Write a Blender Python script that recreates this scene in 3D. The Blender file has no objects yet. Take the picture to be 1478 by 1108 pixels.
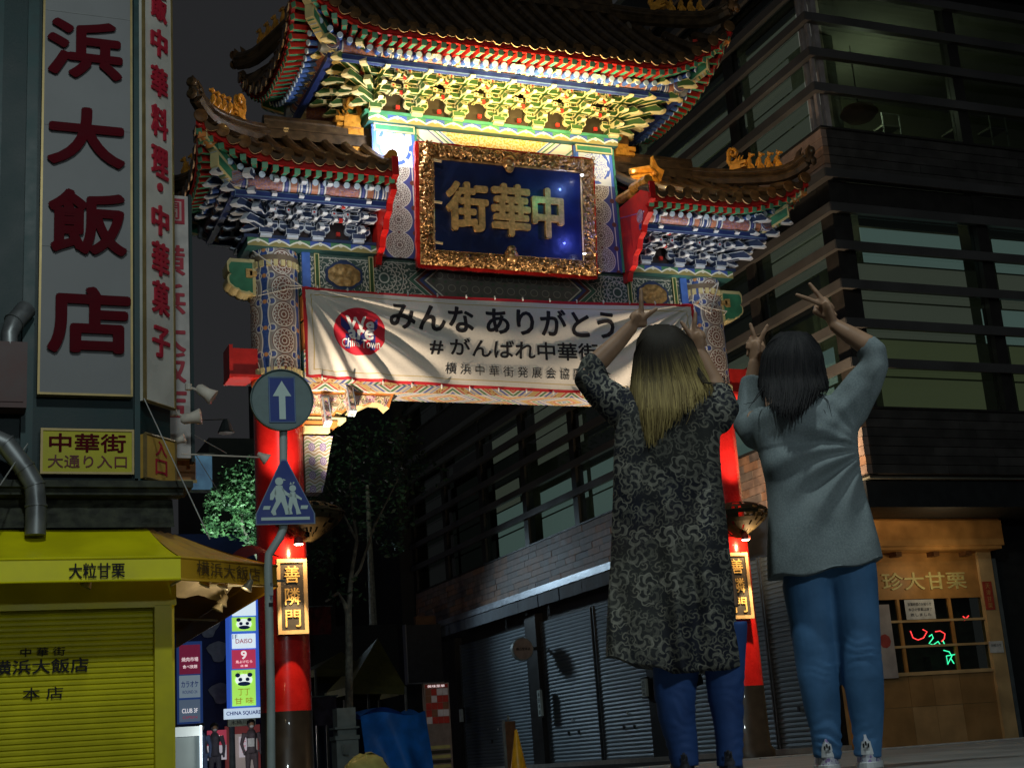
import bpy, bmesh, math, random
import numpy as np
from mathutils import Vector, Matrix, noise
random.seed(7)
sc = bpy.context.scene
COL = sc.collection
PI = math.pi
# ------------------------------------------------------------------ camera
F0, CX0, CY0 = 2050.0, 739.0, 554.0
def _n(v): return v/np.linalg.norm(v)
_up = _n(np.array([178-CX0, 7211+CY0, -F0]))
_st = np.array([-115-CX0, -(1155-CY0), -F0]); _st = _n(_st-_up*_st.dot(_up))
_ex = np.cross(_st, _up)
RM = np.array([_ex, _st, _up])          # rows: street axes seen from the camera
CAM = np.array([0.0, 0.0, 0.12])
cam_d = bpy.data.cameras.new('camera'); cam = bpy.data.objects.new('camera', cam_d); COL.objects.link(cam)
cam_d.sensor_fit = 'HORIZONTAL'; cam_d.sensor_width = 36; cam_d.lens = 36*F0/1478.0
cam_d.clip_start = .05; cam_d.clip_end = 500
cam.matrix_world = Matrix([[*map(float, RM[i]), float(CAM[i])] for i in range(3)]+[[0, 0, 0, 1]])
sc.camera = cam
def _ray(px, py): return RM@np.array([px-CX0, -(py-CY0), -F0])/F0
def onY(px, py, Y): d = _ray(px, py); return Vector(CAM+d*(Y-CAM[1])/d[1])
def onX(px, py, X): d = _ray(px, py); return Vector(CAM+d*(X-CAM[0])/d[0])
def onZ(px, py, Z): d = _ray(px, py); return Vector(CAM+d*(Z-CAM[2])/d[2])
# ------------------------------------------------------------------ world: night sky over the city
w = bpy.data.worlds.new('World'); sc.world = w; w.use_nodes = True
nt = w.node_tree; nt.nodes.clear()
sky = nt.nodes.new('ShaderNodeTexSky'); sky.sky_type = 'NISHITA'; sky.sun_disc = False
sky.sun_elevation = math.radians(2); sky.sun_rotation = math.radians(200)
hsv = nt.nodes.new('ShaderNodeHueSaturation'); hsv.inputs['Saturation'].default_value = .25
b1 = nt.nodes.new('ShaderNodeBackground'); b1.inputs[1].default_value = .0012
b2 = nt.nodes.new('ShaderNodeBackground'); b2.inputs[0].default_value = (.0165, .0168, .0182, 1); b2.inputs[1].default_value = 1
ad = nt.nodes.new('ShaderNodeAddShader'); ou = nt.nodes.new('ShaderNodeOutputWorld')
nt.links.new(sky.outputs[0], hsv.inputs['Color']); nt.links.new(hsv.outputs[0], b1.inputs[0])
nt.links.new(b1.outputs[0], ad.inputs[0]); nt.links.new(b2.outputs[0], ad.inputs[1]); nt.links.new(ad.outputs[0], ou.inputs[0])
sc.view_settings.view_transform = 'Standard'; sc.view_settings.look = 'None'
sc.view_settings.exposure = 0; sc.view_settings.gamma = 1
sc.render.resolution_x = 1024; sc.render.resolution_y = 767
sc.cycles.sample_clamp_indirect = 4.0; sc.cycles.max_bounces = 5
sc.cycles.diffuse_bounces = 3; sc.cycles.glossy_bounces = 3; sc.cycles.transparent_max_bounces = 8
try: sc.cycles.use_denoising = True
except Exception: pass
def lamp(kind, name, loc, energy, color=(1, 1, 1), size=.1, target=None, angle=60, blend=.5):
    d = bpy.data.lights.new(name, kind); o = bpy.data.objects.new(name, d); COL.objects.link(o)
    d.energy = energy; d.color = color; o.location = loc
    if kind == 'AREA': d.size = size
    elif kind in ('SPOT', 'POINT'): d.shadow_soft_size = size
    if kind == 'SPOT': d.spot_size = math.radians(angle); d.spot_blend = blend
    if target is not None:
        o.rotation_euler = (Vector(target)-Vector(loc)).to_track_quat('-Z', 'Y').to_euler()
    return o
# ------------------------------------------------------------------ node expression helper
class S:
    def __init__(s, g, k): s.g, s.k = g, k
    def _o(s, op, b=None, c=None): return s.g.m(op, s, b, c)
    def __add__(s, b): return s._o('ADD', b)
    __radd__ = __add__
    def __sub__(s, b): return s._o('SUBTRACT', b)
    def __rsub__(s, b): return s.g.m('SUBTRACT', b, s)
    def __mul__(s, b): return s._o('MULTIPLY', b)
    __rmul__ = __mul__
    def __truediv__(s, b): return s._o('DIVIDE', b)
    def __lt__(s, b): return s._o('LESS_THAN', b)
    def __gt__(s, b): return s._o('GREATER_THAN', b)
class G:
    def __init__(g, m):
        m.use_nodes = True; g.t = m.node_tree; g.t.nodes.clear()
        g.out = g.n('ShaderNodeOutputMaterial'); g.p = g.n('ShaderNodeBsdfPrincipled')
        g.t.links.new(g.p.outputs[0], g.out.inputs[0])
    def n(g, t): return g.t.nodes.new(t)
    def put(g, sock, v):
        if isinstance(v, S): g.t.links.new(v.k, sock)
        elif isinstance(v, (tuple, list)): sock.default_value = (*v, 1) if (len(v) == 3 and len(sock.default_value) == 4) else v
        else: sock.default_value = v
    def m(g, op, a, b=None, c=None):
        x = g.n('ShaderNodeMath'); x.operation = op
        for i, v in enumerate((a, b, c)):
            if v is not None: g.put(x.inputs[i], v)
        return S(g, x.outputs[0])
    def fn(g, op, a, b=None, c=None): return g.m(op, a, b, c)
    def sin(g, a): return g.m('SINE', a)
    def abs(g, a): return g.m('ABSOLUTE', a)
    def fr(g, a): return g.m('FRACT', a)
    def mn(g, a, b): return g.m('MINIMUM', a, b)
    def mx(g, a, b): return g.m('MAXIMUM', a, b)
    def hyp(g, a, b): return g.m('SQRT', a*a+b*b)
    def at2(g, a, b): return g.m('ARCTAN2', a, b)
    def near(g, a, v, wd): return g.m('LESS_THAN', g.abs(a-v), wd)
    def uv(g):
        x = g.n('ShaderNodeUVMap'); s = g.n('ShaderNodeSeparateXYZ'); g.t.links.new(x.outputs[0], s.inputs[0])
        return S(g, s.outputs[0]), S(g, s.outputs[1])
    def obj(g):
        x = g.n('ShaderNodeTexCoord'); s = g.n('ShaderNodeSeparateXYZ'); g.t.links.new(x.outputs['Object'], s.inputs[0])
        return S(g, s.outputs[0]), S(g, s.outputs[1]), S(g, s.outputs[2])
    def vec(g, a, b, c=0.0):
        x = g.n('ShaderNodeCombineXYZ')
        for i, v in enumerate((a, b, c)): g.put(x.inputs[i], v)
        return S(g, x.outputs[0])
    def noise(g, scale, detail=3, vec=None, dist=0.0):
        x = g.n('ShaderNodeTexNoise'); x.inputs['Scale'].default_value = scale; x.inputs['Detail'].default_value = detail
        x.inputs['Distortion'].default_value = dist
        if vec is None:
            tc = g.n('ShaderNodeTexCoord'); g.t.links.new(tc.outputs['Object'], x.inputs['Vector'])
        else: g.put(x.inputs['Vector'], vec)
        return S(g, x.outputs[0])
    def vor(g, scale, vec=None, feature='F1', rnd=1.0):
        x = g.n('ShaderNodeTexVoronoi'); x.feature = feature; x.inputs['Scale'].default_value = scale
        x.inputs['Randomness'].default_value = rnd
        if vec is None:
            tc = g.n('ShaderNodeTexCoord'); g.t.links.new(tc.outputs['Object'], x.inputs['Vector'])
        else: g.put(x.inputs['Vector'], vec)
        return S(g, x.outputs['Distance']), S(g, x.outputs.get('Color') or x.outputs[0])
    def mix(g, f, a, b):
        x = g.n('ShaderNodeMix'); x.data_type = 'RGBA'
        g.put(x.inputs[0], f); g.put(x.inputs[6], a); g.put(x.inputs[7], b)
        return S(g, x.outputs[2])
    def smooth(g, a, lo, hi):
        x = g.n('ShaderNodeMapRange'); x.interpolation_type = 'SMOOTHSTEP'
        g.put(x.inputs[0], a); x.inputs[1].default_value = lo; x.inputs[2].default_value = hi
        return S(g, x.outputs[0])
    def bump(g, h, strength=.3, dist=.01):
        x = g.n('ShaderNodeBump'); x.inputs['Strength'].default_value = strength; x.inputs['Distance'].default_value = dist
        g.put(x.inputs['Height'], h); g.t.links.new(x.outputs[0], g.p.inputs['Normal'])
    def fin(g, col, rough=.5, metal=0.0, emit=None, es=0.0, spec=.5, coat=0.0):
        g.put(g.p.inputs['Base Color'], col); g.put(g.p.inputs['Roughness'], rough); g.put(g.p.inputs['Metallic'], metal)
        g.p.inputs['Specular IOR Level'].default_value = spec; g.p.inputs['Coat Weight'].default_value = coat
        if emit is not None: g.put(g.p.inputs['Emission Color'], emit); g.put(g.p.inputs['Emission Strength'], es)
MC = {}
def M(name, col=(.5, .5, .5), rough=.5, metal=0.0, var=.18, sc_=6.0, emit=0.0, bump=0.0, bs=60, spec=.3, coat=0.0, ecol=None):
    """plain surface with grain and wear"""
    if name in MC: return MC[name]
    m = bpy.data.materials.new(name); g = G(m)
    n = g.noise(sc_, 5)
    c = g.mix(g.smooth(n, .3, .75), tuple(x*(1-var) for x in col), tuple(min(1, x*(1+var)) for x in col))
    g.fin(c, rough=g.smooth(n, 0, 1)*.2+(rough-.1), metal=metal, emit=(ecol or col) if emit else None, es=emit, spec=spec, coat=coat)
    if bump: g.bump(g.noise(bs, 4), bump, .01)
    MC[name] = m; return m
def MN(name, f):
    if name in MC: return MC[name]
    m = bpy.data.materials.new(name); g = G(m); f(g); MC[name] = m; return m
# ------------------------------------------------------------------ mesh helper
WL = {}
class MB:
    def __init__(s): s.v = []; s.f = []; s.mi = []; s.uv = []
    def add(s, vs, fs, mi=0, uvs=None):
        k = len(s.v); s.v += [tuple(v) for v in vs]
        for i, f in enumerate(fs):
            s.f.append([k+j for j in f]); s.mi.append(mi[i] if isinstance(mi, list) else mi)
            s.uv.append(uvs[i] if uvs else None)
        return s
    def box(s, c, d, mi=0, R=None, taper=1.0):
        hx, hy, hz = d[0]/2, d[1]/2, d[2]/2
        vs = [Vector((sx*hx*(taper if sz > 0 else 1), sy*hy*(taper if sz > 0 else 1), sz*hz)) for sz in (-1, 1) for sy in (-1, 1) for sx in (-1, 1)]
        if R is not None: vs = [R@v for v in vs]
        vs = [v+Vector(c) for v in vs]
        fs = [(0, 2, 3, 1), (4, 5, 7, 6), (0, 1, 5, 4), (2, 6, 7, 3), (0, 4, 6, 2), (1, 3, 7, 5)]
        def q(a, b): return [(0, 0), (a, 0), (a, b), (0, b)]
        U = [[(0, 0), (0, d[1]), (d[0], d[1]), (d[0], 0)], q(d[0], d[1]), q(d[0], d[2]), [(0, 0), (0, d[2]), (d[0], d[2]), (d[0], 0)],
             [(0, 0), (0, d[2]), (d[1], d[2]), (d[1], 0)], [(0, 0), (d[1], 0), (d[1], d[2]), (0, d[2])]]
        return s.add(vs, fs, mi, U)
    def box2(s, a, b, mi=0):
        a, b = Vector(a), Vector(b)
        return s.box((a+b)/2, [abs(b[i]-a[i]) for i in range(3)], mi)
    def fbox(s, c, d, R=None, m0=0, m1=1, e=.014, p=.002):
        """box with painted light edges: rim m0, proud inner panels m1 on every side"""
        s.box(c, d, m0, R)
        h = [x/2 for x in d]
        for ax in range(3):
            u, v = (ax+1) % 3, (ax+2) % 3
            eu, ev = min(e, h[u]*.4), min(e, h[v]*.4)
            for sg in (-1, 1):
                vs = []
                for a, b in ((-1, -1), (1, -1), (1, 1), (-1, 1)):
                    q = [0, 0, 0]; q[ax] = sg*(h[ax]+p); q[u] = a*(h[u]-eu); q[v] = b*(h[v]-ev); q = Vector(q)
                    if R is not None: q = R@q
                    vs.append(q+Vector(c))
                s.add(vs, [(0, 1, 2, 3) if sg > 0 else (3, 2, 1, 0)], m1)
        return s
    def prism(s, pts, n, t, mi=0, mside=None):
        """polygon pts (3D, planar) extruded along n by t"""
        n = Vector(n)*t; k = len(pts); a = [Vector(p) for p in pts]; b = [p+n for p in a]
        fs = [tuple(reversed(range(k))), tuple(range(k, 2*k))]+[(i, (i+1) % k, k+(i+1) % k, k+i) for i in range(k)]
        return s.add(a+b, fs, [mi, mi]+[mi if mside is None else mside]*k)
    def tube(s, pts, r, n=8, mi=0, caps=True, flat=None):
        pts = [Vector(p) for p in pts]; k = len(pts)
        rr = r if isinstance(r, (list, tuple)) else [r]*k
        vs = []; fs = []; U = []
        prev = None; L = 0
        for i, p in enumerate(pts):
            t = (pts[min(i+1, k-1)]-pts[max(i-1, 0)]).normalized()
            if prev is None:
                a = Vector((0, 0, 1)) if abs(t.z) < .9 else Vector((1, 0, 0))
                x = t.cross(a).normalized()
            else: x = (prev-t*prev.dot(t)).normalized()
            prev = x; y = t.cross(x)
            ra, rb = rr[i] if isinstance(rr[i], (tuple, list)) else (rr[i], rr[i])
            for j in range(n):
                an = 2*PI*j/n; vs.append(p+x*math.cos(an)*ra+y*math.sin(an)*rb)
        for i in range(k-1):
            l2 = L+(pts[i+1]-pts[i]).length; rm = rr[i][0] if isinstance(rr[i], (tuple, list)) else rr[i]
            for j in range(n):
                fs.append((i*n+j, i*n+(j+1) % n, (i+1)*n+(j+1) % n, (i+1)*n+j))
                a0, a1 = 2*PI*rm*j/n, 2*PI*rm*(j+1)/n; U.append([(a0, L), (a1, L), (a1, l2), (a0, l2)])
            L = l2
        if caps:
            fs.append(tuple(reversed(range(n)))); fs.append(tuple(range((k-1)*n, k*n)))
            for c_ in (0, 1): U.append([(math.cos(2*PI*j/n), math.sin(2*PI*j/n)) for j in range(n)])
        return s.add(vs, fs, mi, U)
    def lathe(s, prof, c=(0, 0, 0), n=16, mi=0, axis=None, caps=True):
        """prof: (r, z) list, around z through c, or around axis (Matrix 3x3)"""
        c = Vector(c); vs = []; fs = []; U = []
        for r, z in prof:
            for j in range(n):
                a = 2*PI*j/n; v = Vector((r*math.cos(a), r*math.sin(a), z))
                if axis is not None: v = axis@v
                vs.append(v+c)
        for i in range(len(prof)-1):
            for j in range(n):
                fs.append((i*n+j, i*n+(j+1) % n, (i+1)*n+(j+1) % n, (i+1)*n+j))
                rm = max(prof[i][0], .01); a0, a1 = 2*PI*rm*j/n, 2*PI*rm*(j+1)/n
                U.append([(a0, prof[i][1]), (a1, prof[i][1]), (a1, prof[i+1][1]), (a0, prof[i+1][1])])
        if caps:
            fs.append(tuple(reversed(range(n)))); fs.append(tuple(range((len(prof)-1)*n, len(prof)*n)))
            for c_ in (0, 1): U.append([(math.cos(2*PI*j/n), math.sin(2*PI*j/n)) for j in range(n)])
        return s.add(vs, fs, mi, U)
    def grid(s, f, nu, nv, mi=0, uvf=None, flip=False):
        vs = [f(i/nu, j/nv) for j in range(nv+1) for i in range(nu+1)]; fs = []; U = []
        for j in range(nv):
            for i in range(nu):
                a = j*(nu+1)+i; q = (a, a+1, a+nu+2, a+nu+1)
                if flip: q = tuple(reversed(q))
                fs.append(q)
                uq = [(i/nu, j/nv), ((i+1)/nu, j/nv), ((i+1)/nu, (j+1)/nv), (i/nu, (j+1)/nv)]
                if uvf: uq = [uvf(*z) for z in uq]
                U.append(list(reversed(uq)) if flip else uq)
        return s.add(vs, fs, mi, U)
    def quad(s, a, b, c, d, mi=0, uv=None): return s.add([a, b, c, d], [(0, 1, 2, 3)], mi, [uv] if uv else None)
    def mesh(s, name, mats, smooth=False, origin=(0, 0, 0)):
        me = bpy.data.meshes.new(name); o = Vector(origin)
        me.from_pydata([tuple(Vector(v)-o) for v in s.v], [], s.f); me.update()
        if not isinstance(mats, (list, tuple)): mats = [mats]
        for m in mats: me.materials.append(m)
        me.polygons.foreach_set('material_index', s.mi)
        if any(u is not None for u in s.uv):
            l = me.uv_layers.new(name='UVMap'); arr = []
            for p, u in zip(s.f, s.uv): arr += [c for q in (u or [(0, 0)]*len(p)) for c in q]
            l.data.foreach_set('uv', arr)
        if smooth:
            me.polygons.foreach_set('use_smooth', [True]*len(me.polygons))
            if smooth != 'all':
                try: me.set_sharp_from_angle(angle=math.radians(40))
                except Exception: pass
        return me
    def build(s, name, mats, parent=None, origin=None, smooth=False, label=None, kind=None):
        if origin is None:
            origin = WL[parent.name] if parent is not None else Vector((0, 0, 0))
        return place(s.mesh(name, mats, smooth, origin), name, parent, origin, label=label, kind=kind)
def place(me, name, parent=None, loc=(0, 0, 0), R=None, label=None, kind=None, sc3=None):
    o = bpy.data.objects.new(name, me); COL.objects.link(o)
    loc = Vector(loc); WL[o.name] = loc
    if parent is not None: o.parent = parent; o.location = loc-WL[parent.name]
    else: o.location = loc
    if R is not None: o.rotation_euler = R.to_euler() if isinstance(R, Matrix) else R
    if sc3 is not None: o.scale = sc3
    if label: o['label'] = label
    if kind: o['kind'] = kind
    return o
def thing(name, label, cat, loc=(0, 0, 0), group=None):
    o = bpy.data.objects.new(name, None); COL.objects.link(o); o.location = loc; WL[o.name] = Vector(loc)
    o.empty_display_size = .1; return tag(o, label, cat, group)
def tag(o, label, cat, group=None):
    o['label'] = label; o['category'] = cat
    if group: o['group'] = group
    return o
def struct(o): o['kind'] = 'structure'; return o
def Rb(r, u, n):   # basis matrix: columns right, up, normal
    return Matrix((r, u, n)).transposed()
def text(s, box, c, r, u, mat, parent=None, name='lettering', bold=.0, ext=.004, bevel=0.0, off=.003, shear=0.0, slant=0, italic=0.0, spacing=1.0, res=4, label=None):
    """text fitted into box (w, h) centred at c; r right, u up unit vectors"""
    cu = bpy.data.curves.new('t', 'FONT'); cu.body = s; cu.size = 1; cu.align_x = 'CENTER'; cu.align_y = 'CENTER'
    cu.resolution_u = res; cu.shear = italic; cu.space_character = spacing; cu.fill_mode = 'FRONT' if ext < .002 else 'BOTH'
    to = bpy.data.objects.new('t', cu); COL.objects.link(to)
    dg = bpy.context.evaluated_depsgraph_get(); me = bpy.data.meshes.new_from_object(to.evaluated_get(dg))
    bpy.data.objects.remove(to); bpy.data.curves.remove(cu)
    n = len(me.vertices); co = np.zeros(n*3); me.vertices.foreach_get('co', co); co = co.reshape(-1, 3)
    if n == 0: return None
    fs = [tuple(p.vertices) for p in me.polygons]
    lo, hi = co.min(0), co.max(0)
    w_, h_ = box; sx = w_/(hi[0]-lo[0]) if w_ else None; sy = h_/(hi[1]-lo[1]) if h_ else sx
    if sx is None: sx = sy
    r, u = Vector(r).normalized(), Vector(u).normalized(); nn = r.cross(u)
    c = Vector(c); mid = (lo+hi)/2
    P = [c+r*float((p[0]-mid[0])*sx)+u*float((p[1]-mid[1])*sy)+nn*off for p in co]
    m = MB()
    top = [f for f in fs if (co[f[1]]-co[f[0]])[0]*(co[f[2]]-co[f[0]])[1]-(co[f[1]]-co[f[0]])[1]*(co[f[2]]-co[f[0]])[0] > 0]
    if len(top) == 0: top = [tuple(reversed(f)) for f in fs]
    bd = bold*min(sx, sy)*.9
    shifts = [(0, 0)]
    if bd > 0:
        q_ = 8 if bold > .02 else 4
        shifts += [(math.cos(2*PI*i/q_)*bd, math.sin(2*PI*i/q_)*bd) for i in range(q_)]
    from collections import Counter
    ec = Counter(); dirs = {}
    for f in top:
        for i in range(len(f)):
            e = (f[i], f[(i+1) % len(f)]); ec[tuple(sorted(e))] += 1; dirs[tuple(sorted(e))] = e
    be = [e for k_, e in dirs.items() if ec[k_] == 1]
    for si, (ax, ay) in enumerate(shifts):
        D = r*ax+u*ay; up_ = nn*(ext-.00025*si) if ext > .0005 else nn*(-.00012*si)
        P2 = [p+D+up_ for p in P]; m.add(P2, top)
        if ext > .0005:
            vs = []; side = []
            for e in be:
                b = len(vs); vs += [P[e[0]]+D, P[e[1]]+D, P2[e[1]], P2[e[0]]]; side.append((b, b+1, b+2, b+3))
            m.add(vs, side)
    bpy.data.meshes.remove(me)
    return m.build(name, mat, parent, origin=c, label=label)
XV, YV, ZV = Vector((1, 0, 0)), Vector((0, 1, 0)), Vector((0, 0, 1))
# ------------------------------------------------------------------ lamps of the place and added fill lights (night: no sun)
WARM = (1, .80, .52); COOL = (.78, .90, 1.0); WHITE = (1, .92, .78)
# street lamps: one behind the camera, one down the street
lamp('SPOT', 'street_lamp_light', (0.4, 3.0, 9.3), 1200, (.80, .93, .93), .25, (5, 12, 0), 140, .6)
lamp('SPOT', 'street_lamp_light', (3.0, -6.0, 4.6), 860, (.80, .95, 1.0), .25, (6, 10, 1.5), 90, .6)
lamp('SPOT', 'street_lamp_light', (9.3, 39.6, 5.7), 620, (.62, .84, 1.0), .5, (14, 30, .8), 62, .6)
lamp('SPOT', 'basket_spill_light', (12.0, 18.95, 3.7), 900, (1, .72, .45), .08, (14.0, 21.0, 6.0), 120, .6)
lamp('SPOT', 'tree_lamp_light', onY(352, 860, 24.5), 1000, (.75, 1, .82), .1, onY(340, 720, 27), 70, .5)
for x_, y_, z_, e_ in ((16.6, 20.6, 12.0, 46), (15.4, 26, 12.0, 30), (15.6, 21.5, 8.0, 18), (15.3, 30, 7.2, 9), (15.3, 37, 7.2, 1.5)): lamp('POINT', 'interior_light', (x_, y_, z_), e_, (.9, 1, .7), .2)
# flood lamps on top of the plaque for the middle bracket tiers
for x in (6.6, 7.5, 8.4, 9.3): lamp('SPOT', 'flood_lamp_light', (x, 17.6, 9.25), 230 if 7 < x < 9 else 95, (1, .75, .34), .08, (x+.05, 18.05, 10.1), 140, .7)
lamp('POINT', 'flood_lamp_light', (6.05, 18.2, 9.12), 55, (.95, .97, 1), .05)
lamp('POINT', 'flood_lamp_light', (9.85, 18.25, 9.2), 9, (1, .95, .85), .05)
# cool lamps under the side brackets
for x in (4.9, 11.0): lamp('SPOT', 'bracket_lamp_light', (x, 17.3, 6.9), 34, (.92, .93, .95), .06, (x, 18.3, 7.9), 110, .7)
# small warm lamps on the side ridges
for x, y, z, e in ((10.1, 17.9, 8.75, 16), (11.1, 17.9, 9.45, 9), (12.0, 17.3, 9.0, 7), (5.2, 18.0, 9.3, 5), (4.4, 17.7, 9.0, 8), (3.7, 17.1, 8.95, 5), (4.9, 17.9, 9.75, 3)):
    lamp('POINT', 'ridge_lamp_light', (x, y, z), e*.6, (1, .62, .2), .04)
# lamps in the lattice baskets: up the columns, down on the name boards
for cx_, dx in ((4.45, .42), (11.41, -.42)):
    lamp('SPOT', 'column_up_light', (cx_+dx*.9, 17.95, 3.62), 580, (1, .82, .62), .05, (cx_+dx*5.0, 18.9, 5.9), 88, .8)
    lamp('SPOT', 'column_up_light', (cx_-dx*.3, 18.1, 3.62), 170, (1, .80, .60), .05, (cx_, 18.95, 6), 80, .8)
    lamp('SPOT', 'column_down_light', (cx_+.03, 18.12, 3.05), 300, (1, .70, .40), .03, (cx_+.03, 18.66, 1.35), 29, .25)
    lamp('POINT', 'column_down_light', (cx_+.10, 18.38, 3.03), 34, (1, .62, .30), .03)
for c_, z in (((.2, .35, 1), -.0), ((.15, 1, .45), .0)): pass
lamp('POINT', 'plaque_led_light', (9.0, 17.98, 7.70), 7, (.12, .16, 1), .02)
lamp('POINT', 'plaque_led_light', (8.95, 17.88, 8.55), 5, (.2, .35, 1), .02)
lamp('POINT', 'plaque_led_light', (8.5, 17.9, 8.25), 1.6, (.05, .8, .7), .02)

lamp('POINT', 'shop_fill_light', (16.2, 19.6, 2.7), 9, (1, .78, .45), .1)  # fill added before the shop front; its canopy lamps stay unlit
lamp('POINT', 'awning_fill_light', (2.55, 13.0, 1.60), 5, (1, .78, .42), .05)  # fill added under the awning corner; none of the clip lamps is lit
lamp('POINT', 'passerby_fill_light', onY(335, 1070, 33.5), 60, (1, .95, .9), .2)  # fill added in the far street so the passers-by are not black
# ================================================================== MATERIALS
red_lac = M('red_lacquer', (.5, .012, .01), .28, var=.12, coat=.5)
red_paint = M('red_paint', (.5, .02, .015), .4, var=.15)
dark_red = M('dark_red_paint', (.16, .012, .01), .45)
black_base = M('black_column_base', (.02, .018, .015), .35, coat=.3)
tile_glaze = M('amber_glazed_tile', (.11, .052, .016), .4, var=.45, sc_=9, bump=.2, bs=40, coat=.3)
tile_dark = M('brown_glazed_tile', (.05, .029, .013), .48, var=.5, sc_=7, bump=.3, bs=30, coat=.2)
lit_tile_rim = M('lit_rim_glaze', (.6, .38, .2), .3)  # pale drip tile rim: light from below put into the colour
finial_mat = M('orange_glaze', (.55, .24, .03), .3, var=.3, sc_=12, coat=.4)
gold = M('gold_leaf', (.42, .235, .09), .36, metal=.65, var=.35, sc_=14)
gold_matte = M('gold_relief', (.6, .37, .13), .45, metal=.35, var=.25, sc_=20)
p_green = M('painted_green', (.05, .22, .12), .45)
p_green_dk = M('painted_dark_green', (.035, .085, .022), .45)
p_cream = M('painted_cream_edge', (.66, .56, .27), .45, var=.08)
p_white = M('painted_white_edge', (.55, .6, .66), .45, var=.08)
p_blue = M('painted_blue', (.06, .14, .45), .4)
p_navy = M('painted_navy', (.025, .04, .09), .4)
p_teal = M('painted_teal', (.04, .14, .13), .45)
p_orange = M('painted_orange', (.55, .2, .05), .45)
p_red = M('painted_red', (.5, .03, .02), .45)
def _colpat(g):
    u, v = g.uv()
    P, V = .534, .385
    a = g.fr(u/P+.37)*P-P/2; b = g.fr(v/V)*V-V/2
    r = g.hyp(a/.155, b/.172); th = g.at2(a, b)
    n = g.noise(30, 2)
    blue = g.mix(g.smooth(n, .3, .7), (.03, .07, .25), (.06, .12, .36))
    # side strip with wavy white edges
    e = g.abs(a); wav = .19+g.abs(g.sin(v*(PI/V)))*.03
    strip = e > wav
    edge = g.near(e, wav, .010)
    red = (.18, .07, .045)
    base = g.mix(strip, g.mix(r < 1.12, (.3, .27, .25), red), blue)
    petal = g.near(r, .60+g.abs(g.sin(th*7))*.28, .055)
    ring = g.mx(g.near(r, 1.0, .05), g.mx(g.near(r, .5, .045), g.near(r, .22, .04)))
    spoke = g.mx((g.abs(g.sin(th*7)) < .12)*(r < .5)*(r > .2), petal)
    knot = (g.hyp(e-P/2, g.abs(b)-V/2) < .032)
    bud = g.near(g.abs(b), V/2, .035)*(e > .12)
    base = g.mix(bud*(e < .235), base, (.04, .07, .28))
    lines = g.mx(g.mx(ring*(r < 1.2), spoke), g.mx(edge, g.near(g.hyp(e-.17, g.abs(b)-V/2), .055, .007)))
    base = g.mix(lines, base, (.72, .68, .6))
    base = g.mix(knot, base, (.6, .27, .1))
    g.fin(base, .42)
col_pat = MN('column_painting', _colpat)
def rosette(g, u, v, R, k=6):
    """white net of petals about (0,0) -> mask"""
    r = g.hyp(u, v)/R; th = g.at2(u, v)
    a = g.near(r, .3+g.abs(g.sin(th*k))*.16, .035)
    b = g.near(r, .58+g.abs(g.sin(th*(k*1.5)))*.14, .035)
    c = g.near(r, .86+g.abs(g.sin(th*(k*2)))*.1, .03)
    d = g.mx(g.near(r, .2, .03), g.near(r, .52, .025))
    e = g.near(r, .82, .022)
    return g.mx(g.mx(a, b), g.mx(g.mx(c, d), e))*(r < 1.0)
def _beampat(g):
    # u: metres from the beam's middle, v: metres up
    u, v = g.uv(); e = g.abs(u)
    v = v-.29
    gy = (.085, .078, .065); ln = (.42, .4, .33)
    s = e+g.abs(v)*1.15
    c = g.mix(s < 1.25, (.03, .06, .045), gy)
    # chevron stripes between the middle panel and the net panels
    for lo, w_, cc in ((1.25, .03, (.45, .43, .36)), (1.31, .05, (.03, .04, .14)), (1.37, .05, (.11, .02, .015)), (1.43, .02, ln), (1.47, .05, (.03, .1, .06)), (1.53, .02, ln)):
        c = g.mix((s > lo)*(s < lo+w_), c, cc)
    t = g.abs(e-2.02)+g.abs(v)*-1.15
    net = rosette(g, e-1.9, v, .36)
    scroll = g.near(g.fr(g.noise(5.5, 2)*9), .5, .14)
    inn = (s > 1.56)
    c = g.mix(inn*g.mx(net, scroll*(g.hyp(e-1.9, v) > .36)), c, ln)
    # small flowers in the middle panel
    f = .19; fa = g.fr(u/f)-.5; fb = g.fr(v/f)-.5
    fl = g.near(g.hyp(fa, fb*1.1), .3, .035)
    dot = g.hyp(g.abs(fa)-.5, g.abs(fb)-.5) < .13
    inner = (e+g.abs(v)*1.15) < 1.2
    c = g.mix(inner*fl, c, (.2, .19, .15)); c = g.mix(inner*dot, c, (.05, .08, .045))
    c = g.mix(g.near(g.abs(v), .25, .008), c, ln)
    c = g.mix(g.abs(v) > .265, c, (.05, .09, .07))
    g.fin(c, .5)
beam_pat = MN('beam_painting', _beampat)
def _postpat(g):
    u, v = g.uv(); a = g.fr(v/.4)*.4-.2
    r = g.hyp(u/.2, a/.2)
    net = rosette(g, u, a, .2, 6); th = g.at2(u, a)
    c = g.mix(r < 1.02, (.05, .06, .2), (.16, .12, .1))
    c = g.mix(g.mx(net, g.mx(g.near(r, 1.05, .04), g.near(g.abs(u), .255, .008))), c, (.62, .58, .5))
    c = g.mix(g.mx((g.hyp(g.abs(u)-.25, g.abs(a)-.2) < .04), (g.hyp(g.abs(u), g.abs(a)-.2) < .02)), c, (.12, .03, .02))
    g.fin(c, .45)
post_pat = MN('post_painting', _postpat)
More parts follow.
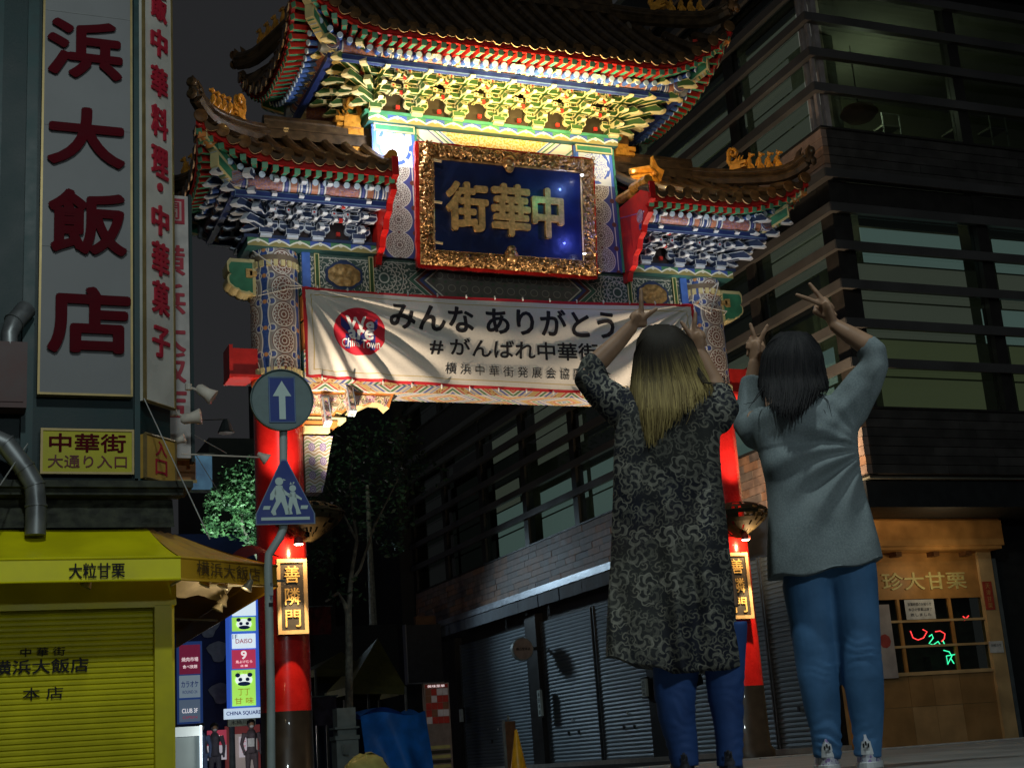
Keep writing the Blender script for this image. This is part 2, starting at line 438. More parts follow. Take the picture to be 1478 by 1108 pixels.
def _postlight(g):
    u, v = g.uv(); r = g.hyp(u/.21, (v-.33)/.24)
    vd, vc = g.vor(22); net = g.near(g.fr(g.noise(16, 2)*6), .5, .16)
    c = g.mix((r < 1.0), (.75, .78, .75), g.mix(net, (.8, .82, .76), (.25, .3, .6)))
    c = g.mix(g.near(r, 1.18, .12)*(g.noise(9, 1) > .48), c, (.06, .13, .5))
    c = g.mix(g.abs(u) > .27, c, (.08, .18, .55))
    g.fin(c, .45)
post_light = MN('post_white_blue_painting', _postlight)
def _cloud(g):
    # border of green and blue waves with white outline; u metres, v 0..~.13
    u, v = g.uv(); P = .30; a = g.fr(u/P); k = g.fr(u/(2*P)) > .5
    h = .03+g.abs(g.sin(a*PI))*.06
    w_ = g.abs(g.sin(a*PI*2))
    c = g.mix(k, (.06, .2, .09), (.05, .1, .36))
    c = g.mix(g.near(v, h, .013), c, (.75, .75, .62))
    c = g.mix(v < h-.013, c, (.28, .24, .08))
    c = g.mix(g.near(g.hyp((a-.5)*.3, v-.085), .022, .007), c, (.75, .75, .62))
    g.fin(c, .45)
cloud_pat = MN('wave_border_painting', _cloud)
def _purl(g):
    u, v = g.uv(); P = 1.1; a = g.fr(v/P)-.5; e = g.abs(a)
    n = g.noise(26, 3); n2 = g.noise(60, 2)
    pan = g.mix(g.smooth(n, .45, .6), (.3, .12, .08), (.42, .2, .18))
    pan = g.mix(n2 > .6, pan, (.1, .12, .35))
    c = g.mix(e < .22, (.03, .06, .2), pan)
    for lo, cc in ((.22, (.7, .68, .62)), (.26, (.1, .1, .3)), (.30, (.6, .6, .6)), (.42, (.5, .45, .4)), (.455, (.7, .7, .7))):
        c = g.mix((e > lo)*(e < lo+.02), c, cc)
    c = g.mix((g.hyp((e-.365)*1.1, 0.0) < .045), c, (.45, .18, .1))
    g.fin(c, .42)
purlin_pat = MN('purlin_painting', _purl)
def _carve(g):
    v1, vc = g.vor(9)
    sp = g.fr(v1*6+g.noise(4, 1)*.5)
    n = g.noise(7, 2)
    c = g.mix(sp < .3, (.42, .13, .06), (.6, .5, .32))
    c = g.mix((sp > .5)*(sp < .78), c, g.mix(n > .5, (.2, .1, .35), (.1, .22, .1)))
    c = g.mix(sp > .9, c, (.65, .6, .5))
    g.fin(c, .5)
    g.bump(sp, .5, .02)
carve_pat = MN('carved_scroll_painting', _carve)
def _wavy(g):
    u, v = g.uv(); s = g.fr((v+g.sin(u*40)*.02)/.05); b_ = g.fr((v+g.sin(u*40)*.02)/.2)
    r = g.hyp(g.fr(u/.16)-.5, g.fr(v/.2)-.5)
    c = g.mix(s < .35, (.34, .33, .3), g.mix(b_ < .5, (.07, .13, .03), (.2, .12, .04)))
    c = g.mix(r < .3, c, g.mix(g.near(g.fr(r*8), .5, .2), (.10, .05, .2), (.36, .34, .36)))
    g.fin(c, .5)
wavy_pat = MN('wave_panel_painting', _wavy)
def _low(g):
    u, v = g.uv(); e = g.fr(u/1.9)-.5; s = g.abs(e)*1.9+g.abs(v-.2)*1.2
    k = g.fr(s/.42)
    c = (.62, .56, .45)
    for lo, w_, cc in ((.0, .1, (.1, .14, .4)), (.1, .05, (.75, .72, .66)), (.2, .1, (.08, .22, .1)), (.3, .05, (.75, .72, .66)), (.4, .08, (.5, .05, .03)), (.5, .25, (.55, .38, .16)), (.8, .05, (.2, .25, .5))):
        c = g.mix((k > lo)*(k < lo+w_), c, cc)
    c = g.mix((k > .52)*(k < .74)*(g.vor(24)[0] < .35), c, (.35, .1, .05))
    g.fin(c, .45)
low_pat = MN('lower_beam_painting', _low)
def _top(g):
    u, v = g.uv(); e = g.abs(u); s = e-g.abs(v-.2)*1.2
    c = (.75, .74, .6)
    c = g.mix(s < .62, c, g.mix(g.noise(30, 3) > .5, (.62, .36, .06), (.7, .6, .35)))
    for k_, cc in ((.66, (.1, .2, .5)), (.74, (.08, .25, .12)), (.84, (.12, .14, .35)), (1.15, (.08, .25, .12)), (1.24, (.1, .14, .4))):
        c = g.mix(g.near(s, k_, .018), c, cc)
    g.fin(c, .45)
top_pat = MN('upper_panel_painting', _top)

# ================================================================== GROUND
gz = -.13
asphalt = M('asphalt', (.05, .05, .05), .75, var=.3, sc_=3, bump=.4, bs=120)
paving = M('paving_stone', (.16, .155, .145), .6, var=.3, sc_=2, bump=.3, bs=80)
m = MB(); m.quad((-60, 9.3, gz), (90, 9.3, gz), (90, 140, gz), (-60, 140, gz)); struct(m.build('road', asphalt))
m = MB(); m.box2((-60, -15, -.25), (90, 9.0, 0)); struct(m.build('pavement', paving))
pv = None
kb = bpy.data.objects['pavement']
m = MB(); m.box((0, 0, 0), (.98, .3, .26)); kme = m.mesh('kerb_stone', M('kerb_granite', (.3, .29, .27), .6, var=.25, sc_=15, bump=.3))
for i in range(22): place(kme, 'kerb_stone', kb, (-5+i*1.0, 9.16, -.125+.002))
# ================================================================== GATE
GX = 7.93
gate = thing('ceremonial_gate', 'tall painted Chinese gate with red columns, green and blue brackets and three amber tiled roofs', 'gate', (GX, 19, gz))
def gbuild(mb, name, mats, smooth=False, parent=None, **k): return mb.build(name, mats, parent or gate, smooth=smooth, **k)
for sx, cxp in ((-1, 4.45), (1, 11.41)):
    m = MB(); m.lathe([(.40, gz), (.40, gz+.12), (.345, gz+.2), (.34, .93)], (cxp, 19, 0), 40, 0)
    c0 = m.build('column_base', black_base, gate, smooth=True)
    m = MB(); m.lathe([(.338, .93), (.338, 5.42)], (cxp, 19, 0), 40, 0, caps=False)
    m.build('column', red_lac, gate, smooth=True)
    m = MB(); m.lathe([(.345, 5.42), (.345, 7.335)], (cxp, 19, 0), 48, 0, caps=False)
    m.build('painted_column_top', col_pat, gate, smooth=True)
    m = MB()
    m.lathe([(.352, 5.38), (.36, 5.4), (.36, 5.48), (.352, 5.5)], (cxp, 19, 0), 40, 0)
    for j in range(24):
        a = 2*PI*j/24; m.box((cxp+.352*math.cos(a), 19+.352*math.sin(a), 5.54), (.05, .05, .08), 1, Matrix.Rotation(a, 3, 'Z'))
    m.build('column_collar', [p_orange, p_cream], gate, smooth=True)
    m = MB()
    m.lathe([(.352, 7.16), (.358, 7.16), (.358, 7.22), (.352, 7.24)], (cxp, 19, 0), 40, 0)
    for j in range(22):
        a = 2*PI*j/22; m.box((cxp+.352*math.cos(a), 19+.352*math.sin(a), 7.11), (.04, .06, .09), 1, Matrix.Rotation(a, 3, 'Z'))
    m.build('column_collar', [M('collar_brown', (.2, .15, .1), .5), p_cream], gate, smooth=True)
    # outer stub of the red tie beam
    m = MB(); x0, x1 = (cxp+sx*.3, cxp+sx*.68)
    m.box(((x0+x1)/2, 19, 5.68), (abs(x1-x0), .34, .40)); m.box((x1, 19, 5.68), (.05, .42, .48))
    m.box(((x0+x1)/2, 19, 5.47), (abs(x1-x0)+.06, .46, .04))
    m.build('tie_beam_end', red_paint, gate)
    # scrolled green beam end
    o = []; key = ((.3, 7.2), (.66, 7.2), (.70, 7.08), (.66, 6.98), (.70, 6.88), (.64, 6.79), (.54, 6.74), (.45, 6.69), (.36, 6.70), (.3, 6.66))
    for i in range(len(key)-1):
        (a0, b0_), (a1, b1_) = key[i], key[i+1]; nx_, nz_ = -(b1_-b0_), (a1-a0)
        for t_ in (0, .2, .4, .6, .8):
            bul = (.16*math.sin(PI*t_) if i > 0 else 0); o.append((cxp+sx*(a0+(a1-a0)*t_+nx_*bul), 18.83, b0_+(b1_-b0_)*t_+nz_*bul))
    o.append((cxp+sx*.3, 18.83, 6.66))
    if sx < 0: o.reverse()
    m = MB(); m.prism(o, (0, 1, 0), .34, 0); m.build('beam_end_scroll', p_cream, gate)
    cc = sum((Vector(p) for p in o), Vector())/len(o)
    m = MB(); m.prism([cc+(Vector(p)-cc)*.82-Vector((0, .012, 0)) for p in o], (0, 1, 0), .02, 0)
    m.build('beam_end_panel', p_green, gate)
    m = MB(); m.box((cxp+sx*.4, 18.80, 6.98), (.09, .02, .13)); m.box((cxp+sx*.34, 18.80, 6.98), (.1, .02, .07)); m.build('beam_end_ornament', gold_matte, gate)
# side (depth) stays of the columns' lower blue stripe
# upper beam
m = MB(); m.grid(lambda u, v: (4.79+u*6.28, 18.78, 6.74+v*.59), 2, 1, 0, lambda u, v: (-3.14+u*6.28, v*.59))
m.box2((4.79, 18.783, 6.74), (11.07, 19.22, 7.33), 1)
m.build('upper_beam', [beam_pat, p_teal], gate)
for x, wd in ((4.86, .12), (11.0, .12)):
    m = MB(); m.box((x, 18.76, 7.035), (wd, .05, .59)); m.build('beam_band', p_blue, gate)
for x in (5.02, 5.83, 10.03, 10.84):
    m = MB(); m.fbox((x, 18.765, 7.035), (.07, .05, .585), None, 0, 1, .012); m.build('beam_band', [p_cream, p_green_dk], gate)
# gilt lobed cartouches at both ends of the beam
for x in (5.42, 10.44):
    o = []
    for i in range(40):
        a = 2*PI*i/40; rr = 1+.09*abs(math.sin(4*a)); o.append((x+math.cos(a)*.27*rr, 18.755, 7.02+math.sin(a)*.2*rr+(.03 if abs(math.cos(a)) < .3 and math.sin(a) > 0 else 0)))
    m = MB(); m.prism(list(reversed(o)), (0, 1, 0), .03); f = m.build('cartouche_frame', p_navy, gate)
    def gc(u, v, x=x):
        a = u*2*PI; rr = v*(1+.07*abs(math.sin(4*a)))
        px, pz = x+math.cos(a)*.235*rr, 7.02+math.sin(a)*.165*rr
        h = noise.noise(Vector((px*11, 3, pz*11)))*.035
        return (px, 18.745-.02*(1-v*v)-h*(1-v**4), pz)
    m = MB(); m.grid(gc, 40, 14, flip=True); m.build('gilt_cartouche', M('dull_gilt_relief', (.33, .2, .07), .5, metal=.3, var=.4, sc_=18), gate, smooth='all')
# lower beam behind the banner
m = MB(); m.grid(lambda u, v: (4.79+u*6.28, 18.76, 5.38+v*.5), 2, 1, 0, lambda u, v: (-3.14+u*6.28, v*.5))
m.grid(lambda u, v: (4.79+u*6.28, 19.24-v*.48, 5.30), 2, 1, 0, lambda u, v: (-3.14+u*6.28, v*.48), flip=True)
m.box2((4.79, 18.763, 5.303), (11.07, 19.237, 5.88), 1)
m.grid(lambda u, v: (4.79+u*6.28, 18.757, 5.30+v*.10), 2, 1, 0, lambda u, v: (-3.14+u*6.28, .2+v*.12))
m.build('lower_beam', [low_pat, p_teal], gate)
m = MB(); m.box2((4.79, 18.95, 5.88), (11.07, 19.05, 6.74)); m.build('between_beam_panel', p_green_dk, gate)
m = MB(); m.box2((4.8, 18.80, 5.9), (4.95, 18.94, 6.3)); m.box2((4.8, 18.80, 6.35), (4.95, 18.94, 6.7)); m.build('side_strip', p_orange, gate)
# carved corner brackets below the lower beam
for sx, cxp in ((-1, 4.45), (1, 11.41)):
    q = -sx
    P = [(.33, 5.30), (1.66, 5.30), (1.62, 5.2), (1.58, 5.08), (1.50, 5.16), (1.35, 5.17), (1.2, 5.1), (1.12, 5.11), (1.04, 5.04), (.96, 5.05), (.88, 4.98), (.8, 5.0), (.74, 4.92), (.33, 4.92)]
    o = [(cxp+q*a, 18.85, b) for a, b in P]
    if q > 0: o.reverse()
    m = MB(); m.prism(o, (0, 1, 0), .3, 0, 1); br = m.build('carved_bracket', [p_orange, p_cream], gate)
    cc = Vector((cxp+q*.85, 18.85, 5.14)); o2 = [cc+Vector(((Vector(p)-cc).x*.93, -.012, (Vector(p)-cc).z*.72)) for p in o]
    m = MB(); m.prism(o2, (0, 1, 0), .02); m.build('carved_panel', carve_pat, br)
    for xx, zz in ((.62, 4.86), (.98, 5.02)):
        m = MB(); m.fbox((cxp+q*xx, 18.74, zz+.12), (.10, .14, .42), Matrix.Rotation(q*.0, 3, 'Y') @ Matrix.Rotation(-.35, 3, 'X'), 0, 1, .018)
        m.lathe([(.0, -.02), (.05, -.01), (.055, .03)], (cxp+q*xx, 18.66, zz-.06), 10)
        m.build('hanging_post', [p_white, carve_pat], gate)
    m = MB(); m.box((cxp+q*.55, 18.98, 4.83), (.5, .34, .07), 0); m.box((cxp+q*.5, 18.98, 4.74), (.36, .38, .09), 1); m.box((cxp+q*.62, 18.98, 4.9), (.62, .3, .05), 1)
    m.build('bracket_foot', [p_orange, p_cream], gate)
    P = [(.33, 4.66), (.74, 4.66), (.70, 4.5), (.66, 4.3), (.61, 4.05), (.56, 3.86), (.33, 3.86)]
    o = [(cxp+q*a, 18.86, b) for a, b in P]
    if q > 0: o.reverse()
    m = MB(); m.prism(o, (0, 1, 0), .28, 0)
    for i, f in enumerate(m.f): m.uv[i] = [(m.v[j][0], m.v[j][2]) for j in f]
    m.build('wave_board', wavy_pat, gate)
# middle bay: posts, lintel panels, wave border
for cxp in (6.27, 9.59):
    m = MB()
    m.grid(lambda u, v: (cxp-.32+u*.64, 18.70, 7.33+v*1.45), 1, 1, 0, lambda u, v: (-.32+u*.64, v*1.45))
    m.grid(lambda u, v: (cxp-.32+u*.64, 18.70, 8.78+v*.66), 1, 1, 1, lambda u, v: (-.32+u*.64, v*.66))
    m.box2((cxp-.32, 18.703, 7.33), (cxp+.32, 19.3, 9.44), 2)
    m.build('upper_post', [post_pat, post_light, p_navy], gate)
    m = MB(); m.fbox((cxp, 18.69, 9.38), (.64, .05, .12), None, 0, 1, .02); m.build('post_cap_band', [p_cream, p_green], gate)
    for s_ in (-1, 1):
        m = MB(); m.box((cxp+s_*.335, 18.70, 8.38), (.035, .04, 2.08)); m.build('post_edge', p_blue if s_ < 0 else p_green, gate)
m = MB(); m.grid(lambda u, v: (6.63+u*2.6, 18.73, 9.02+v*.42), 1, 1, 0, lambda u, v: (-1.3+u*2.6, v*.42)); m.box2((6.6, 18.733, 7.33), (9.26, 19.25, 9.44), 1)
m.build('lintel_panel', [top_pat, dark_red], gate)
m = MB(); m.box2((6.62, 18.66, 7.4), (6.70, 18.72, 8.98)); m.build('plaque_side_board', red_paint, gate)
m = MB(); m.grid(lambda u, v: (5.86+u*4.14, 18.62, 9.45+v*.12), 1, 1, 0, lambda u, v: (u*4.14, v*.12)); m.box2((5.86, 18.623, 9.45), (10.0, 19.38, 9.57), 1)
m.build('wave_border', [cloud_pat, p_teal], gate)
for xa, xb in ((4.0, 5.9), (9.96, 11.86)):
    m = MB(); m.grid(lambda u, v: (xa+u*(xb-xa), 18.62, 7.335+v*.12), 1, 1, 0, lambda u, v: (u*(xb-xa), v*.12)); m.box2((xa, 18.623, 7.335), (xb, 19.38, 7.455), 1)
    m.build('wave_border', [M('dim_wave_base', (.05, .1, .1), .5) if 0 else cloud_pat, p_teal], gate)
# ------------------------------------------------------------------ bracket sets
def arm_mb(L, h, t, m0, m1):
    """cross arm with lifted ends, along X, centred, facing -Y"""
    P = [(-L/2, h), (-L/2, h*.45), (-L/2+h*.35, h*.12), (-L/2+h*.9, 0), (L/2-h*.9, 0), (L/2-h*.35, h*.12), (L/2, h*.45), (L/2, h)]
    m = MB(); m.prism([(x, -t/2, z) for x, z in P], (0, 1, 0), t, m0)
    Q = [(x*(1-.03/L), h*.5+(z-h*.5)*.78) for x, z in P]
    m.add([(x, -t/2-.002, z) for x, z in Q], [tuple(range(8))], m1)
    m.quad((-L/2+h, -t/2+.016, -.002), (-L/2+h, t/2-.016, -.002), (L/2-h, t/2-.016, -.002), (L/2-h, -t/2+.016, -.002), m1)
    return m
def nose_mb(L, h, t, m0, m1, m2, beak=True):
    """projecting arm from y=0 (wall) to y=-L with a beak"""
    P = [(0, h), (0, 0), (-L+.16, 0), (-L-.02, -.05), (-L-.07, -.03), (-L+.05, h*.9)] if beak else [(0, h), (0, 0), (-L+.05, 0), (-L, h*.4), (-L, h)]
    m = MB(); m.prism([(-t/2, y, z) for y, z in reversed(P)], (1, 0, 0), t, m0)
    cy = -L+.05; cz = h*.45
    for sx in (-1, 1):
        Q = [((y-cy)*.88+cy, (z-cz)*.76+cz) for y, z in P]
        f = [(sx*(t/2+.002), y, z) for y, z in Q]
        if sx > 0: f.reverse()
        m.add(f, [tuple(range(len(f)))], m1)
    m.quad((-t/2+.014, -L+.14, -.002), (t/2-.014, -L+.14, -.002), (t/2-.014, 0, -.002), (-t/2+.014, 0, -.002), m1)
    return m
def block_mb(m, c, s, m0, m1):
    x, y, z = c
    m.fbox((x, y, z+s*.42), (s, s, s*.42), None, m0, m1, .006)
    m.box((x, y, z+s*.1), (s*.8, s*.8, s*.22), m0)
def bracket_style(key, rim, fill, dot, W, tiers, h, step, aw):
    mats = [rim, fill, dot, p_red]
    d = {}
    arms = []
    for k in range(tiers):
        L = aw*(.62, .84, 1.0, 1.03)[k]
        arms.append(arm_mb(L, h*.62, .075, 0, 1).mesh('bracket_arm', mats))
    noses = [nose_mb(step*(k+1)+.12, h*.6, .07, 0, 1, 2, True).mesh('beak_arm', mats) for k in range(tiers)]
    diag = [nose_mb((step*(k+1))*1.42+.26, h*.8, .10, 0, 1, 2, True).mesh('corner_beak', mats) for k in range(tiers)]
    # blocks of the set in one mesh
    m = MB(); block_mb(m, (0, 0, -.10), .2, 0, 1); base_ = m.mesh('bracket_set', mats)
    m = MB()
    for k in range(tiers):
        z = h*k
        L = aw*(.62, .84, 1.0, 1.03)[k]
        for yy in ([-step*k] if k == 0 else [-step*k, -step*(k-1)]):
            for xx in (-L/2+.055, 0, L/2-.055): block_mb(m, (xx, yy, z+h*.62), .095, 0, 1)
        m.box((0, -step*k-.15, z+h*.40), (.075, .05, .075), 0); m.box((0, -step*k-.178, z+h*.40), (.034, .01, .034), 3)
        for xx in (-aw*.5+.02, ): m.box((xx, -step*k+.02, z+h*.25), (.055, .04, .055), 3)
    bm_ = base_; small = m.mesh('bearing_blocks', mats)
    return dict(small=small, fill=filler_mesh(tiers, h, step, mats), arms=arms, noses=noses, diag=diag, blocks=bm_, h=h, step=step, tiers=tiers)
def filler_mesh(tiers, h, step, mats):
    m = MB()
    for k in range(1, tiers):
        z = h*k; Y = -step*k+.035
        m2 = arm_mb(.30, h*.55, .06, 0, 1); m.add([(x, y+Y, zz+z+.02) for x, y, zz in m2.v], m2.f, m2.mi)
        for xx in (-.10, .10):
            m2 = nose_mb(.22, h*.5, .05, 0, 1, 2, True); m.add([(x+xx, y+Y+.06, zz+z+.0) for x, y, zz in m2.v], m2.f, m2.mi)
            m.box((xx, Y-.10, z+h*.62), (.062, .04, .062), 0); m.box((xx, Y-.122, z+h*.62), (.028, .008, .028), 3)
        block_mb(m, (0, Y, z+h*.62), .09, 0, 1)
    return m.mesh('bracket_filler', mats)
def bracket_set(st, loc, rot, corner=0):
    R = Matrix.Rotation(rot, 3, 'Z')
    b = place(st['blocks'], 'bracket_set', gate, loc, R)
    o_ = bpy.data.objects.new('bearing_blocks', st['small']); COL.objects.link(o_); o_.parent = b; o_['kind'] = 'stuff'
    for k in range(st['tiers']):
        z = st['h']*k
        def sub(me, nm, p, r=0):
            o = bpy.data.objects.new(nm, me); COL.objects.link(o); o.parent = b; o.location = p; o.rotation_euler = (0, 0, r); return o
        sub(st['arms'][k], 'bracket_arm', (0, -st['step']*k, z+.02))
        if k: sub(st['arms'][max(0, k-1)], 'bracket_arm', (0, -st['step']*(k-1), z+.02))
        if not corner: sub(st['noses'][k], 'beak_arm', (0, 0, z+.02))
    return b
def corner_set(st, loc, sx):
    """corner cluster: beaks to the front, diagonally and to the side"""
    b = place(st['blocks'], 'corner_bracket_set', gate, loc)
    o_ = bpy.data.objects.new('bearing_blocks', st['small']); COL.objects.link(o_); o_.parent = b; o_['kind'] = 'stuff'
    def sub(me, nm, p, r=0):
        o = bpy.data.objects.new(nm, me); COL.objects.link(o); o.parent = b; o.location = p; o.rotation_euler = (0, 0, r); return o
    for k in range(st['tiers']):
        z = st['h']*k+.02
        sub(st['noses'][k], 'beak_arm', (0, 0, z)); sub(st['noses'][k], 'beak_arm', (0, 0, z), sx*PI/2)
        sub(st['diag'][k], 'corner_beak', (0, 0, z), sx*PI/4)
        sub(st['arms'][k], 'bracket_arm', (0, -st['step']*k, z)); sub(st['arms'][k], 'bracket_arm', (sx*st['step']*k, 0, z), PI/2)
        if k > 0:
            for f in (-1, 1):
                sub(st['diag'][k-1], 'corner_beak', (0, 0, z), sx*PI/4+f*.33)
    return b
main_st = bracket_style('main', p_cream, p_green_dk, p_red, .66, 4, .150, .20, .60)
side_st = bracket_style('side', p_white, p_navy, p_red, .66, 4, .150, .165, .60)
for i in range(1, 6): bracket_set(main_st, (5.95+.66*i, 18.62, 9.68), 0)
for i in range(6): place(main_st['fill'], 'bracket_filler', gate, (5.95+.66*i+.33, 18.62, 9.68), kind='stuff')
for sx in (-1, 1):
    for dx in (2.63, 3.12, 3.49): place(side_st['fill'], 'bracket_filler', gate, (GX+sx*dx, 18.62, 7.56), kind='stuff')
for sx, x in ((-1, 5.95), (1, 9.91)):
    corner_set(main_st, (x, 18.62, 9.68), sx)
    for y in (19.0, 19.38): bracket_set(main_st, (x, y, 9.68), sx*PI/2)
for sx in (-1, 1):
    xo = 3.68
    for dx in (2.33, 2.93, 3.3): bracket_set(side_st, (GX+sx*dx, 18.62, 7.56), 0)
    corner_set(side_st, (GX+sx*3.68, 18.62, 7.56), sx)
    for y in (19.0, 19.38): bracket_set(side_st, (GX+sx*3.68, y, 7.56), sx*PI/2)
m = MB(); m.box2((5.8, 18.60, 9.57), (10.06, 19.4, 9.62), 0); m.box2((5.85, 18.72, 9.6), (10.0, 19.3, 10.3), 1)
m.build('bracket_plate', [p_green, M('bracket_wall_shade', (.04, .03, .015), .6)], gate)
for a, b in ((3.95, 5.9), (9.96, 11.91)):
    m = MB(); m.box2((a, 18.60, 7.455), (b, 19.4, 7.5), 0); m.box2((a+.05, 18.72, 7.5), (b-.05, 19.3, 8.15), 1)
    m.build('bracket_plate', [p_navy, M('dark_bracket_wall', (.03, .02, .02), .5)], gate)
# ------------------------------------------------------------------ roofs
def roof(x0, x1, yf, yr, z0, lift, tipL, tipR, rx0, rx1, zr, inset, py, pz, name, purl_in, rail, pf, cx_set):
    """x0,x1 eave extent, yf/yr eave lines; py/pz purlin line at the front; inset = purlin distance from the tips"""
    xm = (x0+x1)/2
    Wd = x1-x0; rb_ = .24 if name == 'side_roof' else .30
    run = 1.5                       # length over which an eave lifts to its tip
    def lft(x):
        d = 9
        if tipL: d = min(d, x-x0)
        if tipR: d = min(d, x1-x)
        return max(0, 1-d/run)**2.2
    def lsd(y):
        d = min(y-yf, yr-y); return max(0, 1-d/run)**2.2
    def zf(x): return z0+lift*lft(x)
    def zs(y): return z0+lift*lsd(y)
    def yF(x): return yf+.16*(1-lft(x))
    def xS(y, sd): return (x0+.14*(1-lsd(y))) if sd < 0 else (x1-.14*(1-lsd(y)))
    ym = (yf+yr)/2
    def surfF(x, s, back=False):
        y_ = yF(x); y = y_+(ym-y_)*s
        if back: y = 2*ym-y
        ze = zf(x)+.12; zt = zr
        return Vector((x, y, ze*(1-s)+zt*s-.22*s*(1-s)))
    def tmax(x):
        t = 1.0
        if tipL and x < rx0: t = min(t, (x-x0)/(rx0-x0))
        if tipR and x > rx1: t = min(t, (x1-x)/(x1-rx1))
        return max(0, t)
    rt = MB()
    for back in (False, True):
        rt.grid(lambda u, v: surfF(x0+Wd*u, v*tmax(x0+Wd*u), back), 40, 8, 0, flip=back)
    def surfS(y, s, sd):
        xe = xS(y, sd); xr = rx0 if sd < 0 else rx1
        x = xe+(xr-xe)*s; ze = zs(y)+.12
        return Vector((x, y, ze*(1-s)+zr*s-.22*s*(1-s)))
    def tms(y): return max(0, min(1, 1-abs(y-ym)/(ym-yf)))
    sides = ([-1] if tipL else [])+([1] if tipR else [])
    for sd in sides: rt.grid(lambda u, v: surfS(yf+(yr-yf)*u, v*(1-abs(2*u-1)), sd), 20, 6, 0, flip=sd > 0)
    root = rt.build(name, tile_dark, gate, origin=(xm, ym, z0), smooth=False)
    # underside boarding
    ub = MB()
    def und(x, s): p = surfF(x, s); return (p.x, p.y, p.z-.14)
    ub.grid(lambda u, v: und(x0+.05+(Wd-.1)*u, v*tmax(x0+Wd*u)*.9), 30, 4, 0, flip=True)
    for sd in sides: ub.grid(lambda u, v: surfS(yf+(yr-yf)*u, v*(1-abs(2*u-1))*.9, sd)-Vector((0, 0, .14)), 20, 4, 0, flip=sd < 0)
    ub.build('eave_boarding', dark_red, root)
    # cover tile rows with round end caps + drip tiles between
    cap = MB(); cap.lathe([(.0, .0), (.055, -.004), (.07, .0), (.092, .0), (.096, .012), (.085, .03)], (0, 0, 0), 14, 0, Matrix(((1, 0, 0), (0, 0, 1), (0, -1, 0))).transposed() if 0 else Matrix(((1, 0, 0), (0, 0, 1), (0, 1, 0))), caps=False)
    capm = cap.mesh('tile_end_cap', [tile_glaze], True)
    dr = MB(); n_ = 10
    def dripz(t): return -.085*math.sin(PI*t)**.8-.02
    vs = []; 
    for i in range(n_+1):
        t = i/n_; x = (t-.5)*.2; arc = -.03*math.sin(PI*t)
        vs += [(x, 0, arc+.02), (x, 0, dripz(t)), (x, .02, dripz(t)), (x, .3, arc+.10)]
    fs = []; mi = []
    for i in range(n_):
        a = 4*i
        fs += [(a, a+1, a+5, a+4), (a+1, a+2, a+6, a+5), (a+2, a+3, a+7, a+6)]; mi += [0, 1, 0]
    dr.add(vs, fs, mi); drm = dr.mesh('drip_tile', [tile_dark, lit_tile_rim], True)
    sp = .29
    def rowmesh(f, tm):
        q = MB(); pts = [f(tm*i/6)+Vector((0, 0, .045)) for i in range(7)]
        q.tube(pts, .075, 8); return q
    n = int(Wd/sp)
    for i in range(n+1):
        x = x0+.06+(Wd-.12)*i/n; tm = tmax(x)
        if tm < .06: tm = .06
        e = surfF(x, 0)
        row = rowmesh(lambda s: surfF(x, s), tm).build('tile_row', tile_dark, root, smooth=True)
        place(capm, 'tile_end_cap', root, e+Vector((0, -.03, .02)))
        if i < n:
            x2 = x+(Wd-.12)/n/2; e2 = surfF(x2, 0); sl = math.atan2(zf(x2+.05)-zf(x2-.05), .1)
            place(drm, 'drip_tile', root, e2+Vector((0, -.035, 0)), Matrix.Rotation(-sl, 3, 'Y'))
    for sd in sides:
        D = yr-yf; n = int(D/sp)
        for i in range(1, n+1):
            y = yf+.06+(D-.12)*i/n; tm = max(.06, tms(y))
            e = surfS(y, 0, sd)
            rowmesh(lambda s: surfS(y, s, sd), tm).build('tile_row', tile_dark, root, smooth=True)
            place(capm, 'tile_end_cap', root, e+Vector((sd*.03, 0, .02)), Matrix.Rotation(sd*PI/2, 3, 'Z'))
            y2 = y-(D-.12)/n/2; e2 = surfS(y2, 0, sd)
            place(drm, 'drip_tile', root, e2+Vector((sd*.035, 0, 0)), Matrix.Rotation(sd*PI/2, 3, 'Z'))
    # red fascia under the tiles
    fb = MB()
    fb.grid(lambda u, v: (x0+Wd*u, yF(x0+Wd*u)+.03, zf(x0+Wd*u)+.11-.13*v), 30, 1, 0, flip=True)
    fb.grid(lambda u, v: (x0+Wd*u, yF(x0+Wd*u)+.03+.05*v, zf(x0+Wd*u)-.02), 30, 1, 0, flip=True)
    for sd in sides:
        fb.grid(lambda u, v: (xS(yf+(yr-yf)*u, sd)-sd*.03, yf+(yr-yf)*u, zs(yf+(yr-yf)*u)+.11-.13*v), 20, 1, 0)
        fb.grid(lambda u, v: (xS(yf+(yr-yf)*u, sd)-sd*(.03+.05*v), yf+(yr-yf)*u, zs(yf+(yr-yf)*u)-.02), 20, 1, 0)
    fb.build('fascia_board', red_paint, root)
    # rafters
    fly = MB(); fly.box((0, .30, 0), (.075, .60, .075), 1); fly.box((0, -.004, 0), (.079, .012, .079), 0); fly.box((0, .13, -.0385), (.06, .22, .004), 2)
    flym = fly.mesh('flying_rafter', [M('rafter_end_green', (.1, .3, .16), .4), p_red, M('rafter_green', (.05, .3, .17), .4)])
    rnd = MB(); rnd.tube([(0, 0, 0), (0, .25, 0), (0, .9, .02)], .042, 8, 0); rnd.lathe([(0, 0), (.044, .0), (.046, .02)], (0, -.005, 0), 10, 1, Matrix(((1, 0, 0), (0, 0, 1), (0, 1, 0))), caps=False)
    rndm = rnd.mesh('round_rafter', [p_blue, M('rafter_bead', (.5, .6, .72), .35)], True)
    q = .15
    n = int(Wd/q)
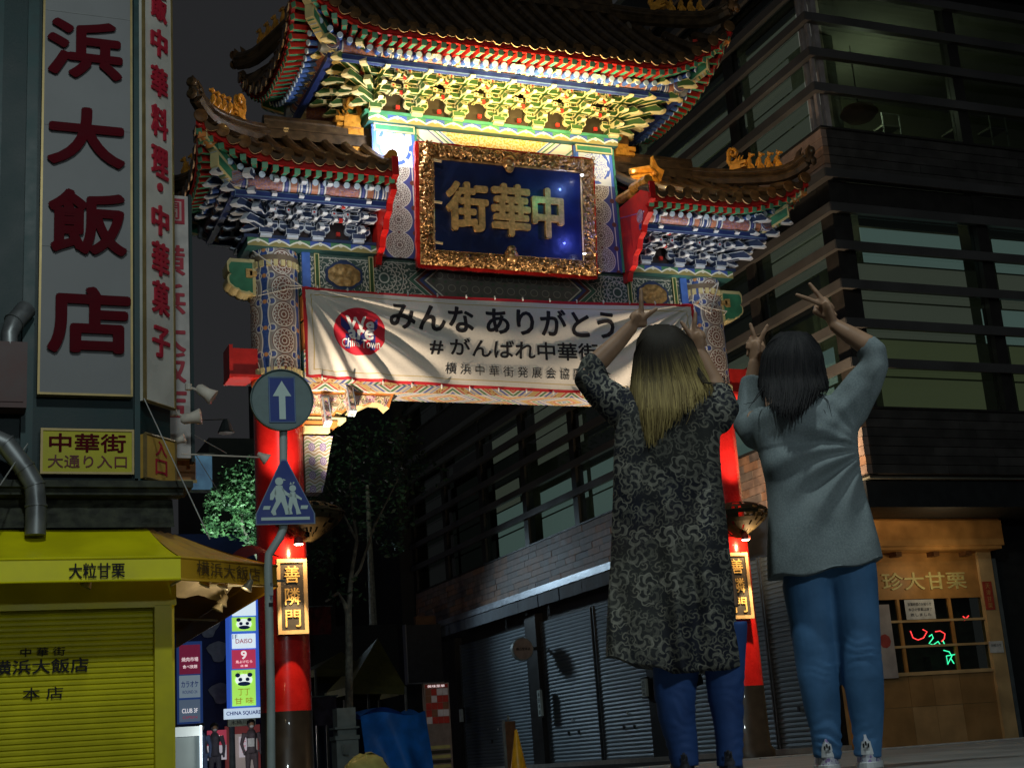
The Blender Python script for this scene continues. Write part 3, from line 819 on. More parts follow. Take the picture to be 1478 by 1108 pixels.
    for i in range(n+1):
        x = x0+.05+(Wd-.1)*i/n; L = lft(x)
        fan = 0
        if tipL and x-x0 < 1.2: fan = -(1-(x-x0)/1.2)*.72
        if tipR and x1-x < 1.2: fan = (1-(x1-x)/1.2)*.72
        z = zf(x)-.065
        pit = .22
        R = Matrix.Rotation(fan, 3, 'Z') @ Matrix.Rotation(pit, 3, 'X')
        place(flym, 'flying_rafter', root, (x, yF(x)+.05, z), R)
        if not ((tipL and x < x0+.25) or (tipR and x > x1-.25)):
            place(rndm, 'round_rafter', root, (x, yF(x)+rb_, z-.055), R)
    for sd in sides:
        D = yr-yf; n = int(D/q)
        for i in range(1, n):
            y = yf+.05+(D-.1)*i/n
            fan = 0; dd = y-yf
            if dd < 1.2: fan = -sd*(1-dd/1.2)*.72
            if yr-y < 1.2: fan = sd*(1-(yr-y)/1.2)*.72
            z = zs(y)-.065
            R = Matrix.Rotation(sd*PI/2+fan, 3, 'Z') @ Matrix.Rotation(.22, 3, 'X')
            place(flym, 'flying_rafter', root, (xS(y, sd)-sd*.05, y, z), R)
            if dd > .25: place(rndm, 'round_rafter', root, (xS(y, sd)-sd*rb_, y, z-.055), R)
    # purlins, painted, and the blue tie under them
    pxa = (x0+inset) if tipL else x0; pxb = (x1-inset) if tipR else x1
    for (Y, sg) in ((py, 1), (2*ym-py, -1)):
        p_ = MB(); p_.tube([(pxa-(.14 if tipL else 0), Y, pz), (pxb+(.14 if tipR else 0), Y, pz)], .105, 16); p_.build('purlin', purlin_pat, root, smooth=True)
        for xx, on in ((pxa-.145, tipL), (pxb+.145, tipR)):
            if on:
                e_ = MB(); e_.lathe([(0, -.01), (.07, -.012), (.11, -.01), (.118, .02), (.118, .1), (.1, .11)], (xx, Y, pz), 18, 0, Matrix(((0, 0, 1 if xx < GX else -1), (0, 1, 0), (-1, 0, 0))), caps=False)
                e_.build('purlin_end', M('purlin_end_grey', (.2, .23, .26), .5), root, smooth=True)
        b_ = MB(); b_.fbox(((pxa+pxb)/2, Y+.01, pz-.165), (pxb-pxa, .09, .085), None, 0, 1, .01); b_.build('purlin_tie', [M('tie_edge', (.12, .2, .34), .4), M('tie_blue', (.02, .035, .14), .4)], root)
    for sd in sides:
        X = pxa if sd < 0 else pxb
        p_ = MB(); p_.tube([(X, py-.14, pz), (X, 2*ym-py+.14, pz)], .105, 16); p_.build('purlin', purlin_pat, root, smooth=True)
        b_ = MB(); b_.box((X, ym, pz-.16), (.09, 2*(ym-py), .085)); b_.build('purlin_tie', M('tie_blue', (.02, .035, .14), .4), root)
        # hip beam sticking out to the corner
        for Ytip, Yp in ((yf, py), (yr, 2*ym-py)):
            a = Vector((X, Yp, pz+.07)); t = Vector(((x0 if sd < 0 else x1)-sd*.1, Ytip+(.1 if Ytip == yf else -.1), z0+lift-.10))
            dvec = (t-a); side_ = Vector((-dvec.y, dvec.x, 0)).normalized()*.065
            up2 = Vector((0, 0, .085)); mid = a*.35+t*.65+Vector((0, 0, -.16))
            for nm, A, B, hh in (('hip_beam', a-dvec*.2+Vector((0, 0, -.07)), mid, .1), ('hip_beam_tip', a+Vector((0, 0, .06)), t, .075)):
                hb = MB(); o = [A-side_-ZV*hh, B-side_-ZV*hh, B-side_+ZV*hh, A-side_+ZV*hh]
                hb.prism(o, side_.normalized(), .13, 0)
                dd = (B-A)
                for s_, off in ((-1, -side_*1.04), (1, side_*1.04)):
                    cc = (A+B)/2+off; o2 = [cc+(-dd*.46)-ZV*hh*.68, cc+dd*.46-ZV*hh*.68, cc+dd*.46+ZV*hh*.68, cc-dd*.46+ZV*hh*.68]
                    if s_ > 0: o2.reverse()
                    hb.add(o2, [(3, 2, 1, 0)], 1)
                for c_ in range(4):
                    z_ = B-dd.normalized()*(.05+.07*c_)-ZV*(hh+.003)
                    hb.box(z_, (.11, .03, .006), 2 if c_ % 2 else 1, Matrix.Rotation(math.atan2(dd.y, dd.x)+PI/2, 3, 'Z'))
                hb.build(nm, [p_cream, p_green, p_white], root)
            h2 = MB(); h2.lathe([(0, -.03), (.05, -.02), (.075, .05), (.07, .14), (.09, .2)], t, 10, 0, (dvec.to_track_quat('-Z', 'Y').to_matrix()))
            h2.box(t+dvec.normalized()*.02-ZV*.05, (.1, .1, .05), 0)
            h2.build('beast_head_cap', M('orange_beast_head', (.55, .22, .06), .35), root, smooth=True)
    # ridges
    rg = MB()
    rg.box(((rx0+rx1)/2, ym, zr+.06), (rx1-rx0+.1, .26, .16), 0); rg.box(((rx0+rx1)/2, ym, zr+.20), (rx1-rx0+.1, .18, .14), 0)
    rg.tube([(rx0-.05, ym, zr+.3), (rx1+.05, ym, zr+.3)], .09, 8); rg.box(((rx0+rx1)/2, ym-.13, zr+.14), (rx1-rx0+.1, .03, .03), 0)
    rg.build('main_ridge', tile_dark, root)
    hips = []
    for sd in sides:
        for Ytip in (yf, yr):
            pts = []
            for i in range(13):
                s = i/12; xe = x0 if sd < 0 else x1; xr = rx0 if sd < 0 else rx1
                x = xe+(xr-xe)*s; y = Ytip+(ym-Ytip)*s
                z = (z0+lift+.12)*(1-s)+zr*s-.28*s*(1-s)+.05
                if s < .25: z += .30*((.25-s)/.25)**2*.6
                pts.append(Vector((x, y, z)))
            rg = MB(); rg.tube(pts, [(.10, .10)]*13, 8); rg.tube([p+ZV*.13 for p in pts], [.075]*13, 8); rg.tube([p+ZV*.06 for p in pts], [.12]*13, 4)
            rg.build('hip_ridge', tile_dark, root)
            hips.append((sd, Ytip, pts))
    return dict(root=root, hips=hips, surfF=surfF, zf=zf)
R_main = roof(4.39, 11.47, 17.2, 20.8, 10.22, .72, True, True, 5.6, 10.26, 12.0, .72, 17.90, 10.20, 'main_roof', 0, 0, 0, 0)
R_l = roof(3.11, 5.92, 17.5, 20.5, 8.17, .42, True, False, 4.4, 5.9, 9.15, .60, 18.03, 8.02, 'side_roof', 0, 0, 0, 0)
R_r = roof(9.94, 12.75, 17.5, 20.5, 8.17, .42, False, True, 9.96, 11.46, 9.15, .60, 18.03, 8.02, 'side_roof', 0, 0, 0, 0)
# red stepped gable boards between the side bays and the middle
for x in (5.88, 9.95):
    P = [(17.62, 8.42), (17.62, 8.16), (17.78, 8.1), (17.74, 7.98), (17.90, 7.9), (17.96, 7.86), (18.0, 7.76), (18.14, 7.7), (18.2, 7.56), (18.34, 7.5), (18.4, 7.36), (18.56, 7.3), (18.62, 7.18), (19.0, 7.18), (19.0, 8.42)]
    P += [(38-a, b) for a, b in reversed(P[:-2])]
    m = MB(); m.prism([(x, a, b) for a, b in P], (1, 0, 0), .045); gb = m.build('gable_board', red_paint, gate)
    m = MB()
    for i in range(0, 12): 
        a, b = P[i], P[i+1]; c = Vector((x+.0225, (a[0]+b[0])/2, (a[1]+b[1])/2)); d = Vector((0, b[0]-a[0], b[1]-a[1])); L = d.length
        m.box(c, (.09, L+.02, .03), 0, Matrix.Rotation(math.atan2(d.z, d.y), 3, 'X'))
    m.build('gable_trim', red_lac, gb)
    m = MB()
    for yy in (18.0, 18.5): m.tube([(x+.02-.0, yy-.3, 8.5), (x+.02, yy+.22, 8.56)], .075, 8)
    m.build('gable_tile', finial_mat, gb, smooth=True)
# ------------------------------------------------------------------ roof ornaments
def spiral(c, r0, turns, ax, ay, n=22, k=.78):
    return [Vector(c)+(Vector(ax)*math.cos(2*PI*turns*i/n)+Vector(ay)*math.sin(2*PI*turns*i/n))*r0*(1-k*i/n) for i in range(n+1)]
def dragon(loc, dirx, s=1.0, root=None, wide=.09):
    """curled-tail roof beast: block body with open jaw, scrolled tail"""
    m = MB(); c = Vector(loc); d = Vector(dirx).normalized(); sd_ = Vector((-d.y, d.x, 0))
    R = Matrix((d, sd_, ZV)).transposed()
    m.box(c+ZV*.10*s, (.26*s, wide*2*s, .20*s), 0, R, .85)
    m.box(c+d*.17*s+ZV*.13*s, (.16*s, wide*1.7*s, .07*s), 0, R); m.box(c+d*.16*s+ZV*.04*s, (.14*s, wide*1.6*s, .05*s), 0, R)
    tail = [c-d*.10*s+ZV*.12*s, c-d*.15*s+ZV*.24*s, c-d*.13*s+ZV*.34*s]+spiral(c-d*.03*s+ZV*.40*s, .11*s, 1.25, -d, ZV)[1:]
    for q in (-.5, .5):
        m.tube([p+sd_*wide*q*s for p in tail], [.045*s]*3+[.042*s*(1-.5*i/22) for i in range(22)], 7)
    for i in range(3): m.box(c+d*(.02+.07*i)*s+ZV*(.25+.02*(i % 2))*s, (.05*s, .03, .12*s), 0, R@Matrix.Rotation(.5, 3, 'Y'), .2)
    m.lathe([(0, .0), (.03*s, .015*s), (.0, .05*s)], c+d*.08*s+sd_*wide*s+ZV*.17*s, 6)
    return m.build('ridge_dragon', finial_mat, root, smooth=True)
def figure(loc, dirx, s, root):
    m = MB(); c = Vector(loc); d = Vector(dirx).normalized()
    m.lathe([(.055*s, 0), (.05*s, .05*s), (.035*s, .12*s), (.045*s, .17*s), (.02*s, .22*s)], c, 8)
    h = c+d*.03*s+ZV*.25*s; m.lathe([(.0, -.04*s), (.035*s, -.01*s), (.04*s, .02*s), (.015*s, .05*s)], h, 8)
    m.box(h+d*.045*s, (.05*s, .04*s, .03*s)); m.box(h-d*.02*s+ZV*.04*s, (.02*s, .05*s, .05*s), 0, None, .3)
    m.box(c-d*.05*s+ZV*.14*s, (.03*s, .03*s, .12*s), 0, Matrix.Rotation(.4, 3, 'X'), .4)
    for q in (-1, 1): m.tube([c+ZV*.15*s+Vector((-d.y, d.x, 0))*q*.03*s, c+d*.06*s+ZV*.05*s+Vector((-d.y, d.x, 0))*q*.03*s, c+d*.07*s], .014*s, 5)
    return m.build('ridge_beast', finial_mat, root, smooth=True)
for Rf in (R_l, R_r, R_main):
    for sd, Yt, pts in Rf['hips']:
        d = (pts[0]-pts[6]); d.z = 0
        big = Rf is R_main
        if True:
            dragon(pts[7]+ZV*.18, d, .75, Rf['root'], .08)
            for k, i in enumerate((5.6, 4.6, 3.7, 2.8)):
                p = pts[int(i)].lerp(pts[int(i)+1], i-int(i)); figure(p+ZV*.18, d, .95, Rf['root'])
        # upturned horned tip
        t = pts[0]; dn = d.normalized()
        m = MB()
        m.tube([t+ZV*.02, t+dn*.06+ZV*.12, t+dn*.04+ZV*.22, t+dn*.08+ZV*.30], [.09, .07, .045, .01], 7)
        m.tube([t-dn*.15+ZV*.08, t-dn*.11+ZV*.2, t-dn*.05+ZV*.29], [.055, .04, .01], 6)
        for q in (0, 1): m.lathe([(.0, -.02), (.05, -.03), (.075, 0), (.075, .03)], t+dn*.12+ZV*(.02+.17*q), 12, 0, dn.to_track_quat('-Z', 'Y').to_matrix(), caps=False)
        m.build('ridge_tip_dragon', tile_dark if not big else tile_glaze, Rf['root'], smooth=True)
for sd_, xx, Rf in ((-1, 5.62, R_l), (1, 10.24, R_r)):
    dragon((xx-sd_*.05, 18.95, 9.42), (sd_, 0, 0), 1.0, Rf['root'], .12)
# side bay: bright fish-tail finial and scrolls beside the right post
m = MB()
b0 = Vector((10.26, 18.35, 8.62))
for i in range(3): m.tube([b0+Vector((-.25, -.05+.02*i, .02+.13*i)), b0+Vector((.05, -.07, .05+.13*i)), b0+Vector((.22, 0, .04+.12*i))], [.05, .075, .05], 8)
m.prism([b0+Vector(p) for p in ((.12, 0, .1), (.2, 0, .6), (.27, 0, .42), (.38, 0, .36), (.32, 0, .22), (.26, 0, .05))], (0, 1, 0), .09)
m.lathe([(0, 0), (.04, .01), (.05, .05)], b0+Vector((.12, -.1, .2)), 8)
m.build('ridge_dragon', finial_mat, gate, smooth=True)
m = MB(); m.box2((5.62, 18.9, 8.7), (5.86, 19.3, 9.45), 0); m.build('ridge_end_block', finial_mat, gate)
m = MB(); m.box2((10.0, 18.9, 8.6), (10.35, 19.3, 9.85), 0); m.build('ridge_end_block', tile_glaze, gate)
# ------------------------------------------------------------------ name plaque
pl = thing('name_plaque', 'dark blue plaque with three raised gold characters in a carved gilt frame', 'plaque', (7.93, 18.45, 7.3))
tl = math.radians(7)
pr_, pu = XV, Vector((0, -math.sin(tl), math.cos(tl))); pn = pr_.cross(pu)
pc = (onY(597, 205, 18.2)+onY(862, 225, 18.2)+onY(857, 392, 18.5)+onY(593, 380, 18.5))/4
PW, PH = 2.84, 1.84
pc = Vector((pc.x+.04, 18.36, pc.z-.04))
def pp(a, b, c=0): return pc+pr_*a+pu*b+pn*c
m = MB()
o = []
for i in range(60):
    t = i/60*4; k = int(t); f = t-k
    a, b = [(-1+2*f, -1), (1, -1+2*f), (1-2*f, 1), (-1, 1-2*f)][k]
    w_ = 1+.0; sc_ = .018*abs(math.sin(f*PI*7))
    o.append(pp(a*(PW/2+.03+sc_*(abs(a) > .99)), b*(PH/2+.03+sc_*(abs(b) > .99)), -.09))
m.prism(o, pn, .07, 0); m.build('plaque_backboard', red_lac, pl)
def _pb(g):
    n = g.noise(2.2, 3); g.fin(g.mix(g.smooth(n, .3, .7), (.006, .010, .045), (.012, .024, .10)), .38, coat=.2); g.bump(g.noise(2.2, 3), .25, .1)
m = MB(); m.grid(lambda u, v: pp(-PW/2+.1+(PW-.2)*u, -PH/2+.1+(PH-.2)*v, 0), 1, 1); m.build('plaque_board', MN('plaque_blue_lacquer', _pb), pl)
def frame(a0, b0, a1, b1, c0, c1, nu, nv, horiz):
    def f(u, v):
        # u along, v across (0 outer, 1 inner)
        a = a0+(a1-a0)*(u if horiz else v); b = b0+(b1-b0)*(v if horiz else u)
        q = min(u, 1-u)
        r = noise.noise(Vector((a*16, b*16, 1.3)))*.05+noise.noise(Vector((a*34, b*34, 7)))*.03
        r2 = abs(noise.noise(Vector((a*22, b*22, 4))))*.07
        h = .05+math.sin(PI*min(1, max(0, v)))*.09+(r+r2)*min(1, 6*v*(1-v)+.1)
        return pp(a, b, h)
    return f
fw = .215
m = MB(); N_ = 180
o_, i_ = (PW/2, PH/2), (PW/2-fw, PH/2-fw)
def strip(p0, p1, q0, q1, n):   # outer edge p0->p1, inner edge q0->q1
    def f(u, v):
        P = Vector(p0).lerp(Vector(p1), u); Q = Vector(q0).lerp(Vector(q1), u); R_ = P.lerp(Q, v)
        r = noise.noise(Vector((R_.x*15, R_.y*15, 1.3)))*.075+noise.noise(Vector((R_.x*36, R_.y*36, 7)))*.04-abs(noise.noise(Vector((R_.x*20, R_.y*20, 4))))*.13
        return pp(R_.x, R_.y, .03+math.sin(PI*v)*.08+r*min(1, 8*v*(1-v)+.05))
    m.grid(f, n, 18)
strip((-o_[0], -o_[1]), (o_[0], -o_[1]), (-i_[0], -i_[1]), (i_[0], -i_[1]), 200)
strip((o_[0], -o_[1]), (o_[0], o_[1]), (i_[0], -i_[1]), (i_[0], i_[1]), 130)
strip((o_[0], o_[1]), (-o_[0], o_[1]), (i_[0], i_[1]), (-i_[0], i_[1]), 200)
strip((-o_[0], o_[1]), (-o_[0], -o_[1]), (-i_[0], i_[1]), (-i_[0], -i_[1]), 130)
fr = m.build('carved_frame', gold, pl, smooth='all')
m = MB()
for (a, b, c, d) in ((-i_[0], -i_[1], i_[0], -i_[1]), (i_[0], -i_[1], i_[0], i_[1]), (i_[0], i_[1], -i_[0], i_[1]), (-i_[0], i_[1], -i_[0], -i_[1])):
    m.tube([pp(a, b, .03), pp(c, d, .03)], .02, 6)
m.build('frame_bead', gold, fr, smooth=True)
m = MB()
random.seed(3)
for i in range(230):
    t = random.random(); k = random.choice([0, 0, 1, 2, 2, 3]); v = random.uniform(.2, .8)*fw
    a, b = [(-o_[0]+2*o_[0]*t, -o_[1]+v), (o_[0]-v, -o_[1]+2*o_[1]*t), (-o_[0]+2*o_[0]*t, o_[1]-v), (-o_[0]+v, -o_[1]+2*o_[1]*t)][k]
    ph = random.uniform(0, 6.3); r = random.uniform(.025, .05)
    sp_ = spiral((0, 0, 0), r, random.choice((-1, 1))*1.1, (math.cos(ph), math.sin(ph), 0), (-math.sin(ph), math.cos(ph), 0), 8, .75)
    m.tube([pp(a+q.x, b+q.y, .13+q.length*.3) for q in sp_], .009, 4)
for a in (-.02, ):
    for b, s_ in ((-i_[1]-.02, 1), (i_[1]+.02, -1)):
        m.lathe([(.12, 0), (.1, .05), (.05, .09), (0, .1)], pp(a, b, .1), 14, 0, Rb(pr_, pu, pn)); m.lathe([(.07, 0), (.06, .05), (0, .07)], pp(a, b+s_*.1, .11), 10, 0, Rb(pr_, pu, pn))
m.build('frame_scrollwork', gold, fr, smooth=True, kind='stuff')
for ch, x, w_, h_ in (('街', -.68, .62, .70), ('華', 0.02, .58, .76), ('中', .62, .48, .74)):
    text(ch, (w_, h_), pp(x, .0, .0), pr_, pu, gold_matte, pl, 'gold_character', bold=.04, ext=.07)
m = MB()
for a, b in ((PW/2-fw+.02, PH/2-fw-.08), (PW/2-fw+.02, -PH/2+fw+.1), (-PW/2+fw+.01, PH/2-fw-.08), (-PW/2+fw+.01, -PH/2+fw+.1), (-PW/2+fw+.01, .0)):
    s_ = 1 if a > 0 else -1
    m.tube([pp(a+s_*.04, b, .16), pp(a-s_*.07, b-.02, .19)], .022, 8)
m.build('plaque_lamp', M('brass_lamp', (.6, .45, .25), .3, metal=.6), pl, smooth=True)
led = M('led_lens', (.8, .85, 1), .3, emit=25)
for b in (PH/2-fw-.08, -PH/2+fw+.1):
    m = MB(); m.lathe([(.0, -.012), (.018, -.008), (.022, .006), (0, .012)], pp(PW/2-fw-.06, b-.02, .19), 10, caps=False); m.build('led_lens', led, pl, smooth=True)
# ------------------------------------------------------------------ banner
bn = thing('banner', 'long white cloth banner with red border and black lettering tied across the gate', 'banner', (7.9, 18.45, 5.3))
BA, BB, BC, BD = onY(435, 414, 18.45), onY(1000, 439, 18.45), onY(1005, 572, 18.45), onY(441, 544, 18.45)
def bfold(u, v):
    # folds fan out from the upper corners; v 0 bottom..1 top
    X = u*6.1; Zt = (1-v)*1.4
    a = math.atan2(Zt+.02, X+.05); r = math.hypot(X, Zt)
    a2 = math.atan2(Zt+.02, 6.15-X); r2 = math.hypot(6.1-X, Zt)
    d = .030*math.sin(a*26+.6*math.sin(r*1.3))*math.exp(-((r-1.4)/1.9)**2)
    d += .016*math.sin(a*47+1.5)*math.exp(-((r-1.1)/1.1)**2)
    d += .026*math.sin(a2*24+1)*math.exp(-((r2-1.2)/1.7)**2)
    d += .025*noise.noise(Vector((X*.9, Zt*1.6, 3)))+.010*noise.noise(Vector((X*2.5, Zt*3.5, 9)))
    return d*.85-.05*math.sin(PI*v)
def bpt(u, v, off=0):
    p = (Vector(BD).lerp(BC, u)).lerp(Vector(BA).lerp(BB, u), v)
    sag = -.05*math.sin(PI*u)*(1) 
    return Vector((p.x, p.y-.02+bfold(u, v)-off, p.z+sag))
def _cloth(g):
    u, v = g.uv(); n = g.noise(40, 3)
    bu = g.mn(u, 6.1-u); bv = g.mn(v, 1.4-v); e = g.mn(bu, bv)
    c = g.mix(g.smooth(n, .2, .8), (.60, .55, .48), (.66, .61, .53))
    c = g.mix(e < .045, c, (.5, .012, .02)); c = g.mix(g.near(e, .12, .006), c, (.45, .33, .12))
    r = g.hyp(u-.78, v-.74); c = g.mix(r < .37, c, (.55, .01, .03))
    # blue figure with raised arms behind the words
    du = g.abs(u-.78); dv = v-.74
    arms = g.near(dv-.02, du*1.1-.16, .07)*(du < .26)
    legs = g.near(du, .18, .035)*(dv < -.05)*(dv > -.27)
    c = g.mix(g.mx(arms, legs)*(r < .36), c, (.03, .03, .2))
    g.fin(c, .8); g.bump(n, .1, .003)
m = MB(); m.grid(lambda u, v: bpt(u, v), 240, 56, 0, lambda u, v: (u*6.1, v*1.4)); m.build('banner_cloth', MN('banner_cloth_print', _cloth), bn, smooth='all')
ink = M('black_ink', (.012, .01, .012), .7, var=.05); white_ink = M('white_ink', (.75, .74, .72), .7, var=.03)
def btext(s, u0, v0, w_, h_, mat, bold=.0, italic=0.0):
    o = text(s, (w_, h_), (0, 0, 0), XV, YV, mat, bn, 'lettering', bold=min(bold, .03), ext=0, off=0, italic=italic, res=3)
    me = o.data; n = len(me.vertices)
    bm = bmesh.new(); bm.from_mesh(me)
    for _ in range(3):
        ed = [e for e in bm.edges if e.calc_length() > .05]
        if ed: bmesh.ops.subdivide_edges(bm, edges=ed, cuts=1)
        bmesh.ops.triangulate(bm, faces=bm.faces)
    bm.to_mesh(me); bm.free()
    for v in me.vertices:
        p = bpt((u0+v.co.x)/6.1, (v0+v.co.y)/1.4, .007+v.co.z*1.5); v.co = p-WL[bn.name]
    o.location = (0, 0, 0); return o
btext('みんな ありがとう', 2.97, 1.04, 3.5, .42, ink, bold=.035, italic=.0)
btext('# がんばれ中華街', 3.10, .60, 2.62, .27, ink, bold=.022)
btext('横 浜 中 華 街 発 展 会 協 同 組 合', 3.32, .27, 2.6, .16, ink, bold=.004)
btext('We', .79, .86, .40, .21, white_ink, bold=.07)
btext('are', .79, .69, .34, .14, white_ink, bold=.06)
btext('China Town.', .80, .555, .56, .12, white_ink, bold=.012)
rope = M('white_rope', (.6, .58, .52), .7)
m = MB()
ca = 4.45
pr0 = bpt(0, 1); pr1 = bpt(1, 1)
m.tube([Vector((ca-.345, 19.0, 6.66)), Vector((ca-.2, 18.7, 6.7)), Vector((ca+.1, 18.64, 6.78)), pr0], .011, 5)
m.tube([onY(365, 362, 18.6), pr0], .008, 5); m.tube([pr0+Vector((0, 0, -.02)), Vector((ca+.1, 18.63, 6.72)), Vector((ca-.3, 18.7, 6.62))], .008, 5)
m.build('tie_rope', rope, bn)
cb = 11.41
m = MB(); m.tube([pr1, Vector((cb-.2, 18.66, 6.95)), onY(1037, 408, 18.64)], .012, 5); m.tube([pr1, Vector((cb-.1, 18.62, 6.82)), Vector((cb+.3, 18.7, 6.8)), Vector((cb+.36, 19, 6.78))], .012, 5)
m.tube([bpt(1, 1), bpt(1, .8)+Vector((.3, 0, .15)), onY(1037, 408, 18.64)], .01, 5); m.build('tie_rope', rope, bn)
for v_, k in ((1, 14), (0, 14)):
    for i in range(k):
        p = bpt((i+.5)/k, v_); m = MB(); m.tube([p+ZV*(.03 if v_ else -.04), p+Vector((0, -.015, 0)), p+ZV*(-.02 if v_ else .02)], .012, 5); m.build('eyelet_tie', rope, bn)
# ------------------------------------------------------------------ column boards and lattice lamp baskets
lamp_on = M('lit_lamp_glass', (1, .85, .62), .3, emit=14)
def holed(prof, n, c, seed, mats, name, parent, p=.2):
    random.seed(seed); m = MB(); rows = len(prof)
    for i in range(rows-1):
        for j in range(n):
            if 0 < i < rows-2 and random.random() < p: continue
            a0, a1 = 2*PI*j/n, 2*PI*(j+1)/n
            (r0, z0), (r1, z1) = prof[i], prof[i+1]
            m.add([(c[0]+r*math.cos(a), c[1]+r*math.sin(a), c[2]+z) for r, z, a in ((r0, z0, a0), (r0, z0, a1), (r1, z1, a1), (r1, z1, a0))], [(0, 1, 2, 3)])
    return m.build(name, mats, parent)
bronze = M('dark_bronze', (.03, .025, .012), .7, var=.3, spec=.15)
for k_, cxp, lab in ((0, 4.45, 'left'), (1, 11.41, 'right')):
    nb = thing('column_name_board', 'upright black name board with gold frame and characters on the %s gate column' % lab, 'sign', (cxp, 18.6, 1.9), 'name boards on the gate columns')
    # leans like the column face; stands proud of the column
    bx = cxp+.04 if k_ == 0 else cxp-.10
    zt, zb = 2.87, 1.93
    c = Vector((bx-.02, 18.58, (zt+zb)/2)); H_ = zt-zb
    m = MB(); m.box(c, (.34, .05, H_)); m.build('board', M('board_black', (.06, .055, .045), .5), nb)
    m = MB()
    for (a, b, w2, h2) in ((0, H_/2, .40, .05), (0, -H_/2, .40, .05), (-.18, 0, .05, H_+.05), (.18, 0, .05, H_+.05)): m.box(c+Vector((a, -.012-(.003 if w2 > .1 else 0), b)), (w2, .06, h2))
    m.build('frame', M('board_frame_gold', (.6, .42, .2), .4), nb)
    for ch, z in (('善', .29), ('隣', 0.0), ('門', -.29)):
        text(ch, (.2, .22), c+Vector((0, -.026, z)), XV, ZV, M('board_gold_ink', (.75, .5, .16), .4), nb, 'gold_character', bold=.012, ext=.008)
    # lattice basket around the column, carries up and down lights
    bs = thing('lattice_lamp_basket', 'round pierced bronze basket with lamps around the %s gate column' % lab, 'lamp', (cxp+.25, 18.6, 3.6), 'lattice lamp baskets on the gate')
    bc = (cxp+.27, 18.55, 3.15) if k_ == 0 else (cxp-.02, 18.55, 3.15)
    holed([(.05, -.03), (.14, .02), (.22, .07), (.30, .125), (.37, .18), (.43, .235), (.47, .29), (.49, .34), (.46, .39), (.40, .43), (.33, .46), (.24, .49)], 64, bc, 5+k_, bronze, 'pierced_bowl', bs, .22)
    m = MB(); m.tube([(bc[0]+.49*math.cos(2*PI*j/32), bc[1]+.49*math.sin(2*PI*j/32), bc[2]+.34) for j in range(33)], .014, 6)
    m.build('bowl_rim', bronze, bs)
    m = MB(); m.lathe([(.035, 0), (.055, -.03), (.07, -.09), (.068, -.10)], (bc[0]-(.18 if k_ == 0 else -.02), bc[1]-.14, bc[2]+.02), 14); m.build('down_lamp', M('lamp_housing_red', (.3, .05, .04), .3), bs, smooth=True)
    m = MB(); m.lathe([(.0, -.105), (.05, -.108), (.06, -.10)], (bc[0]-(.18 if k_ == 0 else -.02), bc[1]-.14, bc[2]+.02), 14); m.build('lamp_glass', lamp_on, bs, smooth=True)
# ================================================================== LEFT RESTAURANT
FY = 13.0
teal_wall = M('dark_teal_paint', (.005, .024, .025), .5, var=.3, sc_=1.5, bump=.1)
sgn_white = M('sign_white_acrylic', (.20, .20, .20), .55, var=.12, sc_=1.2)
sgn_red = M('sign_red_letter', (.075, .002, .006), .7, var=.08, spec=.08)
gold_trim = M('sign_brass_trim', (.3, .22, .09), .4, metal=.4)
lb = thing('restaurant_building', 'dark teal corner building at the left carrying tall white signs with red characters', 'building', (0, 13, 0))
m = MB(); fp = [(-7, 13.06), (1.72, 13.06), (2.10, 13.44), (2.10, 19), (-7, 19)]
m.prism([(x, y, 2.35) for x, y in fp], (0, 0, 1), 9.0, 0); m.build('wall', teal_wall, lb)
m = MB()
for x, w_ in ((.45, .05), (-.3, .05), (.72, .10), (1.71, .05)): m.box2((x, 13.0, 2.8), (x+w_, 13.055, 11))
m.build('wall_batten', M('teal_batten', (.010, .04, .04), .45, var=.3), lb)
m = MB(); m.box2((-7, 13.2, gz), (-3.4, 18.9, 2.34)); m.box2((-7, 14, gz), (2.0, 18.9, 2.34)); m.build('ground_floor_wall', M('dim_wall', (.05, .05, .045), .7), lb)
# mossy tin ledge
def ledge_noise(x, z): return noise.noise(Vector((x*6, z*9, 0)))*.02
m = MB(); m.box2((-7, 12.86, 2.64), (2.12, 13.06, 2.70)); m.grid(lambda u, v: (-7+9.05*u, 12.93+.1*v+ledge_noise(-7+9.05*u, v), 2.36+.27*v), 120, 6, 0); m.box2((-7, 12.8, 2.70), (2.2, 13.3, 2.76))
m.build('tin_ledge', M('mossy_tin', (.035, .038, .025), .7, var=.6, sc_=9, bump=.6, bs=25), lb)
m = MB(); m.prism([(-7, 13.0, 2.78), (1.74, 13.0, 2.78), (2.14, 13.4, 2.78), (2.14, 14, 2.78), (-7, 14, 2.78)], (0, 0, 1), .04); m.build('sign_shelf', teal_wall, lb)
def vsign(nm, label, x0, x1, z0, z1, y, chars, cw, chh, board, ink_, trim=.02, depth=.10, group=None):
    t = thing(nm, label, 'sign', ((x0+x1)/2, y, z0), group)
    m = MB(); m.box2((x0, y, z0), (x1, y+depth, z1)); m.build('board', board, t)
    m = MB()
    for a, b in (((x0-trim, y-.012, z0-trim), (x1+trim, y+depth*.9, z0)), ((x0-trim, y-.012, z1), (x1+trim, y+depth*.9, z1+trim)), ((x0-trim, y-.012, z0), (x0, y+depth*.9, z1)), ((x1, y-.012, z0), (x1+trim, y+depth*.9, z1))): m.box2(a, b)
    m.build('trim', gold_trim, t)
    return t
p0, p1 = onY(61, 571, 12.92), onY(191, 571, 12.92)
s1 = vsign('vertical_sign', 'largest white vertical sign with four big dark red characters on the teal building', .87, 1.665, 3.585, 9.4, 12.93, 0, 0, 0, sgn_white, 0)
m = MB()
for z in (4.98, 6.2, 7.4): m.box2((.87, 12.925, z), (1.665, 12.93, z+.006))
m.build('panel_joint', M('joint_grey', (.25, .25, .24), .6), s1)
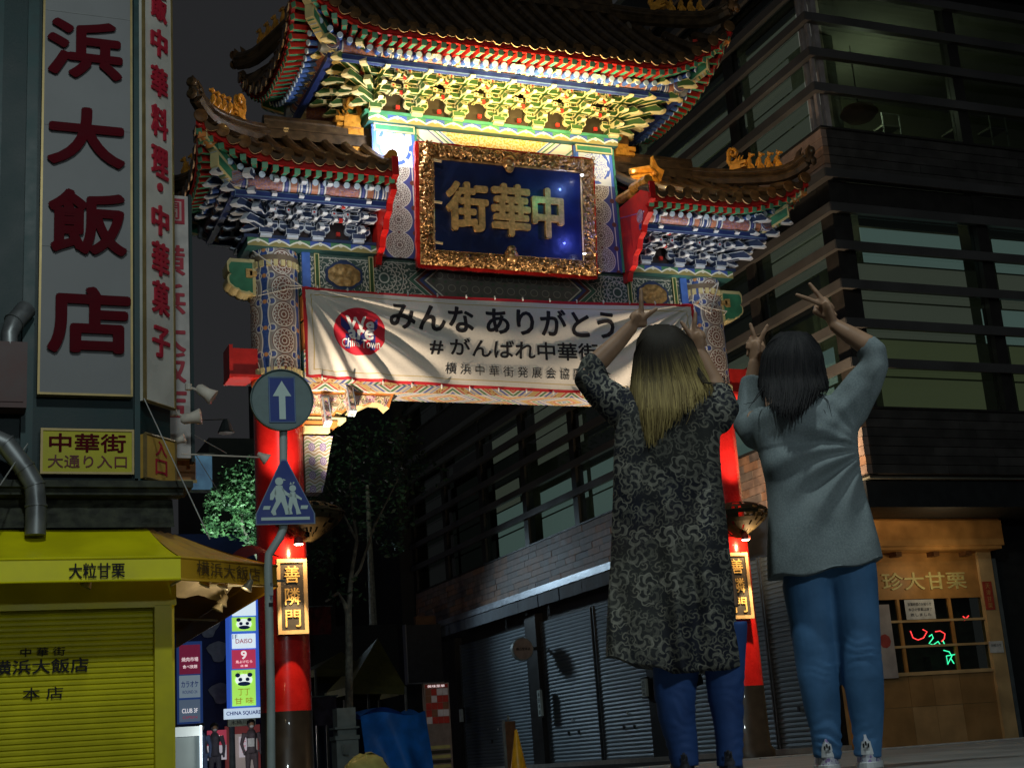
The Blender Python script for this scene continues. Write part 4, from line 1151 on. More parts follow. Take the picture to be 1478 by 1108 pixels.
for ch, px, py, w_, h_ in (('浜', 123, 72, 108, 92), ('大', 125, 198, 110, 90), ('飯', 127, 321, 110, 96), ('店', 129, 462, 114, 96), ('横', 122, -66, 108, 92)):
    c = onY(px, py, 12.9); k = 13.5/2050
    text(ch, (w_*k*.93, h_*k*.95), c, XV, ZV, sgn_red, s1, 'lettering', bold=.038, ext=.012, off=.0, res=5)
# chamfer sign
cr = Vector((1, 1, 0)).normalized(); cn = Vector((1, -1, 0)).normalized()
def cham(nm, label, z0, z1, board):
    a, b = Vector((1.765, 13.04, 0)), Vector((2.085, 13.36, 0))
    t = thing(nm, label, 'sign', ((a+b)/2).to_tuple()[:2]+(z0,))
    m = MB(); m.prism([a+ZV*z0, b+ZV*z0, b+ZV*z1, a+ZV*z1], cn, .06); m.build('board', board, t)
    m = MB()
    for P, Q in ((a+ZV*z0, b+ZV*z0), (b+ZV*z0, b+ZV*z1), (b+ZV*z1, a+ZV*z1), (a+ZV*z1, a+ZV*z0)): m.tube([P+cn*.055, Q+cn*.055], .018, 4)
    m.build('trim', gold_trim, t); return t, (a+b)/2
sgn_glow = M('sign_white_glossy', (.6, .57, .5), .3, var=.15, sc_=2, coat=.4)
s2, cc_ = cham('corner_sign', 'narrow white vertical sign with small red characters on the cut corner of the teal building', 3.56, 9.4, sgn_glow)
red2 = M('sign_red_raised', (.42, .02, .04), .4, var=.1)
for ch, py, h_ in (('飯', 8, 50), ('中', 62, 46), ('華', 118, 50), ('料', 176, 52), ('理', 234, 50), ('・', 270, 12), ('中', 318, 48), ('華', 374, 54), ('菓', 430, 52), ('子', 494, 48)):
    z = onY(222, py, 13.15).z; wd = .24 if ch != '・' else .06
    text(ch, (wd*1.02, h_*13.6/2050*.93), cc_+cn*.062+ZV*z, cr, ZV, red2, s2, 'lettering', bold=.03, ext=.02)
yel = M('sign_yellow', (.46, .42, .006), .5, var=.1, sc_=3); yel2 = M('sign_orange_yellow', (.5, .3, .06), .5, var=.1)
s3 = vsign('direction_sign', 'yellow sign with three large and five small dark red characters under the white sign', .905, 1.675, 2.86, 3.235, 12.93, 0, 0, 0, yel, 0)
text('中華街', (.66, .165), (1.29, 12.928, 3.125), XV, ZV, sgn_red, s3, bold=.022, ext=.004)
text('大通り入口', (.68, .115), (1.29, 12.928, 2.955), XV, ZV, M('sign_dark_red', (.12, .005, .008), .5), s3, bold=.012, ext=.004)
s4, c4 = cham('corner_entrance_sign', 'small orange sign with two red characters below the narrow corner sign', 2.83, 3.24, yel2)
for ch, z in (('入', 3.13), ('口', 2.955)): text(ch, (.17, .14), c4+cn*.062+ZV*z, cr, ZV, red2, s4, bold=.02, ext=.004)
# second sign board on the side street
s5 = thing('side_sign', 'white vertical sign with red characters and red seal on the building side', 'sign', (2.3, 15, 3.5))
m = MB(); m.box2((2.1, 15.0, 3.46), (2.56, 15.12, 6.46)); m.build('board', M('side_sign_board', (.55, .5, .46), .5), s5)
m = MB(); m.box2((2.565, 14.99, 3.42), (2.60, 15.13, 6.48)); m.build('trim', teal_wall, s5)
m = MB(); m.box2((2.2, 14.99, 6.12), (2.52, 15.0, 6.42)); m.box2((2.235, 14.986, 6.155), (2.485, 14.99, 6.385), 1); m.build('seal', [red2, M('seal_pink', (.55, .35, .33), .5)], s5)
text('關', (.2, .2), (2.36, 14.985, 6.27), XV, ZV, red2, s5, bold=.01, ext=.003)
for ch, py in (('横', 376), ('浜', 432), ('大', 486), ('飯', 530), ('店', 582)):
    z = onY(258, py, 15).z; text(ch, (.36, .34), (2.335, 14.998, z), XV, ZV, red2, s5, bold=.022, ext=.005)
t = thing('side_box_sign', 'small orange box sign below the side sign on the building corner', 'sign', (2.45, 15.4, 3.1))
m = MB(); m.box2((2.2, 15.3, 3.28), (2.66, 15.5, 3.52)); m.build('box', M('orange_box', (.4, .16, .03), .5), t); m = MB(); m.box2((2.2, 15.28, 3.25), (2.67, 15.3, 3.285)); m.build('trim', gold_trim, t)
# spot lamps on the corner
lampw = M('lamp_housing_white', (.7, .62, .52), .35)
for (px, py, d, lab) in ((296, 566, (.8, -.2, -.6), 'white cylinder spotlight beside the side sign, upper one'), (275, 603, (.9, -.3, .1), 'white bell spotlight beside the side sign, middle one'), (258, 635, (.8, -.3, .2), 'small white spotlight low beside the side sign')):
    c = onY(px, py, 14.2); t = thing('spotlight', lab, 'lamp', c, 'spotlights on the corner')
    Q = Vector(d).to_track_quat('Z', 'Y').to_matrix(); s_ = 1 if py < 620 else .6
    m = MB(); m.lathe([(.03*s_, -.10*s_), (.055*s_, -.07*s_), (.06*s_, .03*s_), (.085*s_, .10*s_), (.08*s_, .105*s_)], c, 16, 0, Q); m.lathe([(.0, .085*s_), (.078*s_, .095*s_)], c, 16, 1, Q, caps=False); m.build('lamp_head', [lampw, M('lamp_lens_grey', (.3, .28, .25), .2)], t, smooth=True)
    m = MB(); m.tube([c+Q@Vector((0, 0, -.08)), c+Vector((-.08, 0, .02)), c+Vector((-.16, 0, .05))], .014, 6); m.lathe([(.035, 0), (.035, .06)], c+Vector((-.17, 0, .02)), 10); m.build('bracket', lampw, t)
t = thing('spotlight', 'white lamp on a long arm reaching towards the left gate column', 'lamp', onY(380, 662, 14.6))
c = onY(381, 660, 14.6); m = MB(); m.tube([onY(262, 655, 14.6), c], .008, 5); m.build('arm', lampw, t)
m = MB(); m.lathe([(.02, -.08), (.035, -.03), (.065, .04), (.06, .045)], c, 12, 0, Vector((.75, 0, -.5)).to_track_quat('Z', 'Y').to_matrix()); m.build('lamp_head', lampw, t, smooth=True)
c = onY(326, 612, 16.5); t = thing('floodlight', 'small dark floodlight hanging on a wire left of the gate column', 'lamp', c)
m = MB(); m.lathe([(.03, .06), (.05, .02), (.1, -.10), (.095, -.11)], c, 10); m.build('lamp_head', M('dark_lamp', (.02, .025, .025), .4), t); m = MB(); m.tube([onY(255, 607, 16.5), c+ZV*.06], .006, 4); m.build('arm', M('dark_lamp', (.02, .025, .025), .4), t)
wire_m = M('wire_grey', (.35, .35, .33), .5)
for k, (a, b, lab) in enumerate((((208, 575), (303, 778), 'tension rod running from the sign shelf to the awning corner'), ((40, 640), (0, 700), 'thin rod crossing the duct at the left edge'), ((275, 625), (327, 654), 'short grey rod beside the orange box sign'), ((276, 645), (322, 720), 'dark thin cable hanging beside the lit tree'))):
    A, B = onY(*a, 12.95 if k < 2 else 15), onY(*b, 12.35 if k < 2 else 15.5)
    o = MB().tube([A, B], .006 if k < 3 else .004, 5).build('cable', wire_m); tag(o, lab, 'cable')
# ducts
duct = M('galvanised_duct', (.22, .23, .23), .4, metal=.6, var=.3, sc_=5)
t = thing('duct_pipe', 'grey galvanised duct bending down to the yellow awning at the left edge', 'pipe', onY(50, 765, 12.75))
A = [onY(-12, 632, 12.75), onY(8, 640, 12.75), onY(36, 676, 12.75), onY(50, 700, 12.75), onY(52, 730, 12.75), onY(51, 772, 12.75)]
m = MB(); m.tube(A, .088, 16); m.build('pipe', duct, t, smooth=True)
for i in (1, 2, 3, 4):
    m = MB(); d = (A[i+1]-A[i-1]).normalized(); m.tube([A[i]-d*.008, A[i]+d*.008], .096, 16); m.build('pipe_seam', duct, t, smooth=True)
t = thing('elbow_vent', 'grey elbow vent above the brown box at the left edge', 'pipe', onY(15, 490, 12.8))
A = [onY(14, 500, 12.8), onY(13, 484, 12.8), onY(20, 466, 12.85), onY(38, 446, 12.95)]
m = MB(); m.tube(A, [.07, .075, .085, .09], 14); m.build('pipe', duct, t, smooth=True)
m = MB(); m.tube([A[2], A[2]+Vector((0.004, .003, .006))], .098, 14); m.build('pipe_seam', duct, t, smooth=True)
c = onY(12, 545, 12.85); t = thing('wall_box', 'brown metal box on the teal wall between vent and duct', 'box', c)
m = MB(); m.box(c, (.30, .24, .60)); m.build('housing', M('brown_box', (.09, .045, .04), .5, var=.2), t)
m = MB(); m.box(c-Vector((0, .125, 0)), (.24, .01, .5)); m.build('door', M('brown_box', (.09, .045, .04), .5), t)
# shutter
yshut = M('yellow_shutter_paint', (.64, .58, .006), .45, var=.15, sc_=2.5)
sh = thing('roller_shutter', 'closed yellow roller shutter with black characters under the yellow awning', 'shutter', (.5, 13, gz))
m = MB(); zt = 1.66; n = 38; hs = (zt-gz)/n
prof = []
for i in range(n):
    z = gz+i*hs; prof += [(0, z), (-.012, z+hs*.15), (-.014, z+hs*.6), (-.004, z+hs*.92), (.004, z+hs*.96)]
vs = [(x, 13.03+p[0], p[1]) for p in prof for x in (-3.3, 1.87)]
m.add(vs, [(2*i, 2*i+1, 2*i+3, 2*i+2) for i in range(len(prof)-1)]); m.build('slats', yshut, sh, kind='stuff')
m = MB(); m.box2((1.87, 12.93, gz), (2.02, 13.1, 1.72)); m.box2((2.02, 13.05, gz), (2.06, 13.4, 1.72)); m.build('guide_post', yshut, sh)
m = MB(); m.box2((-3.3, 12.92, 1.66), (2.06, 13.2, 1.92)); m.box2((-3.3, 12.90, 1.64), (1.87, 12.92, 1.68)); m.build('shutter_housing', yshut, sh)
m = MB(); m.box2((2.02, 13.44, gz), (2.04, 14, 1.92)); m.build('side_panel', yshut, sh)
for s_, px, py, w_, h_ in (('中 華 街', 62, 940, 56, 11), ('横浜大飯店', 59, 961, 120, 18), ('本 店', 62, 1000, 50, 15)):
    k = 13.4/2050; text(s_, (w_*k, h_*k*1.02), onY(px, py, 13.0), XV, ZV, ink, sh, bold=.02 if h_ > 15 else .01, ext=.002, off=.001)
# awning
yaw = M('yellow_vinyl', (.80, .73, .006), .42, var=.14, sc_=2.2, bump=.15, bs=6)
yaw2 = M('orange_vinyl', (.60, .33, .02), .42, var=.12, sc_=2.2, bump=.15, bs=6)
aw = thing('awning', 'yellow vinyl awning wrapping round the corner above the yellow shutter', 'awning', (.5, 12.5, 1.8))
def strip3(name, a, b, at, bt, mat):
    # slope from top edge (at->bt) to lip (a->b), then valance .19 down
    m = MB(); a, b, at, bt = map(Vector, (a, b, at, bt))
    m.grid(lambda u, v: (a.lerp(b, u)).lerp(at.lerp(bt, u), v)+ZV*(-.025*math.sin(PI*v)+.006*math.sin(u*23+v*3)), 30, 6)
    o = m.build(name, mat, aw, smooth='all')
    m = MB(); h = ZV*.19; n_ = (b-a).cross(ZV).normalized()
    m.grid(lambda u, v: a.lerp(b, u)-h*(1-v)+n_*.008*math.sin(u*19)*(1-v), 30, 3); m.tube([a-h, b-h], .011, 6); m.tube([a, b], .012, 6)
    m.build(name+'_valance', mat, aw, smooth='all'); return o
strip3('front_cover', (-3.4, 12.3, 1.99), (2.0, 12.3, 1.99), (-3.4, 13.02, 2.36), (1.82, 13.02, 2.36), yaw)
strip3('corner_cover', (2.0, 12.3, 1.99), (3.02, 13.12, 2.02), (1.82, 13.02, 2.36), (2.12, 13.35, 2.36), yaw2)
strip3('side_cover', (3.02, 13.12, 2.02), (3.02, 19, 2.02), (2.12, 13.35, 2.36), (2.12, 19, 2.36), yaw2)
m = MB()
for (a, b) in (((2.0, 12.3, 1.8), (2.02, 13.0, 1.84)), ((2.02, 13.0, 1.84), (2.12, 13.35, 2.3)), ((-3.2, 12.32, 1.82), (-3.2, 13, 1.9)), ((3.0, 13.14, 1.84), (2.1, 13.4, 1.9)), ((3.0, 16, 1.84), (2.1, 16, 1.9))): m.tube([a, b], .013, 6)
m.build('awning_frame', M('awning_pipe', (.4, .38, .3), .4), aw, kind='stuff')
m = MB(); m.grid(lambda u, v: (2.1+.62*u*(1-.2*v), 12.98+.4*v+.2*u, 1.80-.02*u+.20*(1-v)-.02*math.sin(u*9)), 8, 6); m.build('hanging_cloth', M('pale_cloth', (.6, .52, .42), .8), aw, smooth='all')
text('大粒甘栗', (.45, .125), onY(140, 823, 12.288)+ZV*0, XV, ZV, ink, aw, bold=.02, ext=.001, off=.004)
d_ = (Vector((3.02, 13.12, 0))-Vector((2.0, 12.3, 0))).normalized()
text('横浜大飯店', (.86, .125), Vector((2.48, 12.686, 1.915))+Vector((d_.y, -d_.x, 0))*.012, d_, ZV, M('faded_ink', (.12, .07, .02), .6), aw, bold=.008, ext=.001, off=.004)
alm = M('awning_lamp_metal', (.3, .27, .2), .35, metal=.5)
for k, (px, py, lab) in enumerate(((297, 840, 'first'), (323, 843, 'second'), (358, 846, 'third'), (322, 868, 'fourth'), (316, 876, 'fifth'), (126, 842, 'lone'))):
    c = onY(px, py, 12.75 if k < 3 else (13.3 if k < 5 else 12.7))
    t = thing('clip_lamp', ('small metal clip lamp under the awning corner, %s from the shutter' % lab) if k < 5 else 'small metal lamp hanging under the front of the yellow awning', 'lamp', c, 'clip lamps under the awning')
    m = MB(); m.lathe([(.015, .07), (.028, .05), (.03, .02), (.055, -.03), (.052, -.032)], c, 12, 0, Matrix.Rotation(.5, 3, 'Y')); m.build('lamp_head', alm, t, smooth=True)
    m = MB(); m.tube([c+Vector((.03, 0, .05)), c+Vector((.02, .02, .12))], .006, 5); m.build('bracket', alm, t)
# ================================================================== POLE SIGN
pgrey = M('sign_pole_paint', (.34, .40, .38), .45, var=.12, sc_=4)
blue = M('sign_blue', (.008, .03, .20), .45, var=.05); swhite = M('sign_white', (.48, .6, .56), .5, var=.06)
ps = thing('road_sign_pole', 'bent grey pole with a round one way sign and a triangular crosswalk sign', 'sign', (2.55, 11.5, 0))
PYc = 11.5
m = MB(); m.tube([onY(409, 545, PYc), onY(409, 762, PYc), onY(404, 775, PYc), onY(388, 800, PYc), onY(387, 820, PYc), onY(391, 1000, PYc), Vector((2.555, PYc, 0))], [.034]*7, 16); m.build('pole', pgrey, ps, smooth=True)
m = MB(); 
for py_ in (580, 715): m.box(onY(409, py_, PYc-.035), (.12, .03, .04))
m.build('clamp', M('clamp_dark', (.08, .09, .09), .5), ps)
c = onY(407, 577, PYc-.06); R_ = .262
axm = Matrix(((1, 0, 0), (0, 0, -1), (0, 1, 0)))
yw = Matrix.Rotation(-.10, 3, 'Z')
AX = yw@Matrix(((1, 0, 0), (0, 0, 1), (0, 1, 0)))
m = MB(); m.lathe([(0, -.002), (R_-.012, -.002), (R_, -.02), (R_+.004, -.02), (R_+.004, .03), (R_-.01, .035), (0, .035)], c, 56, 0, AX, caps=False); rs = m.build('round_plate', M('sign_back_grey', (.12, .17, .165), .45), ps, smooth=True)
rr, rn = yw@XV, yw@Vector((0, -1, 0))
def sq(m, c0, w_, h_, off, mi=0): 
    c0 = c0+rn*off; m.prism([c0-rr*w_/2-ZV*h_/2, c0+rr*w_/2-ZV*h_/2, c0+rr*w_/2+ZV*h_/2, c0-rr*w_/2+ZV*h_/2], rn, .002, mi)
m = MB(); sq(m, c, .225, .40, .006); rp = m.build('blue_panel', blue, rs)
m = MB()
for (a, b, w2, h2) in ((0, .193, .212, .006), (0, -.193, .212, .006), (-.106, 0, .006, .39), (.106, 0, .006, .39)): sq(m, c+rr*a+ZV*b, w2, h2, .010)
m.build('panel_border', M('dim_sign_border', (.12, .2, .3), .5), rs)
m = MB(); q = c+rn*.010
m.prism([q+rr*a+ZV*b for a, b in ((-.027, -.17), (.027, -.17), (.027, .03), (.078, .03), (0, .165), (-.078, .03), (-.027, .03))], rn, .002); m.build('white_arrow', swhite, rs)
c = onY(411, 718, PYc-.06); q = c+rn*.0
TA, TBL, TBR = onY(411, 664, PYc-.06), onY(370, 756, PYc-.06), onY(453, 756, PYc-.06)
def tri(sc_, off, mi=0, rad=.03):
    C_ = c; pts = []
    V = [(-.245, -.225), (.245, -.225), (.245, -.14), (.02, .325), (-.02, .325), (-.245, -.14)]
    return [C_+rn*off+rr*a*sc_+ZV*(b*sc_) for a, b in V]
m = MB(); m.prism(tri(1, 0), rn, .012); tp = m.build('triangle_plate', M('sign_edge_blue', (.16, .22, .32), .5), ps)
m = MB(); m.prism(tri(.955, .013), rn, .002); m.build('blue_panel', blue, tp)
m = MB(); m.tube([c+ZV*.3+YV*.03, c-ZV*.2+YV*.03], .02, 6); m.build('stiffener', pgrey, tp)
def poly(m, pts, s_=1.0, ox=0, oz=0):
    m.prism([c+rn*.017+rr*(a*s_+ox)+ZV*(b*s_+oz) for a, b in pts], rn, .002)
def disc(m, x, z, r): poly(m, [(x+r*math.cos(2*PI*i/14), z+r*math.sin(2*PI*i/14)) for i in range(14)])
m = MB(); poly(m, [(-.2, -.19), (.2, -.19), (.2, -.165), (-.2, -.165)])
poly(m, [(-.185, -.10), (-.13, -.10), (-.12, -.07), (-.175, -.07)]); poly(m, [(.125, -.10), (.18, -.10), (.19, -.07), (.13, -.07)]); m.build('crossing_bars', swhite, tp)
m = MB()   # tall child with cap, leading
disc(m, -.045, .135, .034); poly(m, [(-.01, .14), (.012, .145), (-.012, .158)])
poly(m, [(-.075, .10), (-.02, .10), (.0, .03), (.01, -.03), (-.075, -.03), (-.085, .03)])
poly(m, [(-.08, .09), (-.12, .03), (-.125, -.02), (-.10, -.02), (-.07, .03)])
poly(m, [(-.03, .09), (.02, .04), (.06, .02), (.055, .0), (.0, .02)])
poly(m, [(-.075, -.03), (-.03, -.03), (-.08, -.11), (-.075, -.145), (-.10, -.15), (-.12, -.12)])
poly(m, [(-.035, -.03), (.01, -.03), (.03, -.10), (.04, -.14), (.0, -.145), (-.01, -.10)]); m.build('walking_child', swhite, tp)
m = MB()
disc(m, .065, .075, .028); poly(m, [(.04, .105), (.06, .11), (.05, .13)]); poly(m, [(.065, .105), (.085, .125), (.07, .13)])
poly(m, [(.045, .045), (.085, .045), (.10, -.04), (.03, -.04)])
poly(m, [(.08, .035), (.14, -.01), (.135, -.025), (.08, .0)]); poly(m, [(.05, .035), (.02, .01), (.03, .0), (.06, .01)])
poly(m, [(.03, -.04), (.065, -.04), (.05, -.11), (.06, -.14), (.025, -.145), (.02, -.10)])
poly(m, [(.06, -.04), (.098, -.04), (.115, -.10), (.13, -.14), (.09, -.145), (.085, -.10)]); m.build('walking_child', swhite, tp)
m = MB(); m.box(onY(391, 850, PYc-.036), (.035, .006, .10), 0); m.box(onY(391, 872, PYc-.036), (.035, .006, .03), 1); st_ = m.build('pole_sticker', [M('sticker_grey', (.3, .36, .36), .5), ink], ps)
text('E', (.02, .024), onY(392, 843, PYc-.040), XV, ZV, ink, ps, ext=.001); text('8', (.016, .022), onY(391, 862, PYc-.040), XV, ZV, blue, ps, ext=.001)
# ================================================================== RIGHT BUILDING
BX, BY = 14.0, 18.68
rb = thing('glass_building', 'dark modern building with long horizontal metal louvres and stone bands behind the women', 'building', (BX, BY, gz))
frame_m = M('dark_window_frame', (.022, .020, .018), .45, var=.2)
louv_m = M('brown_metal_louvre', (.095, .092, .09), .38, metal=.35, var=.25, sc_=.8)
conc = M('dark_interior', (.16, .16, .13), .8, var=.3, sc_=.5)
m = MB()
m.box2((14.0, 22.4, gz), (30, 42, 4.1)) if 0 else None
m.box2((14.12, 20.9, 4.12), (30, 42, 4.2)); m.box2((14.12, 18.8, 4.12), (30, 20.9, 4.2))
m.box2((14.12, 18.8, 9.42), (30, 42, 9.52)); m.box2((14.12, 18.8, 9.98), (30, 42, 10.12)); m.box2((14.1, 18.8, 16.4), (30, 42, 16.6)); m.box2((14.12, 18.95, 13.1), (30, 42, 13.3))
m.build('floor_slab', conc, rb)
m = MB(); m.box2((19.5, 23, 4.2), (19.6, 42, 16.4)); m.box2((14.2, 30, 4.2), (19.5, 30.1, 16.4)) if 0 else None; m.box2((16.3, 22.6, 4.2), (30, 22.7, 16.4)); m.box2((16.2, 22.7, 4.2), (16.3, 42, 16.4)); m.build('interior_wall', M('interior_wall_olive', (.16, .16, .11), .8, var=.3, sc_=.6), rb)
m = MB(); m.box2((14.2, 18.9, 4.2), (14.25, 19.0, 4.3)); 
# corner pillar (lower storey) and slender corner posts (upper storey)
m = MB(); m.box2((14.05, 18.75, 5.27), (14.42, 19.1, 9.4)); m.build('corner_pillar', frame_m, rb)
m = MB(); m.box2((14.04, 18.74, 10.25), (14.10, 18.82, 16.4)); m.box2((14.2, 18.76, 10.25), (14.30, 18.86, 16.4)); m.box2((14.06, 18.95, 10.25), (14.14, 19.03, 16.4)); m.build('corner_post', M('pale_post', (.3, .26, .25), .4), rb)
low_z = [5.27, 5.97, 6.65, 7.33, 8.02, 8.70]; up_z = [10.25, 10.93, 11.60, 12.28, 12.96, 13.64, 14.3, 15.0]
Ym = [onX(1088, 430, 14).y, onX(826, 640, 14).y, onX(758, 700, 14).y]
side_Y = [18.95, 23.35, 27.6, 29.95, 32.2, 34.6, 37.0, 39.4, 41.8]
ya = onX(1092, 480, 14).y; yb_ = onX(826, 680, 14).y; yc_ = onX(757, 740, 14).y
side_Y = [19.1, ya, (ya+yb_)/2+.0, yb_, yc_, yc_+(yc_-yb_), yc_+2*(yc_-yb_), 42]
side_Y = [y for i, y in enumerate(side_Y) if i == 0 or y > side_Y[i-1]+.4 and y <= 42.01]
front_X = [14.42, 17.2, 20.0, 22.8, 25.6]
mull = MB(); mull.box((0, 0, 0), (.20, .30, 1)); 
for (zl, tz) in ((low_z, 9.4), (up_z, 16.4)):
    z0_, z1_ = zl[0], tz
    for y in side_Y[1:]:
        m = MB(); m.box((14.12, y, (z0_+z1_)/2), (.2, .26, z1_-z0_)); m.build('mullion', frame_m, rb)
    for x in front_X[1:]:
        m = MB(); m.box((x, 18.82, (z0_+z1_)/2), (.24, .2, z1_-z0_)); m.build('mullion', frame_m, rb)
def louvre(z, big=False):
    m = MB(); o = .20 if big else .15; h = .15
    a = [(14.06, 42, z), (14.06-o, 42, z), (14.06-o, BY+.06-o, z), (30, BY+.06-o, z), (30, BY+.06, z), (14.06, BY+.06, z)]
    m.prism([(x, y, z) for x, y, z in reversed(a)], (0, 0, 1), .035, 0)
    m.box2((14.06-o-.012, BY+.06-o, z-.03), (14.06-o, 42, z+h-.02)); m.box2((14.06-o, BY+.06-o-.012, z-.03), (30, BY+.06-o, z+h-.02))
    return m.build('louvre', louv_m, rb)
for z in low_z[1:]+[9.3]+up_z[1:]: louvre(z, z == 9.3)
glass_m = None
def _glass(g):
    tr = g.n('ShaderNodeBsdfTransparent'); gl = g.n('ShaderNodeBsdfGlossy'); mx_ = g.n('ShaderNodeMixShader'); fr_ = g.n('ShaderNodeFresnel'); fr_.inputs[0].default_value = 1.5
    tr.inputs[0].default_value = (.55, .6, .56, 1); gl.inputs['Roughness'].default_value = .03
    geo = g.n('ShaderNodeNewGeometry'); fac = S(g, fr_.outputs[0])*(1-S(g, geo.outputs['Backfacing'])); g.t.links.new(fac.k, mx_.inputs[0]); g.t.links.new(tr.outputs[0], mx_.inputs[1]); g.t.links.new(gl.outputs[0], mx_.inputs[2]); g.t.links.new(mx_.outputs[0], g.out.inputs[0])
glass_m = MN('window_glass', _glass)
blinds = [M('roller_blind_teal', (.26, .36, .36), .8, var=.1, sc_=.5, emit=.5), M('roller_blind_olive', (.20, .22, .12), .8, var=.15, sc_=.5, emit=.38), M('roller_blind_grey', (.24, .25, .21), .8, var=.3, sc_=.4, emit=.36), M('roller_blind_dark', (.05, .055, .055), .8, var=.3, sc_=.5, emit=.12)]  # blinds glow faintly by themselves in place of room light behind them
random.seed(11)
def panes(zl, tz, up):
    zz = zl+[tz]
    for i in range(len(zl)):
        a, b = zz[i], zz[i+1]
        for j in range(len(side_Y)-1):
            y0, y1 = side_Y[j]+(.13 if j else 0), side_Y[j+1]-.13
            m = MB(); m.box2((14.08, y0, a), (14.095, y1, b)); w_ = m.build('window_pane', glass_m, rb)
            k = None
            if not up and i < 2 and j >= 2: k = 0 if j < 5 else 3
            elif not up and i >= 2: k = random.choice([3, 3, None, 2])
            elif up: k = 2 if j == 0 and i in (1, 2, 3, 0) else random.choice([3, 2, 3, None])
            elif j < 2: k = random.choice([2, 0])
            if k is not None:
                yy0 = y0 if random.random() < .6 else y0+(y1-y0)*random.uniform(.1, .4)
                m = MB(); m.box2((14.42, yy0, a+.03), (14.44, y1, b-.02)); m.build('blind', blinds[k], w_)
        for j in range(len(front_X)-1):
            x0, x1 = front_X[j]+(.12 if j else 0), front_X[j+1]-.12
            m = MB(); m.box2((x0, 18.83, a), (x1, 18.845, b)); w_ = m.build('window_pane', glass_m, rb)
            k = 1 if (not up and i < 2) else (None if up else random.choice([2, 3, 0]))
            if not up and i == 4: k = 0
            if k is not None:
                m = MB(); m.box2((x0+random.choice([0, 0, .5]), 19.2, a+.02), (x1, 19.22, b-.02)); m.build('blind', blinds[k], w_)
panes(low_z, 9.3, False); panes(up_z, 16.4, True)
m = MB(); m.box2((14.04, 19.1, 8.74), (14.07, 42, 9.28)); m.box2((14.42, 18.76, 8.80), (30, 18.80, 9.3)); m.build('spandrel_panel', frame_m, rb)
# stone bands, laid stone by stone
stones = [M('stone_cladding_%s' % n, c, .55, var=.3, sc_=4, bump=.5, bs=30) for n, c in (('warm', (.25, .175, .14)), ('grey', (.18, .145, .125)), ('rust', (.28, .16, .10)), ('dark', (.12, .10, .095)))]
for nm, y0, y1, z0_, z1_, nc, L in (('stone', 18.68, 42, 4.17, 5.25, 7, .70), ('stone', 18.68, 27, 9.42, 10.23, 5, 1.2)):
    h = (z1_-z0_)/nc
    for r in range(nc):
        y = y0; k = 0
        while y < y1-.05:
            l = L*(random.uniform(.6, 1.35) if not (k == 0 and r % 2) else .5); l = min(l, y1-y)
            pr_o = random.uniform(0, .014)
            m = MB(); m.box2((14.0-pr_o, y+.004, z0_+h*r+.005), (14.1, y+l-.004, z0_+h*(r+1)-.005)); m.build(nm, random.choice(stones[:3] if random.random() < .9 else stones), rb)
            y += l; k += 1
plank_m = [M('dark_plank_a', (.04, .037, .034), .5, var=.3, sc_=3), M('dark_plank_b', (.052, .048, .044), .5, var=.3, sc_=3)]
for z0_, z1_, nc in ((4.17, 5.25, 7), (9.42, 10.23, 5)):
    h = (z1_-z0_)/nc
    for r in range(nc):
        x = 14.1
        while x < 22:
            l = random.uniform(1.2, 3.0); m = MB(); m.box2((x+.004, 18.68-random.uniform(0, .012), z0_+h*r+.005), (x+l-.004, 18.78, z0_+h*(r+1)-.005)); m.build('plank', random.choice(plank_m), rb); x += l
m = MB(); m.box2((14.02, 18.70, 4.15), (14.11, 42, 5.26), 0); m.box2((14.02, 18.70, 9.41), (14.11, 42, 10.24), 0); m.box2((14.02, 18.77, 4.15), (30, 18.79, 5.26)); m.box2((14.02, 18.77, 9.41), (30, 18.79, 10.24)); m.box2((13.97, 18.64, 5.252), (14.05, 42, 5.29)); m.box2((13.97, 18.64, 10.232), (14.05, 42, 10.27)); m.box2((14.05, 18.64, 5.252), (30, 18.72, 5.29)); m.box2((14.05, 18.64, 10.232), (30, 18.72, 10.27))
m.build('band_backing', frame_m, rb)
# things inside the upper storey
m = MB(); m.box2((15.05, 20.3, 10.13), (15.75, 20.9, 16.3)); m.build('interior_column', M('pale_plaster', (.42, .45, .33), .8), rb)
c = onY(1240, 164, 20.0); t = thing('lamp_shade', 'brown bowl lamp behind the upper corner window', 'lamp', c)
m = MB(); m.lathe([(.05, .13), (.3, .1), (.36, .0), (.25, -.12), (.03, -.15)], c, 20); m.build('shade', M('brown_shade', (.2, .1, .07), .4), t, smooth=True); m = MB(); m.tube([c+ZV*.1, c+ZV*1.4], .012, 5); m.build('cord', frame_m, t)
for k, (px, py, n_) in enumerate(((1320, 6, 3), (1455, 22, 1))):
    c = onY(px, py, 20.4); t = thing('ceiling_lights', ['row of three small ceiling lights in the top storey', 'single small ceiling light in the top storey at the right edge'][k], 'lamp', c)
    for i in range(n_): m = MB(); m.box(c+XV*(i-n_/2)*.19, (.13, .05, .04)); m.build('lamp_strip', M('lit_strip', (1, .97, .85), .3, emit=3), t)
    m = MB(); m.box(c+ZV*.04, (.2*n_+.2, .12, .04)); m.build('fitting', frame_m, t)
